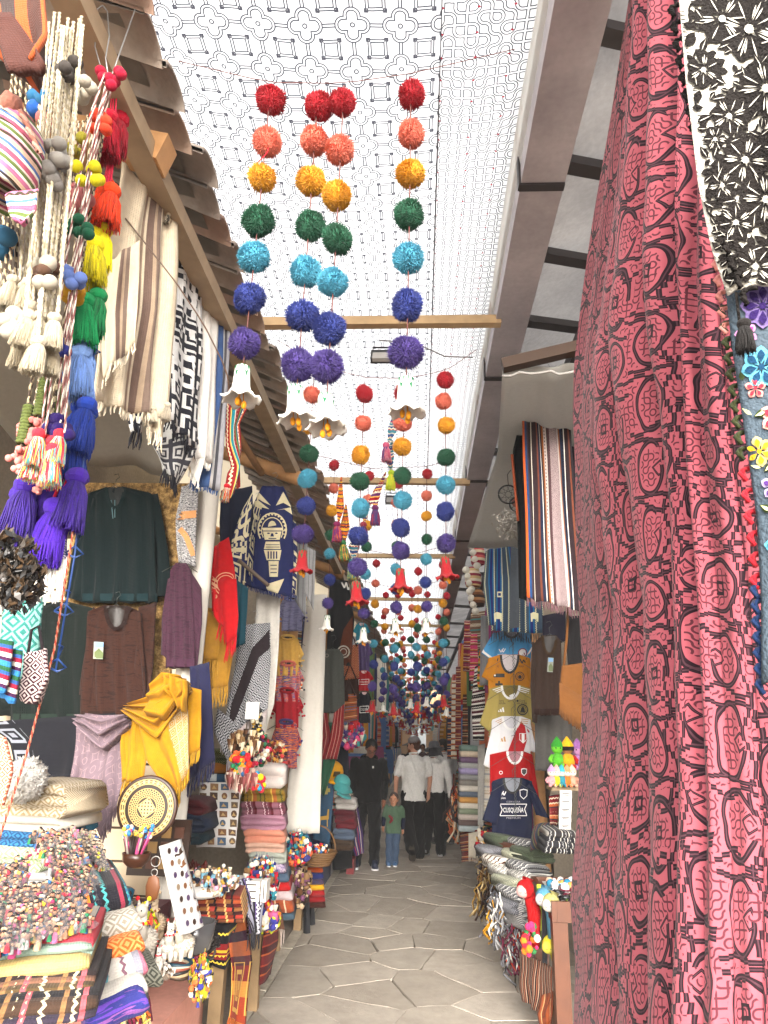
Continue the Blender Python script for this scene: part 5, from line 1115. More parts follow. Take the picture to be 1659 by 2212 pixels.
# second stall: chess table, magnets, boxes
table_w = paint('#dcdad6', .5)
A = Acc(); A.box((-1.45, 4.85, .755), (.4, .5, .028)); aobj('white_board', A, table_w, smooth=False, label='white sheet board lying on the second stall table under the boxes', cat='board')
c = atz(478, 1865, .79); chess('large chess set on the white board with dark carved figures', np.array([-1.62, 5.0, .79]), .42, -.15, ['#4a3a34', '#6a2a22'], 32, 1.9)
t = garment('cd_boxes', 'three white flat boxes stacked beside one standing box', 'boxes', 545, 1885, 4.55); z = at(540, 1890, 4.6)
for i in range(3): A = Acc(); A.box((z[0], 4.6, .80 + .036 * i), (.075, .05, .016)); o = aobj('box', A, paint('#d8d4ce', .4), t, smooth=False); A = Acc(); A.box((z[0], 4.549, .80 + .036 * i), (.055, .0015, .004)); aobj('print_line', A, paint('#4a4440'), t, smooth=False)
A = Acc(); A.box((z[0] + .10, 4.6, .838), (.016, .05, .056)); aobj('box', A, paint('#e0ddd8', .4), t, smooth=False); A = Acc(); A.box((z[0] + .10, 4.549, .838), (.004, .0015, .04)); aobj('print_line', A, paint('#4a4440'), t, smooth=False)
t = garment('magnet_board', 'white board covered with rows of bagged carved souvenir magnets', 'magnet display', 470, 1830, 5.2)
o = drape('board', None, None, [(432, 1690), (424, 1830)], [(522, 1690), (508, 1832)], 5.2, paint('#c8c6c4', .4), 6, 6, 1, .002, .01, parent=t); mg = [paint(c, .5) for c in ('#4a2e1a', '#6a482c', '#3a2416', '#5a4630', '#38506a', '#7a5a3a')]
for i in range(4):
    for j in range(7):
        cx, cy = 440 + 23 * i - 1.2 * j, 1700 + 19.5 * j; w, h = rng.uniform(7, 9.5), rng.uniform(6, 8.5)
        P = circ(cx, cy, w * .85, 9, h) if (i + j) % 3 == 0 else [(cx - w, cy - h), (cx + w, cy - h + 1), (cx + w, cy + h), (cx - w, cy + h)]
        decal(o, 'magnet', [P], mg[(i * 5 + j * 3) % 6], .008, 40, t); decal(o, 'relief', [[(cx - w * .6, cy + h * .5), (cx - w * .1, cy - h * .5), (cx + w * .2, cy), (cx + w * .6, cy + h * .5)]], paint('#a88a5a', .5), .012, 40, t)
folded('navy folded cloths under the wrapped magnets', 410, 1800, 60, 40, 4.6, plain('#20283a'), 3, .3); folded('burgundy folded cloths above the navy ones', 408, 1762, 60, 34, 4.6, plain('#4a1a20'), 2, .3); folded('dark teal folded cloth below the navy ones', 404, 1826, 56, 28, 4.6, plain('#15262e'), 2, .3)
cluster('finger_puppets', 'pile of pale woollen finger puppets and charms on a white bag', 'finger puppets', 452, 1905, 58, 26, 4.15, 330, ['#e4ded2', '#d8c8b0', '#8a6a4a', '#7ab0c8', '#e8a0b8', '#c8a040', '#2a2a3a'], .015, 'mix', .08)
A = Acc(); k = ppm(440, 1930, 4.1); A.ball(at(432, 1925, 4.15), (52 * k, .12, 14 * k), 0, 18, 10, .05); aobj('white_bag', A, plain('#e6e5e2'), label='crumpled white plastic bag under the finger puppets', cat='bag')
ST = ['#7a2a1c', '#a04a2a', '#5a1c1c', '#8a5a34', '#3a1a1a', '#a83a30', '#6a3a24']
for i in range(7): folded('%s woven cloth in the wavy reddish stack under the finger puppets' % ['rust', 'orange-brown', 'dark maroon', 'tan', 'near-black maroon', 'brick red', 'cocoa'][i], 462 + i, 1944 + 8.5 * i, 108, 10, 4.2, stripes('wavy%d' % i, [(.04, ST[i]), (.01, '#d8a868'), (.03, ST[(i + 2) % 7]), (.012, '#20181a')]), 1, .3, .15, name='woven_cloth', cat='cloth')
clothbox('black_cloth', 'black cloth with yellow flowered band over the table edge', 'cloth', -1.45, -1.035, 4.28, 4.75, .52, .728, stripes('black flowered', [(.02, '#17161a'), (.03, '#7a1c20'), (.012, '#d8b030'), (.03, '#7a1c20'), (.10, '#17161a')], 'v', deco='#e0c040'))
motif = lambda: None
def rug():
    u, v = UV(); q = mx(tri(u * 4), tri(v * 3.2)); st = ramp(fr(v * 1.7), [(0, '#9a3a20'), (.18, '#c8843a'), (.3, '#7a1c1c'), (.42, '#4a1a24'), (.5, '#a0522a'), (.62, '#30142a'), (.7, '#b05a24'), (.86, '#8a2418')])
    return mix((fr(q * 6) < .4) * (fr(v * 1.7) < .45), st, '#d8a850')
drape('woven_rug', 'orange and maroon woven wall rug hanging over the table corner towards the paving', 'rug', [(486, 1985, 4.35), (502, 2090, 4.3), (494, 2196, 4.3)], [(530, 1972, 4.6), (541, 2080, 4.6), (524, 2212, 4.5)], 4.4, cloth('rug orange', rug), 18, 12, 1.2, .012, .015, (.05, wool('#b05a24')))
drape('woven_rug', 'maroon striped woven cloth hanging from the far corner of the same table', 'rug', [(575, 1960, 5.2), (570, 2050, 5.2), (562, 2130, 5.2)], [(604, 1950, 5.4), (602, 2040, 5.4), (588, 2105, 5.4)], 5.3, stripes('maroon cloth', [(.05, '#5a1c1e'), (.01, '#a0522a'), (.04, '#401418'), (.01, '#8a3a2a')], 'v'), 12, 8, 1, .01, .012)
drape('hanging_belts', 'bundle of grey and black woven belts hanging off the white board', 'belts', [(508, 1900, 4.5), (520, 1960, 4.5), (545, 2010, 4.5)], [(545, 1895, 4.6), (572, 1930, 4.6), (560, 2020, 4.6)], 4.5, stripes('belts', [(.01, '#2a2a34'), (.008, '#8a8a9a'), (.01, '#1c1a20'), (.008, '#5a4a7a')], deco='#c8c8d0'), 10, 12, 3, .02, .02, (.08, wool('#2a2a30')))
cluster('keyring_dolls', 'dangling bunch of beaded doll key rings in front of the blanket stack', 'key rings', 566, 1905, 34, 52, 4.9, 260, ['#2a2a6a', '#e0a020', '#ded6c8', '#1d1d20', '#2a7a8a', '#c8202c', '#7a5a3a'], .017, 'mix', .05, hang=True)
cluster('finger_puppets', 'dangling bright finger puppets in yellow, orange and green below the key rings', 'finger puppets', 572, 1985, 30, 28, 5.0, 70, ['#c8d020', '#e07a20', '#3a3a8a', '#e8e2d2', '#c85a8a'], .028, 'mix', .04)

# ================================================================== LEFT ROW: SECOND AND THIRD STALL
SK = [('white folded blanket with grey and pink diamond border, topmost of its stack', 568, 1775, 88, 62, dia('k white', '#e2dfd8', '#c9b6b4', 24), 2), ('mustard and olive folded blanket under the white top one', 566, 1808, 92, 40, stripes('k mustard', [(.07, '#8a6a1c'), (.01, '#c8a848'), (.03, '#a05a28'), (.05, '#7a6a24')], deco='#3a3a1c'), 2),
      ('burgundy and pink twill folded blanket in the stack beside the post', 566, 1842, 92, 38, stripes('k burg', [(.06, '#6e3a48'), (.02, '#581420'), (.05, '#8a5a68')], deco='#d8b8c0'), 2), ('dusty pink folded blanket below the burgundy one', 566, 1880, 94, 42, dia('k pink', '#8e5a72', '#b08898', 40), 3),
      ('salmon orange folded blanket in the middle of the stack', 570, 1912, 86, 36, dia('k salmon', '#b56a52', '#cf927c', 40), 2), ('pale peach folded blanket below the salmon one', 570, 1936, 82, 28, plain('#bf9a88'), 2), ('pale grey-green folded blanket in the lower stack', 576, 1964, 78, 30, plain('#9aa096'), 2),
      ('lilac and navy speckled folded blanket in the lower stack', 580, 1990, 70, 28, melange('k lilac', ['#5a4a6a', '#8a7a9a', '#b8a8b8', '#4a4a5a'], 20, 30), 1), ('steel blue folded blanket below the lilac one', 586, 2012, 70, 26, plain('#46586c'), 1), ('bright red folded blanket near the bottom of the stack', 592, 2034, 66, 24, plain('#a81c1e'), 1),
      ('pale pink folded blanket below the red one', 594, 2060, 72, 28, plain('#bfaeb0'), 1), ('rust folded blanket with cream stripes near the stool', 596, 2092, 72, 34, stripes('k rust', [(.06, '#9a4a2a'), (.012, '#d8c0a0')]), 1), ('bluish grey folded blanket at the bottom of the stack', 598, 2112, 70, 22, plain('#3f5260'), 1)]
SK = [(l, x, y - 85 if y > 1900 else y - 8 - (y - 1775) * .35, w, h * .92, m, n) for l, x, y, w, h, m, n in SK]
yb = 1990.0
for l, x, y, w, h, m, n in SK[::-1]:
    h = h * .82; folded(l, x, yb, w, h * 1.12, 5.85, m, n, .36, .12, skew=.04); yb -= h
drape('hanging_blanket', 'brown fringed blanket hanging below the blanket stack beside the black stool', 'blanket', [(560, 1960, 5.7), (566, 2010, 5.7)], [(606, 1955, 5.8), (614, 2008, 5.8)], 5.7, plain('#6a4a3a'), 8, 10, 1.4, .01, .02, (.11, wool('#c8b8b0')))
# black stool
t = empty('stool', atz(632, 2012, 0), 'black plastic stool with arched legs beside the blanket stack', 'stool'); c = atz(632, 2005, 0); A = Acc(); A.box(c + (0, 0, .41), (.14, .14, .015)); aobj('seat', A, paint('#26272b', .45), t, smooth=False)
for x in (-1, 1):
    for y in (-1, 1):
        A = Acc(); A.tube([c + (x * .16, y * .16, 0), c + (x * .125, y * .125, .4)], [.032, .028], 4); aobj('leg', A, paint('#26272b', .45), t, smooth=False)
A = Acc()
for s in ((0, -1), (0, 1), (-1, 0), (1, 0)): A.box(c + (s[0] * .13, s[1] * .13, .355), (.1 if s[0] == 0 else .012, .1 if s[1] == 0 else .012, .045))
aobj('skirt', A, paint('#2e2f34', .45), t, smooth=False)
wrapped('wrapped_post', 'tall white sheet-wrapped post between the knitted sweaters and the grey t-shirt', 664, 706, 1285, 612, 690, 1800, 6.75, '#d2cfc9')
# Tumi poncho
navy = plain('#1d2450'); crm = plain('#c9bf9e', bump=None)
t = garment('poncho', 'navy poncho with cream figure of an ornate knife deity, hung from a log', 'poncho', 590, 1300, 5.0)
o = drape('front', None, None, [(566, 1050), (548, 1090), (538, 1200), (522, 1262)], [(612, 1050), (632, 1100), (634, 1200), (630, 1290)], 5.0, navy, 30, 26, 2, .012, .03, (.03, wool('#2a3468')), parent=t, top=.5)
zz = [(556, 1062)]; 
for i in range(7): zz += [(562 + 9 * i, 1092 - (10 if i in (0, 6) else 4) - 14 * abs(3 - i) / 3 + 6), (566 + 9 * i, 1062)]
P = [[(549, 1072), (556, 1060), (585, 1092), (568, 1084)], [(549, 1090), (552, 1076), (582, 1100), (566, 1096)], [(630, 1096), (612, 1062), (596, 1092), (612, 1086)], [(632, 1112), (628, 1096), (598, 1102), (614, 1100)]]
P += ring(588, 1144, 32, 3, 22, 37) + ring(588, 1146, 24, 2, 22, 29); P = [q for q in P if np.mean([y for _, y in q]) < 1160]
for k in range(13):
    a = math.pi + k * math.pi / 12; P.append(circ(588 + 28 * math.cos(a), 1144 + 33 * math.sin(a), 2.4, 7))
P += [circ(588, 1138, 9, 12, 13, math.pi, 2 * math.pi), [(566, 1140), (612, 1140), (610, 1146), (568, 1146)], [(568, 1148), (608, 1148), (604, 1166), (572, 1166)], [(574, 1170), (604, 1170), (606, 1186), (570, 1186)], [(570, 1188), (608, 1188), (604, 1210), (576, 1210)], [(580, 1212), (602, 1212), (600, 1246), (582, 1246)], [(576, 1262), (614, 1250), (600, 1282), (572, 1292)]]
P += ring(562, 1150, 5, 2, 10) + ring(614, 1150, 5, 2, 10)
decal(o, 'figure', P, crm, .012, 8, t)
D = [circ(580, 1152, 3.2, 8, 1.6), circ(597, 1152, 3.2, 8, 1.6), [(586, 1152), (590, 1152), (592, 1159), (584, 1159)], [(580, 1162), (597, 1162), (597, 1164), (580, 1164)]] + [[(578 + 6 * i, 1191), (581 + 6 * i, 1191), (581 + 6 * i, 1207), (578 + 6 * i, 1207)] for i in range(4)] + [[(574, 1176 + 5 * i), (604, 1176 + 5 * i), (604, 1177.5 + 5 * i), (574, 1177.5 + 5 * i)] for i in range(2)] + [[(584, 1220 + 8 * i), (598, 1220 + 8 * i), (598, 1222 + 8 * i), (584, 1222 + 8 * i)] for i in range(3)]
decal(o, 'figure_lines', D, navy, .016, 8, t)['kind'] = 'stuff'
keyb = geo('poncho side', '#1d2450', '#c9bf9e', 7, .6)
drape('side', None, None, [(552, 1088), (530, 1140), (512, 1190)], [(566, 1092), (552, 1160), (548, 1262)], 4.96, keyb, 16, 10, 1.1, .012, .02, (.03, wool('#2a3468')), parent=t)
drape('side', None, None, [(618, 1110), (622, 1160), (618, 1270)], [(640, 1130), (642, 1200), (640, 1286)], 5.05, keyb, 14, 8, 1.1, .012, .02, (.03, wool('#2a3468')), parent=t); hook(t, 592, 1046, 5.05, 1, wire)
t = garment('poncho', 'blue-black poncho with cream key border hanging left of the navy one', 'poncho', 510, 1220, 4.7)
drape('front', None, None, [(478, 1060), (474, 1130), (480, 1230)], [(545, 1050), (548, 1120), (520, 1255)], 4.75, plain('#151a2c'), 16, 14, 2, .015, .02, parent=t)
drape('border', None, None, [(520, 1110), (500, 1170), (498, 1240)], [(546, 1060), (536, 1170), (530, 1270)], 4.7, keyb, 14, 8, 1, .012, .02, (.03, wool('#2a3468')), parent=t)
cord([at(515, 1210, 4.6), at(545, 1235, 4.6), at(580, 1265, 4.6)], .014, paint('#5a4a3e'), 'dark wooden stick poking out below the blue-black poncho', 'stick', 8, name='stick')
for x0, x1, y0, y1, c, lb in ((640, 664, 1150, 1335, '#7e7f82', 'grey wool blanket with dark lines hanging right of the navy poncho'), (662, 682, 1180, 1320, '#98989a', 'paler grey blanket folded narrow beside the darker grey one')):
    drape('blanket', lb, 'blanket', [(x0, y0), (x0 - 4, y1 - 40)], [(x1, y0 + 10), (x1 - 4, y1)], 5.5, stripes('grey ' + c, [(.06, c), (.006, '#3a3a3e')]), 14, 8, 1.2, .012, .025)
drape('white_sheet', 'smooth white cloth hanging behind the grey geometric poncho', 'cloth', [(556, 1270), (548, 1440), (560, 1620)], [(606, 1280), (602, 1400), (592, 1520)], 5.25, plain('#dcd9d2'), 14, 10, 2, .015, .015)
drape('teal_shawl', 'deep teal shawl hanging behind the scarlet shawl', 'shawl', [(508, 1250), (505, 1400)], [(536, 1270), (528, 1390)], 4.6, plain('#1c4a5a'), 12, 8, 1.4, .014, .02)
gp = dia('grey squares', '#2f3138', '#b9bbc0', 13, 4)
t = garment('poncho', 'grey poncho woven with nested squares, pale fringe, dark diagonal band', 'poncho', 530, 1620, 4.95)
o = drape('front', None, None, [(518, 1350), (508, 1440), (478, 1600)], [(584, 1345), (584, 1430), (578, 1530)], 4.95, gp, 22, 20, 1.8, .014, .025, (.09, wool('#c4b8b8')), parent=t)
decal(o, 'dark_band', [[(582, 1360), (583, 1400), (560, 1420), (512, 1545), (490, 1590), (500, 1520), (545, 1400)]], melange('dark band', ['#1c1a1e', '#2c2428', '#4a2a24'], 8, 20), .012, 14, t)
drape('side', None, None, [(470, 1530), (462, 1580), (490, 1640)], [(505, 1560), (510, 1610), (528, 1660)], 4.9, gp, 10, 10, 1.2, .012, .02, (.07, wool('#b8b0b4')), parent=t); hook(t, 550, 1346, 5.0, 1, wire)
# children's sweaters in a hanging column
Yk = 6.3
def kid(lb, x0, x1, y0, y1, mat, cuff, sl=True):
    cx = (x0 + x1) / 2; w = (x1 - x0)
    t, o = shirt('small_sweater', lb, 'sweater', x0 + w * .16, x1 - w * .16, y0, y1, Yk, mat, (cx - w * .16, cx + w * .16), sleeves=[([(x0 + w * .2, y0 + 6), (x0, y0 + (y1 - y0) * .45)], [(x0 + w * .3, y0 + 14), (x0 + w * .2, y0 + (y1 - y0) * .7)]), ([(x1 - w * .3, y0 + 14), (x1 - w * .2, y0 + (y1 - y0) * .7)], [(x1 - w * .2, y0 + 6), (x1, y0 + (y1 - y0) * .45)])], inner=plain('#3a3030'), nd=6, drop=8)
    A = Acc(); k = ppm(cx, y0, Yk)
    A.tube([at(cx, y0 + 3, Yk - .03) + (w * .2 * k * math.cos(a), -.02 * math.sin(a), w * .06 * k * math.sin(a)) for a in np.linspace(0, 6.2832, 16)], .012, 6); aobj('collar', A, mat, t)
    A = Acc()
    for i in range(16): s = -1 if i % 2 else 1; A.ball(at(cx + s * w * (.42 + .05 * rng.normal()), y0 + (y1 - y0) * rng.uniform(.35, .75), Yk - .03), .010, i % len(cuff), 6, 4)
    aobj('yarn_beads', A, [wool(c) for c in cuff], t, kind='stuff'); return t
mel = melange('rainbow mel', ['#a8642a', '#7a3a5a', '#c86a5a', '#4a5a8a', '#d8a85a', '#5a3a6a'], 7, 80)
mel2 = melange('purple orange mel', ['#5a2a5a', '#b8562a', '#3a2a5a', '#c87a3a', '#7a3a4a'], 7, 80)
kid('lilac space-dyed child sweater, topmost of the hanging column', 598, 662, 1290, 1362, melange('lilac mel', ['#6a6a8c', '#8c8cb0', '#7a7aa0'], 6, 70), ['#7a7aa0'])
kid('pale yellow knitted child poncho below the lilac sweater', 588, 656, 1374, 1460, plain('#c9a04e'), ['#d8b468'])
kid('rainbow melange child sweater with ribbed collar below the yellow one', 586, 658, 1430, 1516, mel, ['#2a2a3a', '#d86a2a', '#e0d0c0'])
kid('red knitted child sweater with bobble edges below the rainbow one', 584, 656, 1488, 1572, plain('#8c1420'), ['#9a1824'])
kid('purple and orange melange child sweater, lowest of the hanging column', 584, 652, 1556, 1660, mel2, ['#3a3a7a', '#d87a2a', '#7a2a4a'])
drape('white_sweater', 'cream child sweater with yellow flowers half hidden behind the column', 'sweater', [(560, 1530), (556, 1590)], [(600, 1540), (598, 1600)], 6.4, plain('#d8cfbc'), 8, 8, 1, .01, .03)
# bunches at the second stall front
cluster('shell_rattles', 'bunch of brown seed and shell rattles hung beside the grey poncho', 'rattles', 530, 1605, 34, 24, 4.75, 130, HW, .022, 'drop', .05)
cluster('felt_garland', 'rainbow felt bead strand with red felt flowers', 'felt ornament', 520, 1648, 20, 26, 4.7, 70, ['#2a5a8a', '#e0a020', '#d83a1c', '#e8602a', '#2f8a5a', '#c8202c'], .019, 'ball', .03)
cluster('shell_rattles', 'cream and maroon tassel of shell beads below the felt garland', 'rattles', 522, 1684, 34, 20, 4.7, 130, ['#d8c8b8', '#8a4a4a', '#b8988a', '#6a3a34'], .022, 'drop', .04)
cluster('wool_charms', 'blue, yellow and orange wool charms dangling under the shell tassel', 'charms', 555, 1690, 14, 26, 4.75, 34, ['#2a8ab0', '#e0d020', '#e0502a', '#c82a3a'], .02, 'ball', .03)
cluster('bead_necklaces', 'bead necklaces and rattles hung in front of the child sweaters', 'necklaces', 556, 1615, 26, 40, 5.0, 170, ['#2a6a4a', '#c82a4a', '#e8e2d2', '#3a2a1c', '#5a2a5a', '#c8a888'], .017, 'ball', .05)
cluster('necklaces', 'dark and gold bead chains hanging below the price card', 'necklaces', 556, 1560, 10, 44, 4.85, 90, ['#1c1a1a', '#c8a040', '#e0d8c0', '#2a2a2a'], .011, 'ball', .02)
A = Acc(); c = at(545, 1535, 4.8); A.box(c, (.045, .003, .055)); aobj('price_card', A, paint('#e4e2de'), smooth=False, label='blank white card with small charms hung on the grey poncho', cat='card')
cluster('keyring_rack', 'rack of charms and dolls on the red shelf beside the white post', 'charms', 590, 1628, 28, 26, 6.1, 170, ['#d8c0a0', '#8a3a2a', '#e0d8c8', '#c83a3a', '#3a2a2a', '#e0a850'], .018, 'mix', .05)
beam('shelf', at(560, 1652, 6.2), at(624, 1646, 6.2), .06, .01, paint('#a01c22'), 'thin red shelf edge in front of the white-wrapped post', 'shelf')
folded('olive patterned folded textile above the souvenir magnets', 470, 1655, 60, 34, 5.4, dia('olive', '#3c4424', '#7a7a4a', 22), 2, .3); folded('ochre rolled cloth above the magnet board', 482, 1672, 56, 24, 5.4, plain('#9a5f1c'), 1, .3); folded('denim blue cloth with white steps above the magnet board', 476, 1692, 58, 20, 5.4, dia('denim', '#34506c', '#c0c8cc', 8, 2, 's'), 1, .3)
# stool with sweaters, keyring rack, basket
t = table('stool', 'wooden stool under the colourful pile of folded sweaters', -1.42, -1.08, 7.3, 7.9, .42, plank_m, 'stool', legs=None); 
PL = [('#3a1c16', 'dark maroon'), ('#7a1418', 'deep red'), ('#8a1a1c', 'crimson'), ('#c8941c', 'golden yellow'), ('#5a3a2a', 'patterned brown'), ('#28306a', 'indigo'), ('#a8461c', 'burnt orange'), ('#20507a', 'blue'), ('#c8bea8', 'cream'), ('#38502a', 'moss green')]
for i, (c, n) in enumerate(PL): folded('%s folded sweater in the pile on the wooden stool' % n, 668 - i * .5, 1962 - 12.6 * i, 66 - i * .8, 14, 7.35, plain(c) if i != 4 else dia('pb', '#5a3a2a', '#2a3a6a', 20), 1, .32, .15, name='folded_sweater', cat='sweater')
cluster('keyring_rack', 'white wire rack crowded with beaded key rings beside the blanket stack', 'key rings', 640, 1835, 32, 34, 6.6, 260, ['#2a7a8a', '#e06a3a', '#e8e2d2', '#c82a3a', '#1d1d20', '#e0b040', '#3a3a7a'], .02, 'mix', .06, hang=True)
cluster('leather_dolls', 'hanging cluster of brown gourd and leather dolls below the key ring rack', 'dolls', 645, 1915, 26, 48, 6.8, 150, ['#5a3a24', '#8a6a48', '#c8b090', '#2a1c16', '#7a4a6a'], .026, 'mix', .06)
t = garment('basket', 'wicker basket heaped with trinkets beside the white-wrapped post', 'basket', 690, 1862, 7.0); A = Acc(); c = at(686, 1866, 7.0)
for i in range(6): A.tube([c + ((.11 + .012 * i) * math.cos(a), (.11 + .012 * i) * math.sin(a), .02 * i) for a in np.linspace(0, 6.2832, 20)], .011, 5)
A.lathe([(.001, 0), (.11, 0), (.165, .11)], c, 16); A.tube([c + (.16 * math.cos(a), 0, .1 + .22 * math.sin(a)) for a in np.linspace(0, math.pi, 12)], .008, 5); aobj('wicker', A, paint('#6a4c2c', .7), t)
cluster('trinkets', 'small bright trinkets filling the wicker basket', 'trinkets', 686, 1838, 24, 10, 7.0, 90, BR, .018, 'mix', .08)
# third stall
t, o = shirt('t_shirt', 'plain dark grey t-shirt with small chest emblem beside the white post', 't-shirt', 696, 742, 1402, 1540, 8.2, plain('#494c48'), (706, 732), flare=3, nd=4, folds=2); decal(o, 'emblem', ring(706, 1416, 4, 1.2, 10), paint('#8a8478'), .012, 20, t)
t = garment('poncho', 'black poncho with white zigzag shoulders and pale round emblem on brown band', 'poncho', 740, 1420, 8.5)
o = drape('front', None, None, [(712, 1250), (708, 1330), (704, 1430)], [(752, 1255), (766, 1340), (758, 1440)], 8.5, plain('#191a1d'), 18, 14, 1.6, .02, .03, parent=t)
decal(o, 'emblem', [[(742, 1360), (762, 1330), (760, 1440), (726, 1436)]], plain('#5a2c1c'), .012, 12, t); decal(o, 'emblem', ring(742, 1408, 14, 3, 16) + ring(742, 1408, 8, 2, 12), paint('#b8b0a4'), .018, 12, t); decal(o, 'zigzag', band([(738, 1258), (744, 1270), (748, 1258), (752, 1274), (756, 1264)], 3), paint('#d8d6d0'), .014, 10, t)
t = garment('trousers', 'red striped trousers with green lining hanging below the grey t-shirt', 'trousers', 705, 1690, 8.1); rs_ = stripes('red stripe', [(.02, '#7a1820'), (.004, '#c8b0a0'), (.016, '#8a1c24'), (.004, '#2a1a1c')])
drape('leg', None, None, [(686, 1540), (684, 1600), (680, 1640)], [(706, 1540), (714, 1590), (702, 1640)], 8.1, rs_, 14, 8, 1.3, .02, .03, parent=t); drape('leg', None, None, [(722, 1540), (712, 1600), (700, 1640)], [(744, 1520), (742, 1580), (728, 1640)], 8.08, rs_, 14, 8, 1.3, .02, .03, parent=t)
drape('lining', None, None, [(702, 1560), (698, 1640), (690, 1710)], [(720, 1560), (726, 1640), (700, 1720)], 8.2, plain('#24503a'), 14, 8, 1.3, .02, .02, parent=t)
wb = lambda n, c, d: stripes(n, [(.03, c), (.008, '#2a2a3a'), (.02, '#a8562a'), (.006, '#d8b080'), (.02, c)], 'v', deco=d)
for x0, x1, y0, y1, m, lb in ((738, 776, 1394, 1470, dia('chev bag', '#7a2420', '#c8845a', 16), 'red woven chevron bag hanging right of the grey t-shirt'), (736, 776, 1468, 1516, plain('#2e1a16'), 'dark brown leather bag below the red chevron bag'), (734, 772, 1500, 1562, wb('rug bag', '#8a4a24', '#2a5a8a'), 'orange and blue banded rug bag below the leather bag')):
    t = garment('shoulder_bag', lb, 'bag', (x0 + x1) / 2, y1, 9.0); drape('bag_body', None, None, [(x0 + 3, y0), (x0, y1)], [(x1 - 2, y0 - 2), (x1, y1 - 6)], 9.0, m, 10, 10, 1, .01, .08, parent=t); A = Acc(); A.tube([at(x0 + 6, y0 + 2, 8.98), at((x0 + x1) / 2, y0 - 34, 9), at(x1 - 5, y0 + 2, 8.98)], .012, 5); aobj('strap', A, plain('#3a2420'), t)
def jersey_far(lb, x0, x1, y0, y1, Y, c, txt=None):
    m = plain(c); w = x1 - x0; cx = (x0 + x1) / 2
    t, o = shirt('football_jersey', lb, 'jersey', x0 + w * .18, x1 - w * .18, y0, y1, Y, m, (cx - w * .14, cx + w * .14), sleeves=[([(x0 + w * .22, y0 + 3), (x0, y0 + (y1 - y0) * .42)], [(x0 + w * .3, y0 + 12), (x0 + w * .16, y0 + (y1 - y0) * .5)]), ([(x1 - w * .3, y0 + 12), (x1 - w * .16, y0 + (y1 - y0) * .5)], [(x1 - w * .22, y0 + 3), (x1, y0 + (y1 - y0) * .42)])], inner=plain('#d8b8b8'), nd=6, drop=6)
    if txt: a, b = y0 + (y1 - y0) * .5, y0 + (y1 - y0) * .63; decal(o, 'banner', band([(x0 + w * .25, a - 2), (x1 - w * .25, a - 3), (x1 - w * .25, b + 2), (x0 + w * .25, b + 3), (x0 + w * .25, a - 2)], 1.1), paint('#e8e4e0'), .012, 20, t); words_on(o, txt, x0 + w * .29, a + .5, x1 - w * .29, b - .5, paint('#e8e4e0'))
    return t
jersey_far('small red football jersey reading CUSQUEÑA on the left row', 764, 808, 1448, 1492, 9.6, '#b01824', 'CUSQUEÑA'); jersey_far('black football jersey reading CUSQUEÑA below the red one', 768, 806, 1494, 1562, 9.6, '#15171f', 'CUSQUEÑA')
t, o = shirt('football_jersey', 'white football jersey with light blue stripe, SI visible, left row', 'jersey', 734, 756, 1290, 1400, 9.4, plain('#dcdcdc'), (740, 752)); decal(o, 'stripe', [[(744, 1300), (750, 1300), (749, 1398), (741, 1398)]], plain('#4a8cc8'), .012, 12, t); words_on(o, 'SI', 735, 1313, 743, 1323, paint('#1c1c22'))
for c, y0, y1, x0, x1, lb in (('#2a8aa0', 1345, 1392, 762, 800, 'turquoise t-shirt at the top of the distant shirt column'), ('#5a4a78', 1380, 1455, 764, 806, 'dusty purple t-shirt under the turquoise one')): jersey_far(lb, x0, x1, y0, y1, 9.7, c)
cluster('knitted_toys', 'bunch of pink and multicolour knitted toys hanging near the man in black', 'knitted toys', 758, 1588, 30, 26, 9.2, 120, ['#d84a7a', '#c8202c', '#3a8a8a', '#8a3a6a', '#e8e2d2', '#4a3a7a'], .04, 'mix', .08)
drape('dark_jacket', 'navy-black knitted jacket on a rack beside the man in black', 'jacket', [(722, 1610), (715, 1700)], [(752, 1600), (756, 1720)], 9.3, plain('#1a1d26'), 12, 8, 1.3, .02, .04)
cluster('bracelet_rack', 'rack of dark bracelets and pendants behind the man in black', 'bracelets', 744, 1725, 18, 24, 9.0, 110, ['#2a2422', '#8a7a6a', '#c8c0b4', '#4a3a34'], .022, 'ring', .05)
def cap(lb, px, py, Y, s, col, em=None, rot=0.0):
    k = ppm(px, py, Y) * s; c = at(px, py, Y); t = empty('cap', c, lb, 'cap'); R = np.array(Matrix.Rotation(rot, 3, 'Z')) @ np.array(Matrix.Rotation(.5, 3, 'X')); m = plain(col)
    A = Acc(); A.lathe([(1, 0), (.98, .25), (.82, .62), (.5, .88), (.001, .97)], k=18); aobj('crown', Acc().add(np.vstack(A.V) @ R.T * k + c, A.F), m, t)
    n = 12; V = []; 
    for i in range(n): a = math.pi * (1.08 + .84 * i / (n - 1)); V += [(math.cos(a) * .98, math.sin(a) * .98, .02), (math.cos(a) * 1.05, math.sin(a) * 1.75, -.12 - .1 * abs(math.cos(a))), (math.cos(a) * 1.05, math.sin(a) * 1.75, -.17 - .1 * abs(math.cos(a))), (math.cos(a) * .98, math.sin(a) * .98, -.03)]
    Fc = [(4 * i + j, 4 * i + (j + 1) % 4, 4 * i + 4 + (j + 1) % 4, 4 * i + 4 + j) for i in range(n - 1) for j in range(4)] + [(0, 1, 2, 3), tuple(4 * (n - 1) + j for j in (3, 2, 1, 0))]; obj('brim', np.array(V) @ R.T * k + c, Fc, m, t)
    if em: A = Acc(); A.box((0, -.99, .42), (.3, .03, .24)); A.box((0, -1.02, .42), (.24, .02, .18), 1); aobj('badge', Acc().add(np.vstack(A.V) @ R.T * k + c, A.F), [paint('#3a2a10')], t, smooth=False)
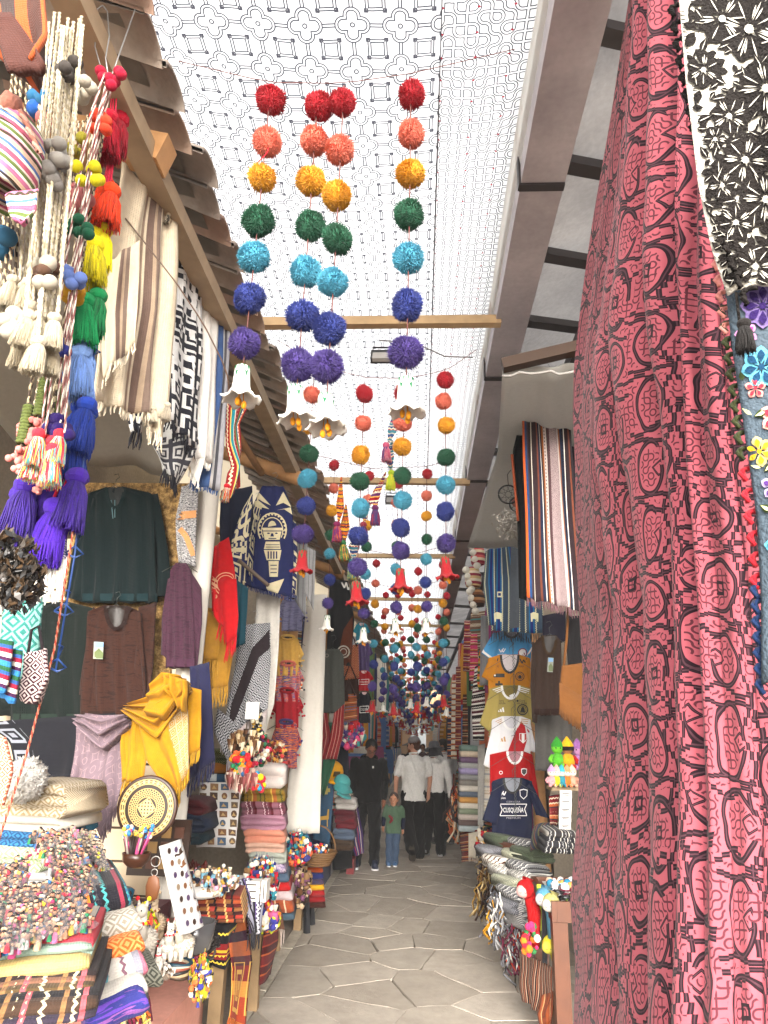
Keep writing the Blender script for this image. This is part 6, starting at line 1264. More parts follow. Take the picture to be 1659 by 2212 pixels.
cap('yellow cap with dark square badge on the left row', 718, 1668, 8.6, 24, '#c8900c', True, .5); cap('teal cap below the yellow cap', 738, 1692, 8.5, 19, '#3f8c8c', None, .9); cap('second teal cap tucked under the first', 736, 1706, 8.45, 18, '#3a8486', None, 1.0)
t = garment('towel', 'blue towel with cross motif and tan llama hanging under the yellow cap', 'towel', 700, 1820, 8.5); o = drape('cloth_body', None, None, [(682, 1680), (676, 1812)], [(722, 1690), (712, 1826)], 8.5, plain('#2f4c66'), 14, 8, 1, .01, .03, parent=t); cb = paint('#a0924a')
decal(o, 'motif', [[(696, 1698), (708, 1698), (708, 1716), (696, 1716)], [(691, 1703), (713, 1703), (713, 1711), (691, 1711)]], cb, .012, 10, t); decal(o, 'llama_motif', [[(690, 1764), (706, 1762), (708, 1748), (711, 1748), (710, 1770), (690, 1772)], [(691, 1771), (693, 1771), (692, 1786), (690, 1786)], [(706, 1770), (708, 1770), (708, 1786), (706, 1786)]], paint('#b08a3a'), .012, 10, t)
FB = [('grey-blue folded sweater under the towel', 742, 1815, '#4a5668'), ('maroon sweater with white fringe beside the towel', 744, 1775, '#4a1620'), ('pale grey sweater with white fringe', 746, 1750, '#a8a4a0'), ('dark brown folded sweater at the bottom of the pile by the towel', 738, 1838, '#3a2c22'), ('wine red folded sweater under the white-fringed one', 746, 1792, '#5a1a24')]
for lb, x, y, c in FB: folded(lb, x, y, 44, 24, 8.7, plain(c), 2, .3, name='folded_sweater', cat='sweater')
drape('black_bag', 'black cloth bag with red striped trim standing on the red crate', 'bag', [(716, 1812, 9.3), (722, 1880, 9.3)], [(760, 1810, 9.4), (762, 1876, 9.4)], 9.3, plain('#17171a'), 10, 8, 1, .01, .2)
t = empty('crate', atz(728, 1888, 0), 'red plastic crate on the paving edge beside the man in black', 'crate'); A = Acc(); c = atz(728, 1888, 0); A.box(c + (0, .15, .13), (.22, .15, .05)); A.box(c + (-.17, .15, .04), (.05, .15, .04)); A.box(c + (.17, .15, .04), (.05, .15, .04)); aobj('crate_body', A, paint('#7c1c22', .45), t, smooth=False); A = Acc(); A.box(c + (0, -.004, .178), (.225, .012, .012)); aobj('rim', A, paint('#7c1c22', .45), t, smooth=False)
drape('purple_bags', 'purple and red striped bags hanging low beside the man in black', 'bags', [(752, 1740, 9.8), (758, 1820, 9.8), (768, 1850, 9.8)], [(772, 1740, 9.8), (784, 1800, 9.8), (786, 1842, 9.8)], 9.8, stripes('purple bags', [(.03, '#3a2458'), (.01, '#a02a3a'), (.02, '#2a3a6a'), (.01, '#c8b8a8')]), 12, 8, 1.3, .02, .05)

# ================================================================== RIGHT ROW
# ---- big red patterned cloth
def shipibo():
    u, v = UV(); cw, ch = .125, .155; w = noise(comb(u * 7, v * 7), 1, 2) * .05 - .025
    u2, v2 = u + w, v + w; x0 = u2 / cw; cx = fl(x0); v3 = v2 / ch + white(comb(cx + .5, cx * 3 + .5)) * 5; row = fl(v3); fx, fy = (fr(x0) - .5) * cw, (fr(v3) - .5) * ch
    rd = white(comb(cx + .5, row + .5)); r2 = white(comb(cx + 7.5, row + 3.5)); sg = (rd > .5) * 2 - 1
    e = ln2(fx / (.034 + .018 * r2), fy / (.046 + .022 * rd)); d = ab(e - 1) * .044; gap = ((fx * sg) > .018) * (ab(fy + (r2 - .5) * .07) < .022); d = d + gap
    hook = mx(ab((fx - sg * .03) * .8 + fy * .6), ab(fy * .8 - (fx - sg * .03) * .6)); bx = ab(hook - .013); d = mn(d, bx * 2.0 + (r2 > .75) + (e > 1.0))
    st = fl(tri(u2 * 9.0) * 8) / 8.0 * .075; q = ab(ab(fr(v3 + .5) - .5) * ch - .006 - st * (fr(row * .5) * 1.2 + .4) * (r2 * .5 + .6)); sv = fl(tri(v2 * 8.0) * 8) / 8.0 * .06; dv = ab(ab(fx) - cw * .5 + sv) + (white(comb(fl(x0 + .5), 3.5)) < .3)
    d = mn(d, mn(q * .9, dv)); f = truchet(u, v, .0155, 2, .25); fine = (f < .0019) * (d > .012)
    cr_ = mx(ab(fx + .0), ab(fy)); sm = (ab(cr_ - .011) < .0035) * (r2 > .75) * (e < 1)
    c = mix(fine, '#a4525c', '#54262f'); c = mix(d < .0048, c, '#22131a'); c = mix(sm, c, '#22131a'); return mix(d < .0012, c, '#4a2c34')
ship = material('red labyrinth cloth', shipibo, bump=(.15, 0, lambda: noise(scale=60, detail=2)), trans=.12, vary=.1, sheen=.1)
nr, nc = 90, 170
Lp = [(1392, -160, 1.55), (1332, 250, 1.95), (1268, 620, 2.5), (1238, 800, 2.8), (1233, 900, 2.85), (1243, 1150, 2.9), (1258, 1450, 2.9), (1240, 1750, 2.9), (1222, 1950, 2.9), (1233, 2080, 2.9), (1224, 2400, 2.9)]
Mp = [(1452, -160, 1.15), (1450, 250, 1.27), (1440, 620, 1.4), (1445, 1000, 1.46), (1470, 1450, 1.46), (1490, 1750, 1.44), (1490, 2400, 1.42)]
Rp = [(1700, -160, .95), (1740, 620, 1.1), (1800, 1300, 1.18), (1850, 2400, 1.22)]
La, Ma, Ra = (resamp(edge(p, 2), nr) for p in (Lp, Mp, Rp))
s = np.linspace(0, 1, nc); wL = np.clip(1 - 2 * s, 0, 1); wR = np.clip(2 * s - 1, 0, 1)
ss = np.convolve(np.pad(wL, 14, 'edge'), np.ones(29) / 29, 'valid'); sr = np.convolve(np.pad(wR, 14, 'edge'), np.ones(29) / 29, 'valid')
G = La[:, None] * ss[None, :, None] + Ra[:, None] * sr[None, :, None] + Ma[:, None] * (1 - ss - sr)[None, :, None]
N = np.cross(np.gradient(G, axis=1), np.gradient(G, axis=0)); N /= np.linalg.norm(N, axis=2)[..., None]; N *= np.sign((N * (EYE - G)).sum(2).mean())
tt = np.linspace(0, 1, nr)[:, None]; S2 = s[None] + .012 * np.sin(tt * 7) + .02 * np.sin(tt * 3 + s[None] * 4)
amp = (.026 - .012 * tt) * np.clip(.3 + 1.2 * np.exp(-((s[None] - .55) / .3) ** 2), 0, 1.2)
h = amp * (np.abs(np.sin(S2 * 34)) ** .7 * 1.4 + .5 * np.sin(S2 * 61 + 1)) + .018 * np.sin(tt * 11 + S2 * 9) * np.exp(-((tt - .42) / .2) ** 2) * (s[None] < .6) + .012 * np.sin(tt * 5 + S2 * 17)
h += .004 * np.sin(tt * 60 + 14 * S2 + 3 * np.sin(S2 * 30)) * np.exp(-((s[None] - .3) / .2) ** 2)
G = G + N * h[..., None]
uu = np.r_[0, np.cumsum(np.linalg.norm(np.diff(G[nr // 2], axis=0), axis=1))]; vv = np.r_[0, np.cumsum(np.linalg.norm(np.diff(G[:, nc // 2], axis=0), axis=1))]
uv = np.stack(np.broadcast_arrays(uu[None, :], -vv[:, None]), 2).reshape(-1, 2); V = np.vstack([G.reshape(-1, 3), (G - N * .004).reshape(-1, 3)]); o = nr * nc
Fc = [q for i in range(nr - 1) for j in range(nc - 1) for q in ((i * nc + j, i * nc + j + 1, (i + 1) * nc + j + 1, (i + 1) * nc + j), tuple(x + o for x in ((i + 1) * nc + j, (i + 1) * nc + j + 1, i * nc + j + 1, i * nc + j)))]
obj('patterned_cloth', V, Fc, ship, None, None, np.vstack([uv, uv]), label='tall rose red cloth with black labyrinth pattern draped down the right foreground', cat='cloth')
# ---- black and white embroidered hanging
def petal(cx, cy, r, a, w=.32, n=7, r0=.12):
    P = []
    for i in range(n + 1):
        t = i / n; q = r0 + (1 - r0) * t; x = w * math.sin(math.pi * min(1, t * .98 + .02) ** 1.4); P.append((q, x))
    P = P + [(q, -x) for q, x in P[-2:0:-1]]
    return [(cx + r * (q * math.cos(a) - x * math.sin(a)), cy + r * (q * math.sin(a) + x * math.cos(a))) for q, x in P]
t = garment('embroidered_hanging', 'white wool hanging embroidered with black flowers and leaves at the top right', 'embroidery', 1620, 640, .9)
o = drape('ground_cloth', None, None, [(1462, -60, .88), (1482, 180, .9), (1510, 400, .93), (1540, 545, .95), (1572, 636, .96)], [(1790, -60, .8), (1795, 250, .83), (1800, 560, .86)], .9, material('cream felt', '#c4c0b4', bump=(.7, 160), vary=.08, vscale=120), 30, 26, 1.4, .01, .012, parent=t)
bk = material('black felt', '#1b1715', bump=(.9, 200), vary=.3, vscale=150); wf = MATS['cream felt']
FL = [(1618, 62, 78, 8, .4), (1560, 40, 60, 6, 1.0), (1655, 190, 70, 9, .2), (1575, 250, 46, 7, .6), (1610, 345, 58, 8, .1), (1560, 400, 36, 6, .9), (1655, 430, 62, 9, .3), (1590, 480, 44, 7, .2), (1632, 575, 50, 7, .8), (1520, 150, 40, 6, .5), (1700, 320, 60, 8, .1), (1690, 80, 60, 8, .5), (1545, 300, 30, 6, 0), (1700, 540, 60, 8, .2)]
def safe(ob, name, polys, mat, **k):
    polys = [p for p in polys if all(TREE[ob].ray_cast(Vector(EYE), Vector(ray(x, y)))[0] is not None for x, y in p)]
    return decal(ob, name, polys, mat, **k) if polys else None
gr = np.random.default_rng(4)
for cx, cy, r, n, a0 in FL:
    P, W = [], []
    for k in range(n):
        a = a0 + k * 2 * math.pi / n + gr.normal(0, .06); P.append(petal(cx, cy, r * gr.uniform(.85, 1.05), a, .40)); W.append(petal(cx, cy, r * .82, a, .028, r0=.3)); W += [petal(cx + 2 * math.cos(a + 1.5), cy + 2 * math.sin(a + 1.5), r * .7, a + .13, .035, r0=.4), petal(cx, cy, r * .7, a - .13, .035, r0=.4)] if k % 2 == 0 else []
    safe(o, 'flower', P, bk, off=.004, step=14, parent=t); safe(o, 'flower_veins', W + [circ(cx, cy, r * .13, 10)], wf, off=.007, step=14, parent=t)
LV = []; VN = []
for k in range(420):
    y = gr.uniform(-20, 610); x = gr.uniform(1475 + y * .13, 1720)
    if any(math.hypot(x - f[0], y - f[1]) < f[2] * .72 for f in FL): continue
    a = gr.uniform(0, 6.28); r = gr.uniform(20, 38); LV.append(petal(x - r * .5 * math.cos(a), y - r * .5 * math.sin(a), r, a, .26, r0=0)); VN.append(petal(x - r * .4 * math.cos(a), y - r * .4 * math.sin(a), r * .8, a, .03, r0=0))
for k in range(26):
    y = gr.uniform(0, 600); x = gr.uniform(1480 + y * .13, 1700); P = [(x + 26 * math.cos(q) * (1 - q / 9), y + 26 * math.sin(q) * (1 - q / 9)) for q in np.linspace(0, 5.5, 12)]; LV += band(P, 5)
safe(o, 'leaves', LV, bk, off=.0035, step=20, parent=t); safe(o, 'leaf_veins', VN[::3], wf, off=.006, step=20, parent=t)
ST_ = [band([(1466 + .13 * y + .00012 * y * y + (0 if y < 450 else (y - 450) * .12), y), (1476 + .13 * y + .00012 * y * y + (0 if y < 450 else (y - 450) * .12), y + 1)], 2.4)[0] for y in range(-30, 625, 9)] + [band([(x, 638 - (x - 1572) * .32), (x + 2, 622 - (x - 1572) * .32)], 2.6)[0] for x in range(1576, 1680, 8)]
safe(o, 'edge_stitches', ST_, bk, off=.005, step=20, parent=t)
A = Acc()
for y in list(range(10, 640, 36)):
    c = at(1458 + .13 * y + .0002 * y * y, y, .93); twisted(A, [c + (.012, 0, 0), c, c + (-.012, 0, -.01), c + (-.006, 0, -.03)], .005, 8, (0, 0))
aobj('yarn_loops', A, bk, t)
tassel(t, at(1600, 690, .94), .055, '#1f1b1a'); A = Acc(); A.tube([at(1590, 632, .94), at(1598, 700, .94)], .0025, 4); aobj('tassel_cord', A, bk, t)
# ---- grey-blue embroidered hanging
t = garment('embroidered_hanging', 'grey-blue hanging embroidered with bright blue, red and yellow flowers at the right edge', 'embroidery', 1650, 1350, .95)
o = drape('ground_cloth', None, None, [(1560, 560, .99), (1585, 760, 1.0), (1612, 950, 1.0), (1640, 1130, 1.0), (1652, 1300, 1.0), (1650, 1480, 1.0)], [(1800, 560, .9), (1810, 1000, .9), (1810, 1480, .9)], .95, material('grey blue felt', '#46525c', bump=(.6, 160), vary=.15, vscale=120), 24, 20, 1.3, .008, .012, parent=t)
def embl(cx, cy, r, n, c, e, a0=0.0, w=.34):
    P = [petal(cx, cy, r, a0 + k * 6.2832 / n, w) for k in range(n)]; Q = [petal(cx, cy, r * .82, a0 + k * 6.2832 / n, w * .62, r0=.25) for k in range(n)]
    safe(o, 'flower', P, wool(e), off=.004, step=12, parent=t); safe(o, 'flower_heart', Q + [circ(cx, cy, r * .16, 8)], wool(c), off=.007, step=12, parent=t)
embl(1648, 660, 50, 8, '#2a1850', '#6a5a8a'); embl(1612, 720, 26, 5, '#8a3a7a', '#b87aa8', .5); embl(1645, 792, 46, 7, '#123a58', '#5aa0b8', .2); embl(1632, 838, 24, 5, '#b02a3a', '#d88a80', .9); embl(1640, 975, 34, 6, '#c8921a', '#e0c070', .3); embl(1672, 1050, 30, 5, '#4a2a6a', '#b0a0c8', 1.0); embl(1680, 900, 40, 6, '#b02a3a', '#e0a090', .4); embl(1690, 1180, 40, 6, '#123a58', '#5aa0b8', .1)
LF = [petal(x, y, r, a, .3, r0=0) for x, y, r, a in ((1600, 880, 32, .6), (1628, 900, 30, -.4), (1618, 1005, 28, .2), (1640, 1090, 30, .5), (1650, 1020, 26, -.8), (1600, 800, 22, 1.4))]
safe(o, 'leaves', LF, wool('#2e3a1c'), off=.004, step=12, parent=t); safe(o, 'leaf_hearts', [petal(x + 3 * math.cos(a), y + 3 * math.sin(a), r * .8, a, .16, r0=0) for x, y, r, a in ((1600, 880, 32, .6), (1628, 900, 30, -.4), (1618, 1005, 28, .2), (1640, 1090, 30, .5), (1650, 1020, 26, -.8))], wool('#c8c890'), off=.007, step=12, parent=t)
for nm, c, y0, y1 in (('green_loops', '#2c3018', 660, 1000), ('pink_loops', '#d88a80', 560, 730), ('red_loops', '#a01a26', 1010, 1250), ('blue_loops', '#16284a', 1260, 1480)):
    A = Acc()
    for y in range(y0, y1, 34 if nm != 'red_loops' else 46):
        x = 1566 + (y - 600) * .135 if y < 1150 else 1641 + (y - 1150) * .06
        c0 = at(x, y, 1.01); twisted(A, [c0 + (.014, 0, 0), c0, c0 + (-.016, 0, -.006), c0 + (-.010, 0, -.022)], .005, 8, (0, 0)); A.cone(c0 + (.01, -.004, 0), c0 + (-.006, -.004, .01), .004)
    aobj(nm, A, wool(c), t)

# ---- striped woven cloth, vest and goods of the first right stall
wv = [(.012, '#b0501c'), (.012, '#1f3f6a'), (.01, '#3a2a3a'), (.016, '#2a1c1c'), (.004, '#c8c0b4'), (.02, '#2f2226'), (.006, '#6a3a2a'), (.012, '#1c2438'), (.004, '#d8d4cc'), (.014, '#241c22'), (.012, '#8a4a1c'), (.016, '#b4a8a2'), (.004, '#2a1c1c'), (.048, '#4a3236'), (.004, '#2a1c1c'), (.014, '#b4a8a2'), (.012, '#8a4a1c'), (.02, '#1c2438'), (.004, '#d8d4cc'), (.02, '#2a1e22'), (.01, '#6a3a2a'), (.02, '#241c22'), (.004, '#b0a8b8'), (.02, '#2f2226')]
def bigw():
    u, v = UV(); tot = sum(w for w, _ in wv); st, a = [], 0
    for w, c in wv: st.append((a / tot, c)); a += w
    p = fr(u / .42); c = ramp(p, st); q = (tri(u * 42) + tri(v * 26)); c = mix((fr(q * 5) < .45) * (ab(p - .555) < .066), c, '#b8a8a8')
    c = mix((fr(v * 40) < .5) * ((ab(p - .405) < .006) + (ab(p - .74) < .006) + (ab(p - .15) < .006)), c, '#16141c'); return c
t = garment('woven_cloth', 'long dark striped woven cloth with white bands and fringe on a hanger', 'woven cloth', 1190, 1320, 4.2)
drape('cloth_body', None, None, [(1128, 820, 4.2), (1130, 1000, 4.2), (1138, 1290, 4.2)], [(1226, 862, 4.3), (1242, 1050, 4.3), (1262, 1322, 4.3)], 4.2, cloth('big woven', bigw), 34, 34, 3, .02, .015, (.05, wool('#6a4a50')), parent=t); hook(t, 1180, 822, 4.3, 1.6)
t = garment('vest', 'black sleeveless vest with orange braided edge behind the striped cloth', 'vest', 1120, 1300, 4.5); drape('vest_body', None, None, [(1125, 905), (1106, 980), (1118, 1120), (1122, 1290)], [(1160, 900), (1160, 1000), (1160, 1130), (1150, 1300)], 4.5, plain('#161618'), 18, 10, 1.3, .015, .05, parent=t)
cord([at(1106, 982, 4.47), at(1112, 1050, 4.47), at(1119, 1125, 4.47)], .010, wool('#a04a28'), 'orange braided trim cord on the edge of the black vest', 'braid', 8, name='braid')
drape('dark_garment', 'black garment hanging between the striped cloth and the red cloth', 'garment', [(1222, 850), (1226, 1000), (1234, 1250)], [(1248, 840), (1262, 1000), (1268, 1250)], 4.6, plain('#1c161e'), 12, 8, 1, .015, .03)
# dream catcher
t = garment('dream_catcher', 'black ring dream catcher with red web and grey fur tufts', 'dream catcher', 1105, 1150, 4.9); c = at(1098, 1070, 4.9); k = ppm(1098, 1070, 4.9); A = Acc()
for cx, cy, r in ((1098, 1068, 21), (1118, 1090, 17)):
    q = at(cx, cy, 4.9); A.tube([q + (r * k * math.cos(a), 0, r * k * math.sin(a)) for a in np.linspace(0, 6.2832, 26)], .007, 5)
    for i in range(9): a = i * .7; A.tube([q + (r * k * math.cos(a), 0, r * k * math.sin(a)), q + (r * k * .3 * math.cos(a + 1.4), 0, r * k * .3 * math.sin(a + 1.4)), q + (r * k * math.cos(a + 2.4), 0, r * k * math.sin(a + 2.4))], .0016, 3)
A.tube([at(1098, 1047, 4.9), at(1096, 1025, 4.9), at(1104, 1015, 4.9)], .003, 4); aobj('rings', A, black_p, t)
q = at(1118, 1085, 4.92); A = Acc(); A.lathe([(.001, 0), (13 * k, 0), (13 * k, .005), (.001, .005)], (0, 0, 0), 18); aobj('red_disc', Acc().add(np.stack([np.vstack(A.V)[:, 0], -np.vstack(A.V)[:, 2], np.vstack(A.V)[:, 1]], 1) + q, A.F), paint('#b07068'), t)
A = Acc()
for i in range(420):
    p = at(1104 + rng.normal(0, 12), 1128 + rng.normal(0, 11), 4.88 + rng.normal(0, .03)); A.cone(p, p + rng.normal(0, .025, 3) + (0, 0, -.02), .008)
aobj('fur_tufts', A, material('grey fur', '#b8b2aa', trans=.2), t)
# blue poncho
bp = stripes('blue poncho', [(.05, '#3a4a5a'), (.012, '#1d6a9a'), (.03, '#1f2a6a'), (.012, '#1d6a9a'), (.06, '#34465a')], deco='#c8c8a8')
t = garment('poncho', 'blue and grey poncho with cream alpaca motifs and dark fringe above the jerseys', 'poncho', 1110, 1385, 6.9)
o = drape('front', None, None, [(1068, 1148), (1062, 1240), (1060, 1362)], [(1130, 1150), (1170, 1250), (1174, 1368)], 6.9, bp, 24, 24, 2.4, .025, .03, (.10, wool('#34383e')), parent=t)
decal(o, 'grey_panel', [[(1104, 1152), (1124, 1154), (1122, 1355), (1100, 1358)]], plain('#4c525a'), .012, 14, t)
for x, y in ((1076, 1335), (1155, 1335), (1150, 1240)): decal(o, 'alpaca_motif', [[(x - 9, y - 10), (x - 2, y - 13), (x + 8, y - 10), (x + 8, y + 8), (x + 5, y + 8), (x + 4, y + 2), (x - 4, y + 2), (x - 5, y + 8), (x - 8, y + 8)]], paint('#cfcca8'), .014, 14, t)
decal(o, 'step_motif', [[(1074, 1278), (1084, 1278), (1084, 1290), (1074, 1290)]], paint('#cfcca8'), .014, 14, t); decal(o, 'step_motif', [[(1076, 1281), (1082, 1281), (1082, 1287), (1076, 1287)]], plain('#1f2a6a'), .016, 14, t)
drape('side', None, None, [(1050, 1190), (1044, 1260), (1054, 1350)], [(1070, 1180), (1072, 1270), (1072, 1350)], 6.85, bp, 12, 8, 1, .015, .03, parent=t)
# knitted hats cluster
for i, (x, y, w, h, c, lb) in enumerate(((1032, 1195, 30, 50, ['#8a2a3a', '#d8c8a8', '#c85a5a'], 'striped knitted hat with cream bobbles, uppermost of the hat cluster'), (1022, 1245, 34, 46, ['#c8a87a', '#8a3040', '#d8c8b0'], 'tan and maroon knitted hat in the middle of the hat cluster'), (1030, 1290, 34, 40, ['#6a4028', '#a87a50', '#3a2a24'], 'brown knitted hat at the bottom of the hat cluster'))):
    t = garment('knitted_hat', lb, 'knitted hat', x, y + h / 2, 7.6); k = ppm(x, y, 7.6); A = Acc(); A.lathe([(.01, h * .5), (w * .3, h * .42), (w * .5, h * .1), (w * .52, -h * .3), (w * .46, -h * .5)], (0, 0, 0), 16); V = np.vstack(A.V) * k + at(x, y, 7.6); obj('crown', V, A.F, stripes('hat %d' % i, [(.03, c[0]), (.03, c[1]), (.03, c[2])], 'v'), t, None, V[:, [0, 2]])
    for q in range(4): felt(t, at(x - w * .45 + 4 * q, y - h * .3 + 14 * q, 7.55), .042, '#ded8ca', 'bobble')
# ---- football jerseys
YJ = 7.3
def jersey(lb, x0, x1, y0, y1, i, col, slL, slR, neck, inner, collar, cuff=None, nd=22):
    Y = YJ - .05 * i; m = plain(col, vary=.06); t = garment('football_jersey', lb, 'jersey', (x0 + x1) / 2, y1, Y)
    for sl in (slL, slR):
        if sl:
            q = drape('sleeve', None, None, sl[0], sl[1], Y - .02, m, 10, 8, 1.0, .012, .05, parent=t)
            if cuff: a, b = sl[0][-1], sl[1][-1]; decal(q, 'cuff', [[(a[0] + 1, a[1] - 7), (b[0] - 1, b[1] - 7), (b[0] - 1, b[1] - 1), (a[0] + 1, a[1] - 1)]], cuff, .008, 12, t)
    o = drape('body', None, None, [(neck[0], y0), (x0, y0 + 8), (x0 + 1, y1)], [(neck[1], y0), (x1, y0 + 8), (x1 - 1, y1)], Y, m, 24, 24, 2.2, .012, .05, parent=t, top=.35)
    cx, hw = (neck[0] + neck[1]) / 2, (neck[1] - neck[0]) / 2 - 2; P = [(cx + hw * math.cos(a), y0 + 1 + nd * math.sin(a)) for a in np.linspace(0, math.pi, 13)]
    decal(o, 'neck_opening', [P], inner, .006, 12, t); decal(o, 'collar', band(P, 5), collar, .012, 30, t); hook(t, cx, y0 + 2, Y - .07, 1.3); return t, o, m
wht, blk_ = paint('#dedede', .7), paint('#1c1a1c', .6); wn = plain('#c8c0c4')
t, o, m = jersey('light blue football jersey with round G badge and white cuffs, topmost', 1062, 1148, 1362, 1430, 0, '#4a94c8', ([(1066, 1366), (1040, 1410)], [(1082, 1372), (1066, 1428)]), ([(1128, 1372), (1138, 1420)], [(1146, 1366), (1150, 1404)]), (1088, 1122), plain('#9a9aa8'), blk_, wht, 14)
decal(o, 'badge', [circ(1129, 1410, 10, 16)], wht, .012, 20, t); decal(o, 'badge_ring', ring(1129, 1410, 10, 2, 16), paint('#7a1c30'), .016, 20, t); words_on(o, 'G', 1124, 1404, 1134, 1416, paint('#7a1c30')); words_on(o, 'walon', 1074, 1411, 1094, 1416, wht); decal(o, 'chevrons', band([(1078, 1402), (1082, 1409), (1088, 1400)], 2) + band([(1084, 1403), (1087, 1409), (1092, 1401)], 2), wht, .012, 20, t)
words_on(o, 'SPORADIC' if 0 else 'SPON', 1068, 1368, 1082, 1374, blk_)
t, o, m = jersey('amber football jersey with black collar reading WALKING', 1054, 1146, 1414, 1540, 1, '#b8781a', ([(1058, 1420), (1040, 1462)], [(1076, 1428), (1068, 1474)]), ([(1128, 1428), (1142, 1474)], [(1144, 1422), (1150, 1500)]), (1080, 1122), wn, blk_, None, 38)
for x in (1058, 1120): words_on(o, 'WALKING', x, 1437, x + 20, 1441.5, blk_); decal(o, 'mark', band([(x + 3, 1423), (x + 8, 1433), (x + 11, 1425), (x + 15, 1432), (x + 18, 1422)], 2.4), blk_, .012, 20, t)
decal(o, 'logo_plate', [[(1066, 1455), (1090, 1455), (1090, 1463), (1066, 1463)]], blk_, .010, 20, t); words_on(o, 'LOTTO', 1072, 1456.5, 1088, 1461.5, wht); decal(o, 'logo_dot', [circ(1069, 1459, 2, 8)], wht, .014, 20, t)
decal(o, 'badge', ring(1123, 1461, 10, 1.6, 16) + ring(1123, 1461, 6.5, 1, 14) + [circ(1123, 1462, 4, 8)], blk_, .012, 20, t); decal(o, 'cross_mark', [[(1076, 1471), (1080, 1471), (1080, 1486), (1076, 1486)], [(1070, 1476), (1086, 1476), (1086, 1481), (1070, 1481)]], blk_, .012, 20, t)
t, o, m = jersey('khaki football jersey with white shoulder stripes and round black badge', 1056, 1148, 1480, 1590, 2, '#9a8a4c', ([(1060, 1488), (1036, 1562)], [(1080, 1500), (1070, 1592)]), ([(1134, 1500), (1146, 1556)], [(1146, 1488), (1170, 1580)]), (1082, 1124), plain('#7a6c3c'), wht, None, 28)
for k in range(3): decal(o, 'stripe', band([(1060 + k, 1492 + 4 * k), (1083, 1484 + 4 * k)], 1.7) + band([(1122, 1484 + 4 * k), (1144 - k, 1490 + 4 * k)], 1.7), wht, .012, 20, t)
def bars(o, t, x, y, mt, s=1.0): decal(o, 'three_bars', [[(x + 5 * i * s, y), (x + (5 * i + 3.6) * s, y), (x + (5 * i + 1.6) * s, y - (4 + 3.2 * i) * s), (x + (5 * i - 1.5) * s, y - (2.5 + 3.2 * i) * s)] for i in range(3)], mt, .012, 20, t)
for x in (1070, 1116): words_on(o, 'Dora', x + 6, 1511, x + 18, 1516, blk_); words_on(o, 'NAKAMURA', x, 1517, x + 22, 1521.5, blk_); decal(o, 'logo', [circ(x + 2, 1514, 2.6, 8)], blk_, .012, 20, t)
bars(o, t, 1076, 1538, wht); decal(o, 'badge', ring(1129, 1533, 12, 2.4, 18) + ring(1129, 1533, 8, 1, 14) + [[(1124, 1538), (1126, 1529), (1130, 1526), (1133, 1531), (1134, 1539)]], blk_, .012, 20, t); decal(o, 'label_tag', [[(1100, 1502), (1112, 1497), (1114, 1506), (1103, 1511)]], wht, .018, 20, t)
t, o, m = jersey('white football jersey with red sash and striped shield crest', 1062, 1146, 1547, 1660, 3, '#d6d6da', ([(1066, 1556), (1044, 1652)], [(1084, 1568), (1074, 1668)]), ([(1134, 1568), (1144, 1622)], [(1144, 1556), (1160, 1626)]), (1084, 1126), plain('#c4c4cc'), wht, None, 28)
decal(o, 'sash', [[(1124, 1556), (1144, 1580), (1122, 1654), (1086, 1656), (1100, 1615)]], plain('#a81c24'), .010, 12, t); gs = paint('#b08a5a')
for k in range(3): decal(o, 'stripe', band([(1070 + k, 1559 + 4 * k), (1086, 1552 + 4 * k)], 1.5) + band([(1124, 1553 + 4 * k), (1142 - k, 1555 + 4 * k)], 1.5), gs, .012, 20, t)
bars(o, t, 1078, 1602, gs, 1.1); decal(o, 'crest', [[(1122, 1584), (1138, 1584), (1138, 1598), (1130, 1606), (1122, 1598)]], wht, .016, 20, t); decal(o, 'crest_stripes', [[(1123, 1585), (1127, 1585), (1127, 1601), (1123, 1597)], [(1133, 1585), (1137, 1585), (1137, 1597), (1133, 1601)]], paint('#b01c24'), .019, 20, t)
t, o, m = jersey('red football jersey with white collar and small shield badge', 1058, 1150, 1622, 1720, 4, '#a01216', None, ([(1134, 1634), (1148, 1706)], [(1150, 1630), (1168, 1740)]), (1094, 1130), plain('#a87a84'), wht, None, 26)
SH = lambda x, y, s: [(x - 8 * s, y - 9 * s), (x, y - 11 * s), (x + 8 * s, y - 9 * s), (x + 7 * s, y + 3 * s), (x, y + 10 * s), (x - 7 * s, y + 3 * s)]
decal(o, 'shield', [SH(1132, 1668, .8)], wht, .012, 20, t); decal(o, 'shield_field', [SH(1132, 1668, .62)], blk_, .016, 20, t); words_on(o, 'C', 1129, 1664, 1135, 1672, wht); decal(o, 'roundel', ring(1082, 1669, 4, 1.3, 10), wht, .012, 20, t)
t, o, m = jersey('navy football jersey reading CUSQUEÑA in a white ribbon frame, lowest', 1062, 1150, 1680, 1850, 5, '#1b2038', ([(1068, 1690), (1042, 1770)], [(1086, 1700), (1074, 1784)]), ([(1138, 1700), (1158, 1760)], [(1148, 1690), (1186, 1768)]), (1086, 1128), plain('#8a8e98'), blk_, None, 32)
decal(o, 'ribbon', band([(1081, 1806 - 29), (1086, 1786 - 9)], 0.1)[:0] or band([(1080, 1737), (1138, 1737), (1133, 1748), (1138, 1762), (1080, 1762), (1085, 1749), (1080, 1737)], 1.6), wht, .012, 12, t)
words_on(o, 'CUSQUEÑA', 1087, 1742, 1131, 1757, wht, bold=.01); words_on(o, 'CERVEZA', 1094, 1730, 1124, 1734, paint('#9a9aa4')); words_on(o, 'PREMIUM', 1094, 1765, 1124, 1769, paint('#9a9aa4'))
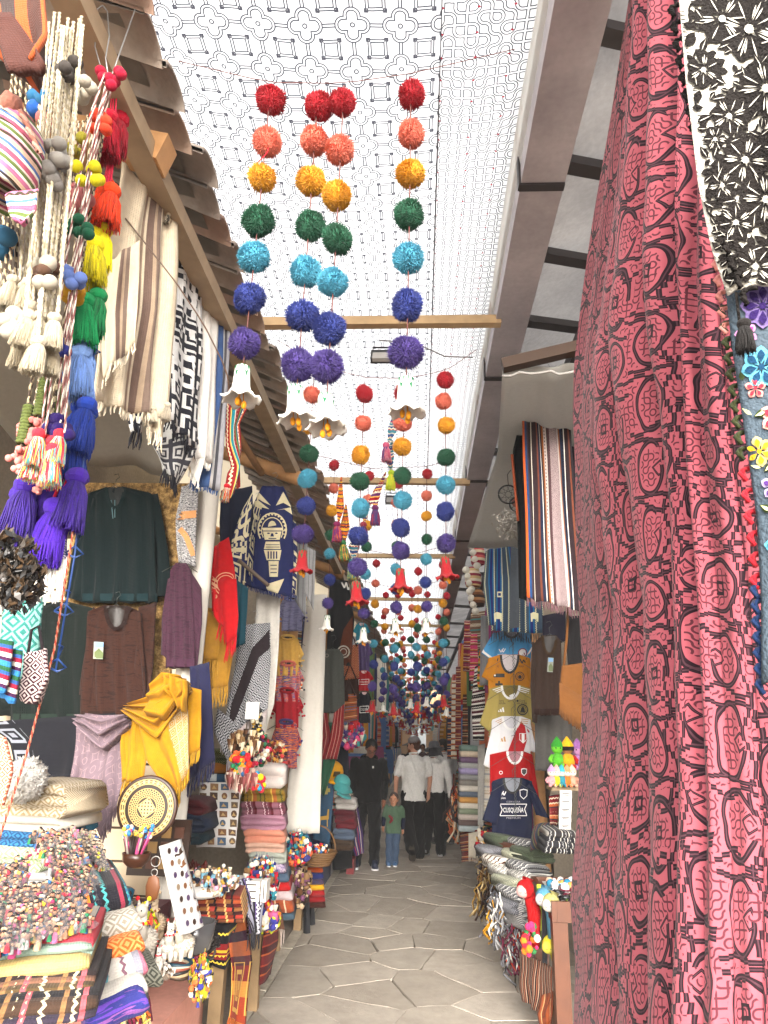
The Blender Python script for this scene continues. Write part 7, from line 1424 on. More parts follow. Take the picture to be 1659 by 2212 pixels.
words_on(o, 'walon', 1076, 1724 - 3, 1092, 1726, wht); decal(o, 'chevrons', band([(1080, 1711), (1083, 1718), (1088, 1709)], 2) + band([(1086, 1712), (1089, 1718), (1093, 1710)], 2), wht, .012, 20, t)
decal(o, 'shield', [SH(1131, 1716, 1.1)], wht, .012, 20, t); decal(o, 'shield_field', [SH(1131, 1716, .9)], plain('#1b2038'), .016, 20, t); words_on(o, 'C', 1126.5, 1710, 1135.5, 1721, wht)
decal(o, 'mountain_print', [[(1090, 1846), (1100, 1826), (1108, 1832), (1118, 1812), (1130, 1822), (1140, 1846)], [(1066, 1848), (1074, 1838), (1084, 1848)]], plain('#2c3a5c'), .010, 12, t)
A = Acc(); Q = [at(1108, 1390, 6.98), at(1112, 1520, 6.95), at(1112, 1640, 6.92), at(1114, 1760, 6.9)]
for j, p in enumerate(resamp(Q, 46)): A.tube([p + (.008 * math.cos(a), .008 * math.sin(a) * (j % 2), .016 * math.sin(a)) for a in np.linspace(0, 6.2832, 8)], .0025, 4)
aobj('hanger_chain', A, wire_d, label='thin metal chain carrying the column of football jerseys', cat='chain')
beam('post', atz(1178, 1985, 0) * (1, 1, 0), atz(1178, 1985, 0) * (1, 1, 0) + (0, 0, 3.6), .075, .065, log_m, 'round wooden post behind the football jerseys', 'post', rnd=True)
# tunic, bag, grey tunic
t, o = shirt('tunic', 'dark brown tunic with gold-trimmed neck and photo tag behind the jerseys', 'tunic', 1156, 1212, 1372, 1545, 6.2, plain('#3a2c26'), (1172, 1202), sleeves=[([(1150, 1386), (1146, 1480), (1150, 1560)], [(1166, 1396), (1164, 1480), (1160, 1562)])], inner=paint('#1c1412'), collar=dia('gold trim', '#8a6a38', '#3a2a1a', 40), nd=40, cw=6, flare=4, trim=(dia('gold hem', '#6a4a2a', '#2a1a16', 30), 14)); hangtag(t, o, 1184, 1420, 1196, 1452)
shirt('tunic', 'plain grey tunic hanging below the brown tunic', 'tunic', 1156, 1236, 1530, 1665, 6.6, plain('#565452'), (1180, 1210), inner=paint('#2a2826'), nd=12)
t = garment('fringed_bag', 'tan suede shoulder bag with long fringe against the red cloth', 'bag', 1238, 1590, 4.4); sd = plain('#5e3a18')
drape('flap', None, None, [(1214, 1438), (1208, 1500)], [(1272, 1430), (1276, 1535)], 4.4, sd, 10, 10, 1, .01, .06, parent=t)
A = Acc()
for k in range(46): x = 1209 + 1.5 * k; A.tube([at(x, 1475 + k * .9, 4.38), at(x + 1, 1520 + k, 4.37), at(x + rng.uniform(-1, 1), 1545 + k * 1.1 + rng.uniform(-4, 4), 4.38)], .004, 4)
aobj('fringe', A, sd, t, kind='stuff'); A = Acc(); A.tube([at(1218, 1440, 4.42), at(1224, 1380, 4.45), at(1230, 1270, 4.5)], .009, 5); aobj('strap', A, sd, t)
drape('black_fur', 'black shaggy wrap hanging behind the tan fringed bag', 'wrap', [(1228, 1330), (1224, 1400), (1230, 1480)], [(1275, 1330), (1280, 1430), (1282, 1500)], 4.7, plain('#131214'), 12, 10, 2, .02, .03, (.06, wool('#131214')))
t = garment('blue_bag', 'dark denim garment hanging above the brown tunic', 'garment', 1190, 1385, 6.4); drape('cloth_body', None, None, [(1172, 1330), (1172, 1400)], [(1222, 1320), (1222, 1385)], 6.4, plain('#22202e'), 8, 8, 1, .01, .03, parent=t)
# dolls on shelf
t = beam('shelf', at(1186, 1702, 5.6), at(1262, 1702, 5.6), .11, .012, wood, 'wooden shelf holding crocheted dolls beside the red cloth', 'shelf')
def doll(lb, px, py, h, Y, skin, hat, body, arms, hair=None, g=None):
    k = ppm(px, py, Y) * h; c = at(px, py, Y); t = empty('crocheted_doll', c, lb, 'doll', g); P = lambda x, y, z: c + np.array([x, y, z]) * k
    A = Acc(); A.lathe([(.001, .1), (.2, .1), (.24, .25), (.19, .45), (.1, .52), (.001, .53)], c * 0, 12); V = np.vstack(A.V) * k + c; obj('torso', V, A.F, wool(body), t)
    A = Acc(); A.ball(P(0, 0, .70), (.22 * k, .2 * k, .2 * k), 0, 14, 10); aobj('head', A, wool(skin), t)
    A = Acc(); A.lathe([(.225, .74), (.22, .82), (.13, .95), (.03, 1.08), (.001, 1.1)], c * 0, 14); V = np.vstack(A.V) * k + c; obj('hat', V, A.F, wool(hat), t)
    A = Acc()
    for s in (-1, 1): A.tube([P(.18 * s, -.02, .44), P(.3 * s, -.1, .3), P(.26 * s, -.16, .2)], [.07 * k, .07 * k, .06 * k], 7)
    aobj('arm', A, wool(arms), t); A = Acc()
    for s in (-1, 1): A.tube([P(.1 * s, -.03, .14), P(.13 * s, -.22, .08), P(.14 * s, -.34, .1)], [.09 * k, .09 * k, .08 * k], 7)
    aobj('leg', A, wool(arms), t); A = Acc()
    for s in (-1, 1): A.ball(P(.08 * s, -.19, .7), .028 * k, 0, 6, 4)
    aobj('eye', A, black_p, t)
    if hair: A = Acc(); A.lathe([(.23, .62), (.235, .74), (.2, .8)], c * 0, 14); obj('hair', np.vstack(A.V) * k + c, A.F, wool(hair), t)
    return t
doll('green crocheted doll with green hat on the shelf', 1206, 1660, 60, 5.55, '#5fae2a', '#2f8a2a', '#4a9a2a', '#5fae2a'); doll('crocheted doll with pointed yellow hat and red trousers on the shelf', 1228, 1662, 62, 5.55, '#9a6a44', '#d8a41c', '#c8921a', '#a01c1c', '#1c1416'); doll('mauve crocheted doll half behind the red cloth', 1250, 1664, 60, 5.6, '#a87aa0', '#8a5a94', '#9a6aa0', '#a87aa0')
for x, c, d, n in ((1193, '#c88a90', '#a88ab0', 'pink'), (1204, '#a8a82a', '#b89a9a', 'lime'), (1215, '#2a7a8a', '#3a9aa8', 'teal'), (1227, '#d86a2a', '#d88a60', 'orange'), (1238, '#c8907a', '#d8b09a', 'peach')): 
    doll('small %s crocheted animal doll in the front row of the shelf' % n, x, 1700, 42, 5.45, '#d8cfc0', d, c, c)
t = garment('label_tags', 'strip of white printed labels hanging under the doll shelf', 'labels', 1222, 1780, 5.4)
for k in range(5): A = Acc(); c = at(1222 - k * .6, 1716 + 17 * k, 5.4); A.box(c, (.04, .012, .026), R=np.array(Matrix.Rotation(rng.uniform(-.12, .12), 3, 'Y'))); b_ = aobj('label', A, paint('#d8d6d2'), t, smooth=False); A = Acc(); [A.box(c + (0, -.014, .006 - .01 * q), (.028 - .008 * q, .001, .003)) for q in range(2)]; aobj('print', A, blk_, t, smooth=False)
drape('knit_gloves', 'red patterned knitted gloves hanging beside the white labels', 'gloves', [(1186, 1720), (1188, 1780)], [(1208, 1716), (1204, 1782)], 5.6, wb('glove', '#6a2024', '#c8b8a0'), 10, 6, 1, .01, .04)
t, o = 0, 0
for i, (c, x, y) in enumerate((('#16161a', 1205, 1845), ('#26262a', 1208, 1833), ('#1c1c22', 1212, 1821), ('#2c2a2c', 1214, 1810))): folded('%s fringed scarf in the dark stack at the wooden table' % ['black', 'charcoal', 'ink blue', 'dark grey'][i], x, y, 64, 15, 5.3, stripes('dk%d' % i, [(.03, c), (.006, '#b8b4ac'), (.01, c)], 'u', deco='#8a8a8a'), 1, .3, name='folded_scarf', cat='scarf')
drape('striped_throw', 'muted rainbow striped throw draped over the folded goods by the jerseys', 'throw', [(1150, 1790, 6.0), (1146, 1840, 5.9)], [(1232, 1780, 5.7), (1200, 1815, 5.5)], 5.8, stripes('muted rainbow', [(.025, '#2a2c3c'), (.012, '#6a6a3a'), (.02, '#3c2a38'), (.012, '#7a4a34'), (.02, '#26364a')]), 12, 14, 1.4, .02, .02, belly=.08)
HC = [('#3a4a3a', 'dark green'), ('#8a8c84', 'grey'), ('#d0cac0', 'cream'), ('#5a2c1c', 'brown'), ('#20242c', 'navy'), ('#5e6a54', 'sage'), ('#b8b4ac', 'light grey')]
pat = [dia('hat green', '#3a4638', '#c8c8b0', 30), stripes('hat grey bands', [(.03, '#77787a'), (.012, '#c8c8c4'), (.012, '#3a3a3e')], 'v', deco='#2a2a2e'), stripes('hat cream', [(.04, '#d0cac0'), (.02, '#4a2c20')], 'v'), plain('#4a2818'), dia('hat navy', '#1c2028', '#8a8a90', 26), dia('hat sage', '#5e6a54', '#20241c', 34), stripes('hat pale', [(.03, '#a8a6a0'), (.01, '#5a5a5e'), (.014, '#c8c6c0')], 'v', deco='#4a4a4a')]
PH = [(1108, 1832, 5, 6.6), (1160, 1842, 1, 6.4), (1128, 1850, 3, 6.5), (1090, 1858, 4, 6.5), (1104, 1880, 2, 6.3), (1150, 1868, 0, 6.2), (1168, 1862, 5, 6.1), (1120, 1900, 6, 6.2), (1160, 1892, 1, 6.0), (1128, 1925, 0, 6.0), (1165, 1915, 6, 5.95), (1140, 1948, 1, 5.9), (1160, 1970, 6, 5.85), (1128, 1975, 4, 5.9), (1170, 1995, 1, 5.85)]
for i, (x, y, c, Y) in enumerate(PH): folded('%s knitted hat lying in the %s of the hat pile before the jerseys' % (HC[c][1], ['top', 'upper part', 'middle', 'lower part', 'bottom'][min(4, i // 3)]), x, y, 62, 26, Y, pat[c], 2, .26, .5, name='knitted_hat', cat='knitted hat', skew=-.2)
t = empty('stool', atz(1138, 2092, 0), 'white plastic stool under the pile of knitted hats', 'stool'); p = atz(1138, 2092, 0) + (.02, 0, 0); A = Acc(); A.box(p + (.24, .28, .465), (.27, .27, .015)); aobj('seat', A, white_p, t, smooth=False)
for x in (0, .48):
    for y in (.04, .52): A = Acc(); A.tube([p + (x, y, 0), p + (x * .97 + .01, y * .97 + .01, .45)], .022, 6); aobj('leg', A, white_p, t)
for cx, cy, rx, ry, n, pl, lb in ((1050, 1900, 22, 70, 130, ['#6a4a24', '#2a1c16', '#c8b080', '#3a2a24', '#8a6a2a'], 'brown fur hats and mittens hung along the lane edge'), (1070, 1960, 16, 46, 90, ['#a8a8ac', '#5a5a60', '#c8901c', '#d8d4cc'], 'plastic-wrapped grey knits beside the hat pile'), (1108, 2020, 24, 60, 120, ['#c83a1c', '#6a1c3a', '#8a8a90', '#d8d4cc', '#5a1a34'], 'red, purple and grey hat tassels dangling below the hat pile')): cluster('hanging_knits', lb, 'knits', cx, cy, rx, ry, 6.05 if cx > 1060 else 6.9, n, pl, .03, 'yarn', .1, part='yarn')
folded('long grey knitted scarves piled at the side of the hat pile', 1150, 2010, 50, 60, 5.85, stripes('grey scarves', [(.012, '#8a8a8c'), (.012, '#4a4a4e'), (.012, '#b8b6b2')], 'v'), 5, .3, .5, name='folded_scarf', cat='scarf')
# wooden bead table
X0, X1, Y0, Y1, ZT = .80, 1.62, 4.72, 5.55, .80
t = empty('bead_table', ((X0 + X1) / 2, (Y0 + Y1) / 2, 0), 'reddish brown wooden tray table with bracelets on top beside the red cloth', 'table')
A = Acc(); A.box(((X0 + X1) / 2, (Y0 + Y1) / 2, ZT - .03), ((X1 - X0) / 2 - .03, (Y1 - Y0) / 2 - .03, .015)); aobj('tray', A, wood_red, t, smooth=False)
for b in (((X0 + .015, (Y0 + Y1) / 2), (.015, (Y1 - Y0) / 2)), ((X1 - .015, (Y0 + Y1) / 2), (.015, (Y1 - Y0) / 2)), (((X0 + X1) / 2, Y0 + .015), ((X1 - X0) / 2 - .031, .015)), (((X0 + X1) / 2, Y1 - .015), ((X1 - X0) / 2 - .031, .015))): A = Acc(); A.box((*b[0], ZT - .045), (*b[1], .055)); aobj('rim', A, wood_red, t, smooth=False)
for x in (X0 + .046, X1 - .046):
    for y in (Y0 + .046, Y1 - .046): A = Acc(); A.box((x, y, (ZT - .102) / 2), (.044, .044, (ZT - .102) / 2)); aobj('leg', A, wood_red, t, smooth=False)
A = Acc(); A.box((X0 + .046, (Y0 + Y1) / 2, .14), (.03, (Y1 - Y0) / 2 - .092, .05)); aobj('stretcher', A, wood_d, t, smooth=False)
A = Acc(); A.box(((X0 + X1) / 2, (Y0 + Y1) / 2 + .05, ZT - .012), (.34, .30, .003)); aobj('white_paper', A, paint('#dcdcd8'), smooth=False, label='white paper lining under the bracelets in the wooden tray', cat='paper')
def strew(name, lb, cat, x0, x1, y0, y1, z, n, pal, s, shape):
    A = Acc(); t = empty(name, ((x0 + x1) / 2, (y0 + y1) / 2, z), lb, cat)
    for i in range(n):
        p = np.array([rng.uniform(x0, x1), rng.uniform(y0, y1), z + rng.uniform(0, .02)]); m = int(rng.integers(len(pal)))
        if shape == 'ring': R = np.array(Matrix.Rotation(rng.uniform(-.5, .5), 3, 'X')); A.tube([p + R @ np.array([s * math.cos(a), s * math.sin(a), 0]) for a in np.linspace(0, 6.28, 10)], s * .16, 4, m)
        else: A.ball(p, s * rng.uniform(.6, 1.2), m, 7, 5)
    aobj('pieces', A, [paint(c, .15, spec=.7) for c in pal], t, kind='stuff')
strew('bead_bracelets', 'maroon, green and black bead bracelets at the front of the wooden tray', 'bracelets', .90, 1.5, 4.78, 5.1, ZT - .008, 120, ['#5a1228', '#1c3a2a', '#18181c', '#7a9a2a', '#3a1a4a'], .04, 'ring')
strew('polished_stones', 'pale polished stones and crystals at the back of the wooden tray', 'stones', .9, 1.5, 5.12, 5.42, ZT - .004, 150, ['#d8a890', '#d8c8c0', '#c8904a', '#2a7a9a', '#d8d8dc', '#5a4a4a'], .028, 'ball')
# plush toys on the table side
def plush(lb, px, py, Y, body, face, ln, g=None):
    k = ppm(px, py, Y); c = at(px, py, Y); t = empty('plush_doll', at(px, py + ln, Y), lb, 'plush doll'); m = material('plush ' + body, body, bump=(.8, 120), vary=.15)
    A = Acc(); A.ball(c, 19 * k, 0, 16, 12); A.cone(c + (0, .01, 12 * k), c + (22 * k, .03, 16 * k), 13 * k, 0, 10); A.tube([c + (8 * k, .02, -8 * k), c + (18 * k, .03, -.4 * ln * k), c + (16 * k, .02, -ln * k)], [12 * k, 15 * k, 11 * k], 10); aobj('body', A, m, t)
    A = Acc(); A.ball(c + (-7 * k, -9 * k, -3 * k), (14 * k, 11 * k, 13 * k), 0, 16, 12); aobj('face', A, plain(face), t)
    A = Acc()
    for s in (-1, 1): q = c + ((-8 + 5 * s) * k, -20 * k, -3 * k); A.tube([q + (2.4 * k * math.cos(a), 0, -2 * k * math.sin(a)) for a in np.linspace(.2, 2.9, 6)], .5 * k, 3)
    aobj('closed_eyes', A, black_p, t); return t
plush('red plush doll with sleeping pink face hanging on the wooden table', 1135, 1920, 4.95, '#9a0c10', '#b88e8a', 110); plush('pale plush doll with blue hood next to the red one', 1176, 1938, 4.85, '#47788f', '#a8a4a4', 80); plush('second pale plush doll half hidden by the table leg', 1190, 1950, 4.80, '#98925a', '#a8a49c', 70)
plush('yellow plush doll lower down behind the front table leg', 1190, 2040, 4.9, '#b8ac2a', '#b8b040', 90)
drape('green_plush', 'lime and green plush legs hanging between the red and blue dolls', 'plush legs', [(1160, 1912), (1160, 1990), (1158, 2050)], [(1170, 1912), (1170, 1990), (1170, 2050)], 5.0, stripes('plush lime', [(.1, '#4a7a3a'), (.14, '#b8c83a')], 'v'), 10, 5, .5, .005, .05)
drape('black_plush', 'black and grey plush legs beside the front table leg', 'plush legs', [(1172, 1960), (1172, 2080)], [(1186, 1960), (1182, 2080)], 4.9, plain('#1c1c20'), 10, 5, .5, .005, .05)
cluster('felt_mobile', 'small red, orange and green felt balls strung below the red doll', 'felt mobile', 1146, 2030, 16, 34, 4.85, 26, ['#a81c2a', '#e0701c', '#c8a01c', '#2f6a3a', '#c82a5a', '#d8d4cc'], .02, 'ball', .03)
drape('striped_blanket', 'brown striped woven blanket hanging over the lower rail of the wooden table', 'blanket', [(1122, 2056, 5.3), (1122, 2110, 5.3), (1128, 2160, 5.3)], [(1196, 2090, 4.86), (1194, 2150, 4.86), (1180, 2200, 4.9)], 5.1, stripes('brown stripes', [(.012, '#5a2e20'), (.006, '#c8a890'), (.014, '#2a1a18'), (.006, '#a0664a')]), 14, 14, 2, .015, .012)
drape('striped_blanket', 'orange and brown blanket corner hanging below the brown striped blanket', 'blanket', [(1172, 2150, 4.95), (1162, 2190, 4.95), (1170, 2222, 4.95)], [(1196, 2140, 4.85), (1194, 2190, 4.85), (1186, 2226, 4.85)], 4.9, stripes('brown orange', [(.03, '#8a4422'), (.006, '#c8a070'), (.03, '#6a3018')]), 8, 8, 1, .01, .02)
# right stalls farther down the lane
RF = [('#8a8a8c', 1036, 1058, 1330, 1480, 8.2, 'pale grey hooded sweater hanging left of the blue poncho'), ('#4a4c50', 1058, 1078, 1235, 1330, 8.0, 'charcoal garment above the grey hooded sweater'), ('#8a2040', 1000, 1022, 1340, 1450, 9.6, 'crimson and pink knitted hat with long ear flaps'), ('#c83a6a', 1014, 1034, 1370, 1470, 9.2, 'pink patterned knitted garment beside the crimson hat')]
for c, x0, x1, y0, y1, Y, lb in RF: drape('garment', lb, 'garment', [(x0 + 3, y0), (x0, y1)], [(x1 - 3, y0), (x1, y1)], Y, wb('rf' + c, c, '#d8c8b0') if c in ('#8a2040', '#c83a6a') else plain(c), 12, 8, 1.3, .02, .05)
drape('alpaca_sweater', 'black and white knitted sweater with diamond and llama bands', 'sweater', [(1026, 1440), (1018, 1520), (1022, 1600)], [(1046, 1430), (1048, 1520), (1046, 1600)], 8.6, stripes('alpaca bands', [(.05, '#1c1618'), (.02, '#d8d4cc'), (.03, '#4a1c28'), (.02, '#d8d4cc')], 'v', deco='#c8c4bc'), 14, 8, 1, .015, .05); drape('green_scarf', 'green, yellow and orange knitted scarf beside the sweater with bands', 'scarf', [(1036, 1400), (1030, 1470), (1034, 1490)], [(1052, 1400), (1046, 1460), (1044, 1490)], 8.3, stripes('rasta', [(.03, '#2a5a34'), (.03, '#c8a02a'), (.03, '#c85a2a')], 'v'), 10, 6, 1, .01, .03)
SC_ = ['#6a8078', '#c8b8a4', '#6a5470', '#a8aaa8', '#9a90b8', '#8a8a8c', '#7a7670', '#c8c2b8', '#5a6474', '#b8884a', '#d0c8bc', '#7a8470', '#b0a49c', '#5a4a48', '#9aa4a8']; SN = ['sea green', 'beige', 'plum', 'silver grey', 'lilac', 'mid grey', 'taupe', 'cream', 'slate blue', 'ochre', 'ivory', 'moss grey', 'dusty pink', 'dark brown', 'ice grey']
for i, c in enumerate(SC_): folded('%s folded scarf in the tall scarf stack on the right row' % SN[i], 1018 - i * .3, 1624 + 12.4 * i, 48, 13.5, 9.4, plain(c), 1, .35, .0, name='folded_scarf', cat='scarf')
drape('hanging_scarf', 'light grey fringed scarf hanging over the right end of the scarf stack', 'scarf', [(1032, 1610), (1032, 1780)], [(1048, 1606), (1044, 1790)], 9.2, plain('#a4a29e'), 12, 6, .8, .012, .03, (.05, wool('#b8b0a4'))); drape('hanging_scarf', 'cream fringed scarf hanging below the scarf stack', 'scarf', [(1012, 1800), (1012, 1850)], [(1036, 1796), (1036, 1856)], 8.8, plain('#b0a898'), 10, 6, .8, .012, .03, (.05, wool('#b8b0a4')))
drape('red_table_cloth', 'red and black banded woven cloth covering a table on the right row', 'table cloth', [(992, 1800, 9.8), (994, 1862, 9.8)], [(1032, 1792, 9.3), (1034, 1860, 9.3)], 9.5, wb('rtc', '#6a1a1c', '#c8a070'), 12, 10, 1.4, .015, .03)
cluster('scarf_heap', 'orange and rust scarves and toys heaped below the scarf stack', 'scarves', 990, 1740, 20, 50, 10.2, 110, ['#b8501c', '#8a2a24', '#d8a070', '#3a2a2a', '#c8b8a0'], .05, 'yarn', .1); cluster('knitted_toys', 'knitted bags and toys along the foot of the red table cloth', 'knitted toys', 1045, 1830, 16, 40, 7.6, 110, ['#a81c2a', '#d8b060', '#5a2a4a', '#c8c0b0', '#2a2a2a'], .035, 'mix', .1)
for i, (x, y0, y1, c) in enumerate(((985, 1440, 1620, '#7a2a30'), (976, 1470, 1640, '#d8d0c0'), (1000, 1500, 1610, '#5a3a28'), (968, 1500, 1640, '#2a2a4a'))): drape('hanging_belt', ['maroon', 'cream', 'brown', 'indigo'][i] + ' long woven strip hanging on the right row near the scarf stack', 'woven strip', [(x, y0), (x - 2, y1)], [(x + 10, y0), (x + 11, y1)], 11 + .3 * i, wb('strip' + c, c, '#c8b090'), 12, 5, 1, .02, .03)

# ================================================================== PEOPLE
def fused(name, A, vox, mat, parent, smooth=6, kind=None):
    """overlapping closed shapes grown together into one continuous skin"""
    me = bpy.data.meshes.new('t'); me.from_pydata([tuple(v) for v in np.vstack(A.V)], [], A.F); to = bpy.data.objects.new('t', me); COL.objects.link(to)
    m = to.modifiers.new('r', 'REMESH'); m.mode = 'VOXEL'; m.voxel_size = vox; m = to.modifiers.new('s', 'SMOOTH'); m.factor = .5; m.iterations = smooth
    dg = bpy.context.evaluated_depsgraph_get(); me2 = bpy.data.meshes.new_from_object(to.evaluated_get(dg)); bpy.data.objects.remove(to); bpy.data.meshes.remove(me)
    V = np.array([v.co for v in me2.vertices]); Fc = [tuple(p.vertices) for p in me2.polygons]; bpy.data.meshes.remove(me2)
    return obj(name, V, Fc, mat, parent)
def tub(A, P, r, k=12):
    P = np.asarray(P, float); n = 10; Q = resamp(P, n); r = np.interp(np.linspace(0, 1, n), np.linspace(0, 1, len(r)), r); A.tube(Q, r, k); A.ball(Q[0], r[0], 0, 12, 8); A.ball(Q[-1], r[-1], 0, 12, 8)
def loft(A, secs, k=18):                 # (centre x, y, z, half width, half depth)
    V = [(x + a * math.cos(q), y + b * math.sin(q), z) for x, y, z, a, b in secs for q in np.arange(k) * 2 * math.pi / k]; n = len(secs)
    A.add(V, [(i * k + j, i * k + (j + 1) % k, (i + 1) * k + (j + 1) % k, (i + 1) * k + j) for i in range(n - 1) for j in range(k)] + [tuple(range(k - 1, -1, -1)), tuple((n - 1) * k + j for j in range(k))])
class Pose:
    def __init__(s, base, rot, H=1.75): s.c = np.array(base, float); s.R = np.array(Matrix.Rotation(rot, 3, 'Z')); s.k = H / 1.75
    def acc(s, A):                       # bring an Acc from figure space into the world
        B = Acc(); return B.add(np.vstack(A.V) * s.k @ s.R.T + s.c, A.F, 0) if len(set(A.M)) < 2 else s._m(A)
    def _m(s, A):
        B = Acc(); B.V = [np.vstack(A.V) * s.k @ s.R.T + s.c]; B.F = A.F; B.M = A.M; B.n = len(B.V[0]); return B
def hand(A, w, d, side, curl=.5):
    """palm and five fingers from the wrist w pointing along d"""
    w, d = np.array(w, float), np.array(d, float); d /= np.linalg.norm(d); s = np.array([side, 0, 0.0]); f = np.array([0, -1.0, 0]); f -= d * f.dot(d); f /= np.linalg.norm(f); n = np.cross(d, f)
    n *= 1 if n.dot(s) > 0 else -1       # f = thumb side (front), n = outward
    tub(A, [w, w + d * .045, w + d * .085], [.027, .034, .03], 10)
    for i, (o, L) in enumerate(((.028, .07), (.01, .078), (-.009, .072), (-.027, .056))):
        b = w + d * .085 + f * o; m = b + d * L * .5 - n * .008; e = m + d * L * .45 * (1 - curl * .4) - n * L * .4 * curl; tub(A, [b - d * .02, m, e], [.0095, .0088, .007], 8)
    b = w + d * .03 + f * .03; tub(A, [b, b + d * .035 + f * .02, b + d * .065 + f * .018 - n * .008], [.012, .0105, .008], 8)
def head(A, c, R):
    B = Acc(); B.ball((0, 0, .012), (.076, .096, .105), 0, 22, 16); B.ball((0, -.028, -.06), (.058, .062, .062), 0, 16, 12); B.ball((0, -.075, -.095), (.026, .02, .018), 0, 10, 8)
    B.cone((0, -.085, .0), (0, -.122, -.028), .018, 0, 6); B.ball((0, -.104, -.032), (.017, .016, .012), 0, 8, 6); B.ball((0, -.083, -.066), (.028, .014, .009), 0, 8, 6); B.ball((0, -.088, .025), (.055, .012, .012), 0, 10, 6)
    for s in (-1, 1): B.ball((s * .079, .012, -.012), (.011, .02, .032), 0, 8, 8)
    A.add(np.vstack(B.V) @ R.T + c, B.F)
def person(lb, base, rot, H, P, skin, tops, legs, shoes, sole, hair=None, hat=None, vox=.0085, glasses=False, beard=None, tuck=False, sleeve='long', top_name='shirt', under=None, badge=None):
    t = empty('person', base, lb, 'person'); ps = Pose(base, rot, H); sk = material('skin ' + skin, skin, rough=.55, spec=.35, vary=.08, bump=(.1, 80)); g = lambda k: np.array(P[k], float)
    RH = np.array(Matrix.Rotation(P.get('hz', 0), 3, 'Z')) @ np.array(Matrix.Rotation(P.get('hx', 0), 3, 'X')) * P.get('hs', 1.0); hc = g('head')
    A = Acc(); head(A, hc, RH); tub(A, [g('neck') + (0, 0, -.06), (g('neck') + hc) / 2 + (0, .01, -.03), hc + (0, .01, -.03)], [.062, .054, .054])
    loft(A, [(*g('pelvis')[:2], g('pelvis')[2] - .06, .14, .10), (*g('waist'), .13, .095), (*g('chest'), .155, .105), (*(g('neck') - (0, 0, .06)), .12, .075)])
    for s in 'lr':
        tub(A, [g('sh' + s), g('el' + s), g('wr' + s)], [.05, .04, .028]); hand(A, g('wr' + s), P.get('hd' + s, g('wr' + s) - g('el' + s)), -1 if s == 'r' else 1, P.get('curl' + s, .5)); tub(A, [g('hip' + s), g('kn' + s), g('an' + s)], [.075, .052, .038])
    fused('body', ps.acc(A), vox * ps.k, sk, t)
    # face
    A = Acc(); B = Acc()
    for s in (-1, 1): A.ball(np.array([s * .031, -.0905, .002]) @ RH.T + hc, .0085, 0, 8, 6); B.tube([np.array([s * (.031 + q), -.098 + abs(q) * .2, .024]) @ RH.T + hc for q in (-.018, 0, .018)], .0045, 4)
    aobj('eyes', ps.acc(A), black_p, t); aobj('eyebrows', ps.acc(B), paint('#1c1512'), t); A = Acc(); A.ball(np.array([0, -.096, -.066]) @ RH.T + hc, (.024, .006, .006), 0, 8, 6, 0, RH); aobj('lips', ps.acc(A), paint('#8a4a42'), t)
    if glasses:
        A = Acc()
        for s in (-1, 1): A.tube([np.array([s * .034 + .024 * math.cos(a), -.11, .0 + .017 * math.sin(a)]) @ RH.T + hc for a in np.linspace(0, 6.2832, 14)], .0022, 4); A.tube([np.array(q) @ RH.T + hc for q in ((s * .058, -.108, .003), (s * .08, -.03, .003), (s * .083, .02, -.003))], .002, 4)
        A.tube([np.array(q) @ RH.T + hc for q in ((-.01, -.111, .003), (.01, -.111, .003))], .002, 4); aobj('glasses', ps.acc(A), black_p, t)
    if hair:
        A = Acc(); Hs = fib(300); 
        A.ball(np.array([0, .012, .028]) @ RH.T + hc, (.083, .098, .098), 0, 18, 12, .02, RH); A.ball(np.array([0, .05, -.02]) @ RH.T + hc, (.074, .06, .07), 0, 14, 10, .02, RH)
        for d in Hs:
            if d[2] > -.1 and not (d[1] < -.55 and d[2] < .45): p = np.array([0, .012, .028]) + d * (.082, .097, .097); A.cone(p @ RH.T + hc, (p + d * .012 + (0, 0, -.006)) @ RH.T + hc, .012)
        aobj('hair', ps.acc(A), material('hair ' + hair, hair, rough=.5, spec=.4, vary=.3, bump=(.6, 120)), t)
    if beard:
        A = Acc(); A.ball(np.array([0, -.05, -.085]) @ RH.T + hc, (.06, .052, .046), 0, 14, 10, .03, RH); aobj('beard', ps.acc(A), material('hair ' + beard, beard, vary=.3), t)
    # clothing
    tm = plain(tops); hz_ = P.get('hem', .86); lo = g('pelvis') * (1, 1, 0) + (0, 0, hz_)
    A = Acc(); secs = [(*lo, .185, .135), (*(lo * .5 + g('waist') * .5), .178, .13), (*g('waist'), .175, .127), (*((g('waist') + g('chest')) / 2), .185, .13), (*g('chest'), .195, .132), (*(g('chest') + (0, 0, .09)), .19, .115), (*(g('neck') - (0, 0, .05)), .14, .085), (*(g('neck') + (0, 0, .0)), .075, .07)]
    w = P.get('wide', 1.0); loft(A, [(x, y, z, a * w, b * w) for x, y, z, a, b in secs])
    for s in 'lr':
        e, wq = g('el' + s), g('wr' + s); sh = g('sh' + s)
        if sleeve == 'long': tub(A, [sh + (0, 0, -.008), e, wq * .94 + e * .06], [.069 * w, .058 * w, .046])
        else: tub(A, [sh + (0, 0, -.005), sh * .25 + e * .75], [.066 * w, .064 * w])
    # cloth creases
    B = ps.acc(A); o = fused(top_name, B, .011 * ps.k, tm, t, 8)
    me = o.data; n = len(me.vertices); co = np.zeros(n * 3); me.vertices.foreach_get('co', co); co = co.reshape(-1, 3); nm = np.zeros(n * 3); me.vertices.foreach_get('normal', nm); nm = nm.reshape(-1, 3)
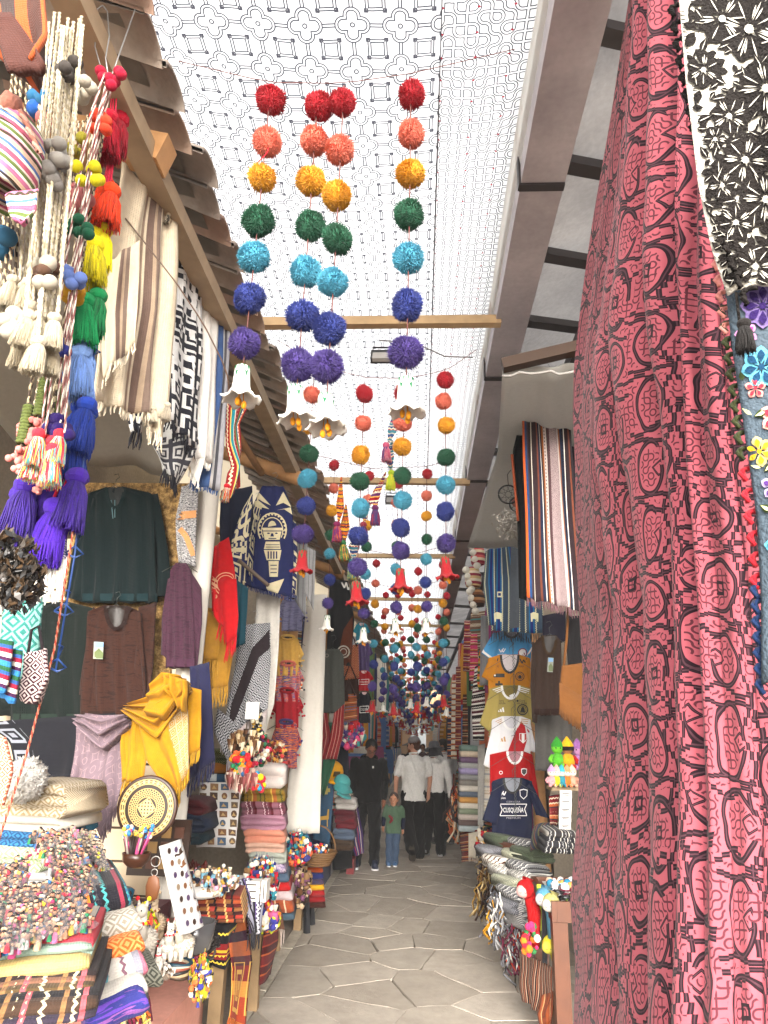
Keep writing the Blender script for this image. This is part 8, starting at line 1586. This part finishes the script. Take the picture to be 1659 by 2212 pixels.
    f = np.sin(co[:, 2] * 34 + 9 * np.sin(co[:, 0] * 13) + co[:, 1] * 8) * np.sin(co[:, 0] * 21 + co[:, 2] * 6) + .6 * np.sin(co[:, 0] * 47 + co[:, 2] * 9); co += nm * (f * .005)[:, None]; me.vertices.foreach_set('co', co.ravel())
    A = Acc(); tub_c = g('neck'); A.tube([tub_c + (.066 * math.cos(a), .064 * math.sin(a) - .004, .012 + .014 * math.sin(a)) for a in np.linspace(0, 6.2832, 20)], .014, 6); aobj('collar', ps.acc(A), tm, t)
    A = Acc(); loft(A, [(*(g('pelvis') - (0, 0, .10)), .165, .12), (*g('pelvis'), .168, .122), (*(g('waist') * .5 + g('pelvis') * .5), .16, .115), (*g('waist'), .15, .11)])
    for s in 'lr': tub(A, [g('hip' + s), g('kn' + s), g('an' + s) + (0, 0, -.02)], [.108, P.get('kw', .08), P.get('aw', .074)])
    o = fused('trousers', ps.acc(A), .011 * ps.k, plain(legs), t, 8)
    me = o.data; n = len(me.vertices); co = np.zeros(n * 3); me.vertices.foreach_get('co', co); co = co.reshape(-1, 3); nm = np.zeros(n * 3); me.vertices.foreach_get('normal', nm); nm = nm.reshape(-1, 3); co += nm * (np.sin(co[:, 2] * 40 + 6 * np.sin(co[:, 0] * 19)) * .004)[:, None]; me.vertices.foreach_set('co', co.ravel())
    for s in 'lr':
        a = g('an' + s); q = P.get('ft' + s, (0, 0)); Rf = np.array(Matrix.Rotation(q[1], 3, 'Z')) @ np.array(Matrix.Rotation(q[0], 3, 'X')); A = Acc(); B = Acc()
        for C, z0, z1, e in ((A, -.055, .02, 0), (B, -.085, -.055, .004)):
            sec = [(.07, .030, .05), (.05, .036, .055), (0, .038, .06), (-.06, .044, .03), (-.12, .048, .0), (-.165, .042, -.02), (-.19, .022, -.035)]
            V = []
            for y, wd, tp in sec:
                top_ = z1 + tp * .6 if C is A else z1
                V += [(-wd - e, y, z0), (-wd * (.75 if C is A else 1) - e, y, top_), (wd * (.75 if C is A else 1) + e, y, top_), (wd + e, y, z0)]
            Fc = [(4 * i + j, 4 * i + (j + 1) % 4, 4 * i + 4 + (j + 1) % 4, 4 * i + 4 + j) for i in range(6) for j in range(4)] + [(3, 2, 1, 0), (24, 25, 26, 27)]; C.add(np.array(V) @ Rf.T + a, Fc)
        sh_ = aobj('shoe', ps.acc(A), paint(shoes, .6), t); aobj('sole', ps.acc(B), paint(sole, .7), sh_, smooth=False)
    if hat: hat(t, ps, hc, RH)
    return t, ps
def cap_on(col, brim=.08):
    def f(t, ps, hc, RH):
        m = plain(col); A = Acc(); B = Acc(); B.lathe([(.088, .03), (.09, .06), (.08, .1), (.05, .128), (.001, .136)], (0, .008, 0), 18, sc=(1, 1.12, 1)); A.add(np.vstack(B.V) @ RH.T + hc, B.F); aobj('cap', ps.acc(A), m, t)
        A = Acc(); V = []
        for q in np.linspace(math.pi * 1.12, math.pi * 1.88, 10): V += [(.088 * math.cos(q), .098 * math.sin(q), .04), (.1 * math.cos(q), -.03 + (.1 + brim) * math.sin(q), .012), (.1 * math.cos(q), -.03 + (.1 + brim) * math.sin(q), .006), (.088 * math.cos(q), .098 * math.sin(q), .032)]
        A.add(np.array(V) @ RH.T + hc, [(4 * i + j, 4 * i + (j + 1) % 4, 4 * i + 4 + (j + 1) % 4, 4 * i + 4 + j) for i in range(9) for j in range(4)]); aobj('cap_brim', ps.acc(A), m, t)
    return f
def bucket(col):
    def f(t, ps, hc, RH):
        m = plain(col); A = Acc(); B = Acc(); B.lathe([(.165, .0), (.17, .006), (.095, .04), (.092, .09), (.075, .125), (.001, .135)], (0, .008, 0), 22, wob=.03, sc=(1, 1.1, 1)); B.lathe([(.165, .0), (.09, .03)], (0, .008, -.004), 22, wob=.03, sc=(1, 1.1, 1)); A.add(np.vstack(B.V) @ RH.T + hc, B.F); aobj('sun_hat', ps.acc(A), m, t)
        A = Acc(); V = []; 
        for i in range(8):
            a = math.pi * (.1 + .8 * i / 7)
            for j in range(5): V.append((.1 * math.cos(a) * (1 + .1 * j), .108 * math.sin(a) * (1 + .22 * j) , .02 - .04 * j + .008 * math.sin(i * 2)))
        Fc = [(i * 5 + j, i * 5 + j + 1, (i + 1) * 5 + j + 1, (i + 1) * 5 + j) for i in range(7) for j in range(4)]; V = np.array(V); V2 = np.vstack([V, V * .97]); A.add(V2 @ RH.T + hc, Fc + [tuple(x + 40 for x in q[::-1]) for q in Fc]); aobj('neck_flap', ps.acc(A), plain('#3a3a3e'), t)
    return f
# man in black, walking towards us and looking down
b = at(790, 1872, 10.75); b[2] = 0
person('man in black hooded top, black trousers and glasses, walking with lowered head', b, .08, 1.76, dict(pelvis=(0, 0, .94), waist=(0, -.005, 1.07), chest=(0, -.01, 1.27), neck=(0, -.03, 1.46), head=(.03, -.11, 1.585), hx=.62, hz=.18, shl=(.195, -.02, 1.39), shr=(-.195, -.02, 1.39), elr=(-.25, .0, 1.12), wrr=(-.235, -.13, .90), ell=(.25, .06, 1.13), wrl=(.235, .06, .90), hdr=(.04, -.05, -1), curlr=.9, hipl=(.09, 0, .90), hipr=(-.09, 0, .90), knl=(.11, -.12, .50), knr=(-.12, .0, .49), anl=(.115, -.02, .10), anr=(-.135, .03, .085), ftl=(.12, .1), ftr=(0, -.1), wide=1.10, hem=.85, kw=.088, aw=.072), '#8a5a44', '#141416', '#161618', '#1c2338', '#c8c8cc', hair='#0c0a0a', glasses=True, top_name='hooded_top')
top = [o for o in bpy.data.objects if o.name.startswith('hooded_top')][0]
A = Acc(); A.box(b + (.075, -.158, 1.335), (.012, .004, .015)); aobj('chest_logo', A, white_p, top.parent, smooth=False)
A = Acc(); P_ = [b + (.10 * math.cos(a), .06 + .07 * math.sin(a) - .02, 1.45 + .03 * math.sin(a)) for a in np.linspace(-.3, math.pi + .3, 16)]; A.tube(P_, .035, 8); aobj('hood', A, plain('#141416'), top.parent)
# child
b = at(848, 1864, 11.0); b[2] = 0
t, ps = person('small child in green jumper with navy sleeves and jeans, beside the man in black', b, .05, 1.02, dict(pelvis=(0, 0, .88), waist=(0, 0, 1.02), chest=(0, 0, 1.22), neck=(0, -.01, 1.38), head=(-.0, -.03, 1.52), hx=.08, hz=-.15, hs=1.35, shl=(.18, 0, 1.33), shr=(-.18, 0, 1.33), ell=(.25, .03, 1.06), wrl=(.24, -.04, .84), elr=(-.24, .02, 1.08), wrr=(-.25, -.02, .9), hipl=(.085, 0, .84), hipr=(-.085, 0, .84), knl=(.08, -.06, .46), knr=(-.1, .0, .46), anl=(.06, .02, .09), anr=(-.09, .0, .085), wide=1.12, hem=.74, kw=.085, aw=.08), '#b98468', '#4c6450', '#3f5068', '#3a5a80', '#c8c8cc', hair='#2a1e18', top_name='jumper', sleeve='short')
A = Acc()
for s in 'lr':
    e = {'l': ((.2, .01, 1.2), (.25, .03, 1.06), (.24, -.035, .86)), 'r': ((-.2, .01, 1.2), (-.24, .02, 1.08), (-.25, -.015, .92))}[s]; tub(A, e, [.062, .056, .046])
aobj('navy_sleeves', ps.acc(A), plain('#161b30'), t); A = Acc(); tub(A, [(-.1, -.17, 1.14), (-.02, -.175, 1.08), (-.08, -.172, 1.0)], [.03, .035, .025]); aobj('red_print', ps.acc(A), plain('#7a2a30'), t)
big = [o for o in t.children if o.name.startswith('hair')]
# man in white polo
b = at(892, 1852, 11.7); b[2] = 0
person('bearded man in white polo shirt, black trousers and grey cap seen from behind', b, math.pi + .1, 1.80, dict(pelvis=(0, 0, .94), waist=(0, 0, 1.07), chest=(0, 0, 1.27), neck=(0, -.01, 1.46), head=(0, -.03, 1.60), hx=.1, hz=1.0, shl=(.195, 0, 1.39), shr=(-.195, 0, 1.39), ell=(.27, .03, 1.12), wrl=(.27, -.04, .86), elr=(-.25, .02, 1.13), wrr=(-.24, -.10, .9), hipl=(.09, 0, .90), hipr=(-.09, 0, .90), knl=(.10, .02, .50), knr=(-.09, -.14, .52), anl=(.04, .30, .20), anr=(-.09, -.06, .085), ftl=(.85, -.2), wide=1.04, hem=.80, kw=.1, aw=.095, curll=.6), '#b88872', '#d4d3d1', '#111113', '#2c2620', '#3a332c', hair='#4a2c1c', hat=cap_on('#7a7678'), beard='#6a3a20', sleeve='short', top_name='polo_shirt')
# man in white long sleeves and sun hat
b = at(936, 1842, 12.1); b[2] = 0
t, ps = person('man in white long-sleeved shirt and grey flap sun hat, seen from behind, holding a bottle', b, math.pi - .25, 1.75, dict(pelvis=(0, 0, .95), waist=(0, 0, 1.08), chest=(0, 0, 1.28), neck=(0, -.02, 1.45), head=(0, -.05, 1.575), hx=.25, hz=.55, shl=(.19, 0, 1.38), shr=(-.19, 0, 1.38), ell=(.25, .05, 1.12), wrl=(.22, -.06, .92), elr=(-.27, .03, 1.12), wrr=(-.28, -.0, .87), hipl=(.09, 0, .91), hipr=(-.09, 0, .91), knl=(.08, -.06, .5), knr=(-.11, .0, .5), anl=(.10, .14, .13), anr=(-.12, -.02, .085), ftl=(.35, 0), wide=1.02, hem=.93, kw=.092, aw=.085), '#8a6450', '#dcdad8', '#101012', '#2a2c30', '#8a8a8c', hair='#1a1412', hat=bucket('#55555a'), top_name='long_sleeved_shirt')
c = ps.c + ps.R @ (np.array((-.30, -.02, .70)) * ps.k); A = Acc(); A.lathe([(.001, -.11), (.032, -.108), (.034, -.02), (.03, .05), (.014, .09), (.013, .11), (.001, .112)], c, 12); aobj('water_bottle', A, material('bottle plastic', '#8aa8b8', rough=.1, spec=.7, alpha=.55, vary=0), label='clear plastic water bottle held by the man in the sun hat', cat='bottle')
# man behind
b = at(958, 1834, 13.4); b[2] = 0
person('dark-haired man in white t-shirt walking beyond the man in the sun hat', b, math.pi + .5, 1.79, dict(pelvis=(0, 0, .95), waist=(0, 0, 1.08), chest=(0, 0, 1.28), neck=(0, -.01, 1.46), head=(0, -.03, 1.60), hx=-.2, hz=.9, shl=(.19, 0, 1.39), shr=(-.19, 0, 1.39), ell=(.26, .03, 1.12), wrl=(.26, -.04, .88), elr=(-.26, .03, 1.12), wrr=(-.26, -.04, .88), hipl=(.09, 0, .91), hipr=(-.09, 0, .91), knl=(.1, -.05, .5), knr=(-.1, .02, .5), anl=(.1, 0, .085), anr=(-.1, .06, .1), wide=1.05, hem=.82), '#a5765e', '#d6d4d2', '#15151a', '#222', '#555', hair='#14100e', sleeve='short', top_name='t_shirt') if 0 else person('dark-haired man in white t-shirt walking beyond the man in the sun hat', b, math.pi + .5, 1.79, dict(pelvis=(0, 0, .95), waist=(0, 0, 1.08), chest=(0, 0, 1.28), neck=(0, -.01, 1.46), head=(0, -.03, 1.60), hx=-.2, hz=.9, shl=(.19, 0, 1.39), shr=(-.19, 0, 1.39), ell=(.26, .03, 1.12), wrl=(.26, -.04, .88), elr=(-.26, .03, 1.12), wrr=(-.26, -.04, .88), hipl=(.09, 0, .91), hipr=(-.09, 0, .91), knl=(.1, -.05, .5), knr=(-.1, .02, .5), anl=(.1, 0, .085), anr=(-.1, .06, .1), wide=1.05, hem=.82), '#a5765e', '#d6d4d2', '#15151a', '#222222', '#555555', hair='#14100e', sleeve='short', top_name='t_shirt')
for x, X, Y, top_c, lb in ((0, -.25, 20.5, '#2a2c34', 'distant person in dark clothes between the walking men'), (1, .12, 22.5, '#4a2a2a', 'distant person in brownish clothes farther down the lane')):
    person(lb, (X, Y, 0), .1, 1.66, dict(pelvis=(0, 0, .95), waist=(0, 0, 1.08), chest=(0, 0, 1.28), neck=(0, -.01, 1.46), head=(0, -.03, 1.60), shl=(.19, 0, 1.39), shr=(-.19, 0, 1.39), ell=(.25, .03, 1.12), wrl=(.25, -.04, .88), elr=(-.25, .03, 1.12), wrr=(-.25, -.04, .88), hipl=(.09, 0, .91), hipr=(-.09, 0, .91), knl=(.1, -.05, .5), knr=(-.1, .02, .5), anl=(.1, 0, .085), anr=(-.1, .06, .1)), '#9a6a50', top_c, '#1a1a20', '#222222', '#444444', hair='#14100e', vox=.014)

# ================================================================== FAR STALLS
def wdrape(name, lb, cat, x, y, z0, z1, w, mat, side, g, fr_=None):
    """garment hung along the lane at (x, y), facing up the lane"""
    a = rng.uniform(.35, .9) * side; dx, dy = math.cos(a) * w / 2, math.sin(a) * w / 2; nr, nc = 8, 8; V, U = [], []; ph = rng.uniform(0, 6); tp = rng.uniform(.6, 1)
    for i in range(nr):
        t = i / (nr - 1); k = tp + (1 - tp) * min(1, t * 3)
        for j in range(nc):
            s = j / (nc - 1) * 2 - 1; h = .03 * math.sin(s * 5 + ph + t) * (.4 + t * .6); V.append((x + s * dx * k - math.sin(a) * h, y + s * dy * k + math.cos(a) * h, z1 + (z0 - z1) * t)); U.append(((s + 1) * w / 2, (1 - t) * (z1 - z0)))
    o = nr * nc; V += [(px + .03 * math.sin(a), py + .03 * abs(math.cos(a)), pz) for px, py, pz in V]; U += U
    Fc = [q for i in range(nr - 1) for j in range(nc - 1) for q in ((i * nc + j, i * nc + j + 1, (i + 1) * nc + j + 1, (i + 1) * nc + j), tuple(v + o for v in ((i + 1) * nc + j, (i + 1) * nc + j + 1, i * nc + j + 1, i * nc + j)))]
    return obj(name, V, Fc, mat, None, None, np.array(U), label=lb, cat=cat, group=g)
FC = [('#a8242c', 'red'), ('#e2dccf', 'cream'), ('#2c3052', 'navy'), ('#6a4a38', 'brown'), ('#b0b0b2', 'grey'), ('#c8882c', 'ochre'), ('#3a7a7a', 'teal'), ('#8a3a66', 'purple'), ('#26262a', 'black'), ('#d87a58', 'coral'), ('#5a7a4a', 'green'), ('#5a7ab0', 'blue')]
FM = [plain(c) for c, _ in FC]; FP = [stripes('far stripe ' + n, [(.06, c), (.02, FC[(i + 3) % 12][0]), (.05, c), (.015, '#c8bca4')], 'uv'[i % 2], deco='#c8b8a0') for i, (c, n) in enumerate(FC)]
for side, sn_ in ((1, 'left'), (-1, 'right')):
    y = 9.6 if side == 1 else 9.0
    while y < 40:
        for lev, (z0, z1) in enumerate(((2.35, 3.45), (1.45, 2.45), (.75, 1.55))):
            for k in range(2):
                i = int(rng.integers(12)); pt = rng.random() < .32; x = (-1.16 if side == 1 else 1.06) + rng.uniform(-.16, .12) * side * -1 - (.12 if lev == 0 else 0) * (-side if side == 1 else side) * -1
                if side == 1: x = -1.2 + rng.uniform(-.18, .14)
                else: x = 1.12 + rng.uniform(-.16, .2)
                if side == 1 and y < 12 and lev < 3: x -= .32
                zz0, zz1 = z0 + rng.uniform(-.1, .2), z1 + rng.uniform(-.2, .1)
                wdrape('hanging_garment', nth('%s %s, far %s stalls' % (('patterned ' if pt else 'plain ') + FC[i][1], ['poncho high under the eave', 'garment at head height', 'cloth low over the goods'][lev], sn_)), 'garment', x, y + rng.uniform(0, .5), zz0, zz1, rng.uniform(.4, .75), (FP if pt else FM)[i], side, 'garments hung along the far %s stalls' % sn_)
        # goods on the low tables
        i = int(rng.integers(12)); hh = rng.uniform(.35, .8); A = Acc(); xx = (-1.38 if side == 1 else 1.22) - (.0 if side == 1 else 0); n = int(hh / .06)
        tb = empty('goods_table', (xx, y, 0), nth('far %s stall table with a %s cloth and folded goods' % (sn_, FC[i][1])), 'table', 'tables of the far %s stalls' % sn_); A.box((xx, y, hh / 2), (.24, .5, hh / 2)); aobj('table_cloth', A, FP[i], tb, smooth=False)
        for k in range(3):
            for q in range(int(rng.integers(2, 6))):
                A = Acc(); A.ball((xx + rng.uniform(-.03, .03), y - .3 + .3 * k, hh + .035 + .06 * q), (.2, .13, .034), 0, 10, 6, .03); j = int(rng.integers(12)); aobj('folded_cloth', A, (FM if q % 2 else FP)[j], tb)
        y += .95


# ================================================================== THIN HAZE ADDED TO LIFT THE SHADOWS
hm = bpy.data.materials.new('added haze'); hm.use_nodes = True; ht = hm.node_tree; ht.nodes.clear()
ho = ht.nodes.new('ShaderNodeOutputMaterial'); hv = ht.nodes.new('ShaderNodeVolumePrincipled'); hv.inputs['Density'].default_value = .0022; hv.inputs['Color'].default_value = (.95, .95, .95, 1); ht.links.new(hv.outputs[0], ho.inputs['Volume'])
A = Acc(); A.box((0, 35, 2.6), (70, 90, 3.9)); aobj('haze', A, hm, smooth=False, kind='stuff')
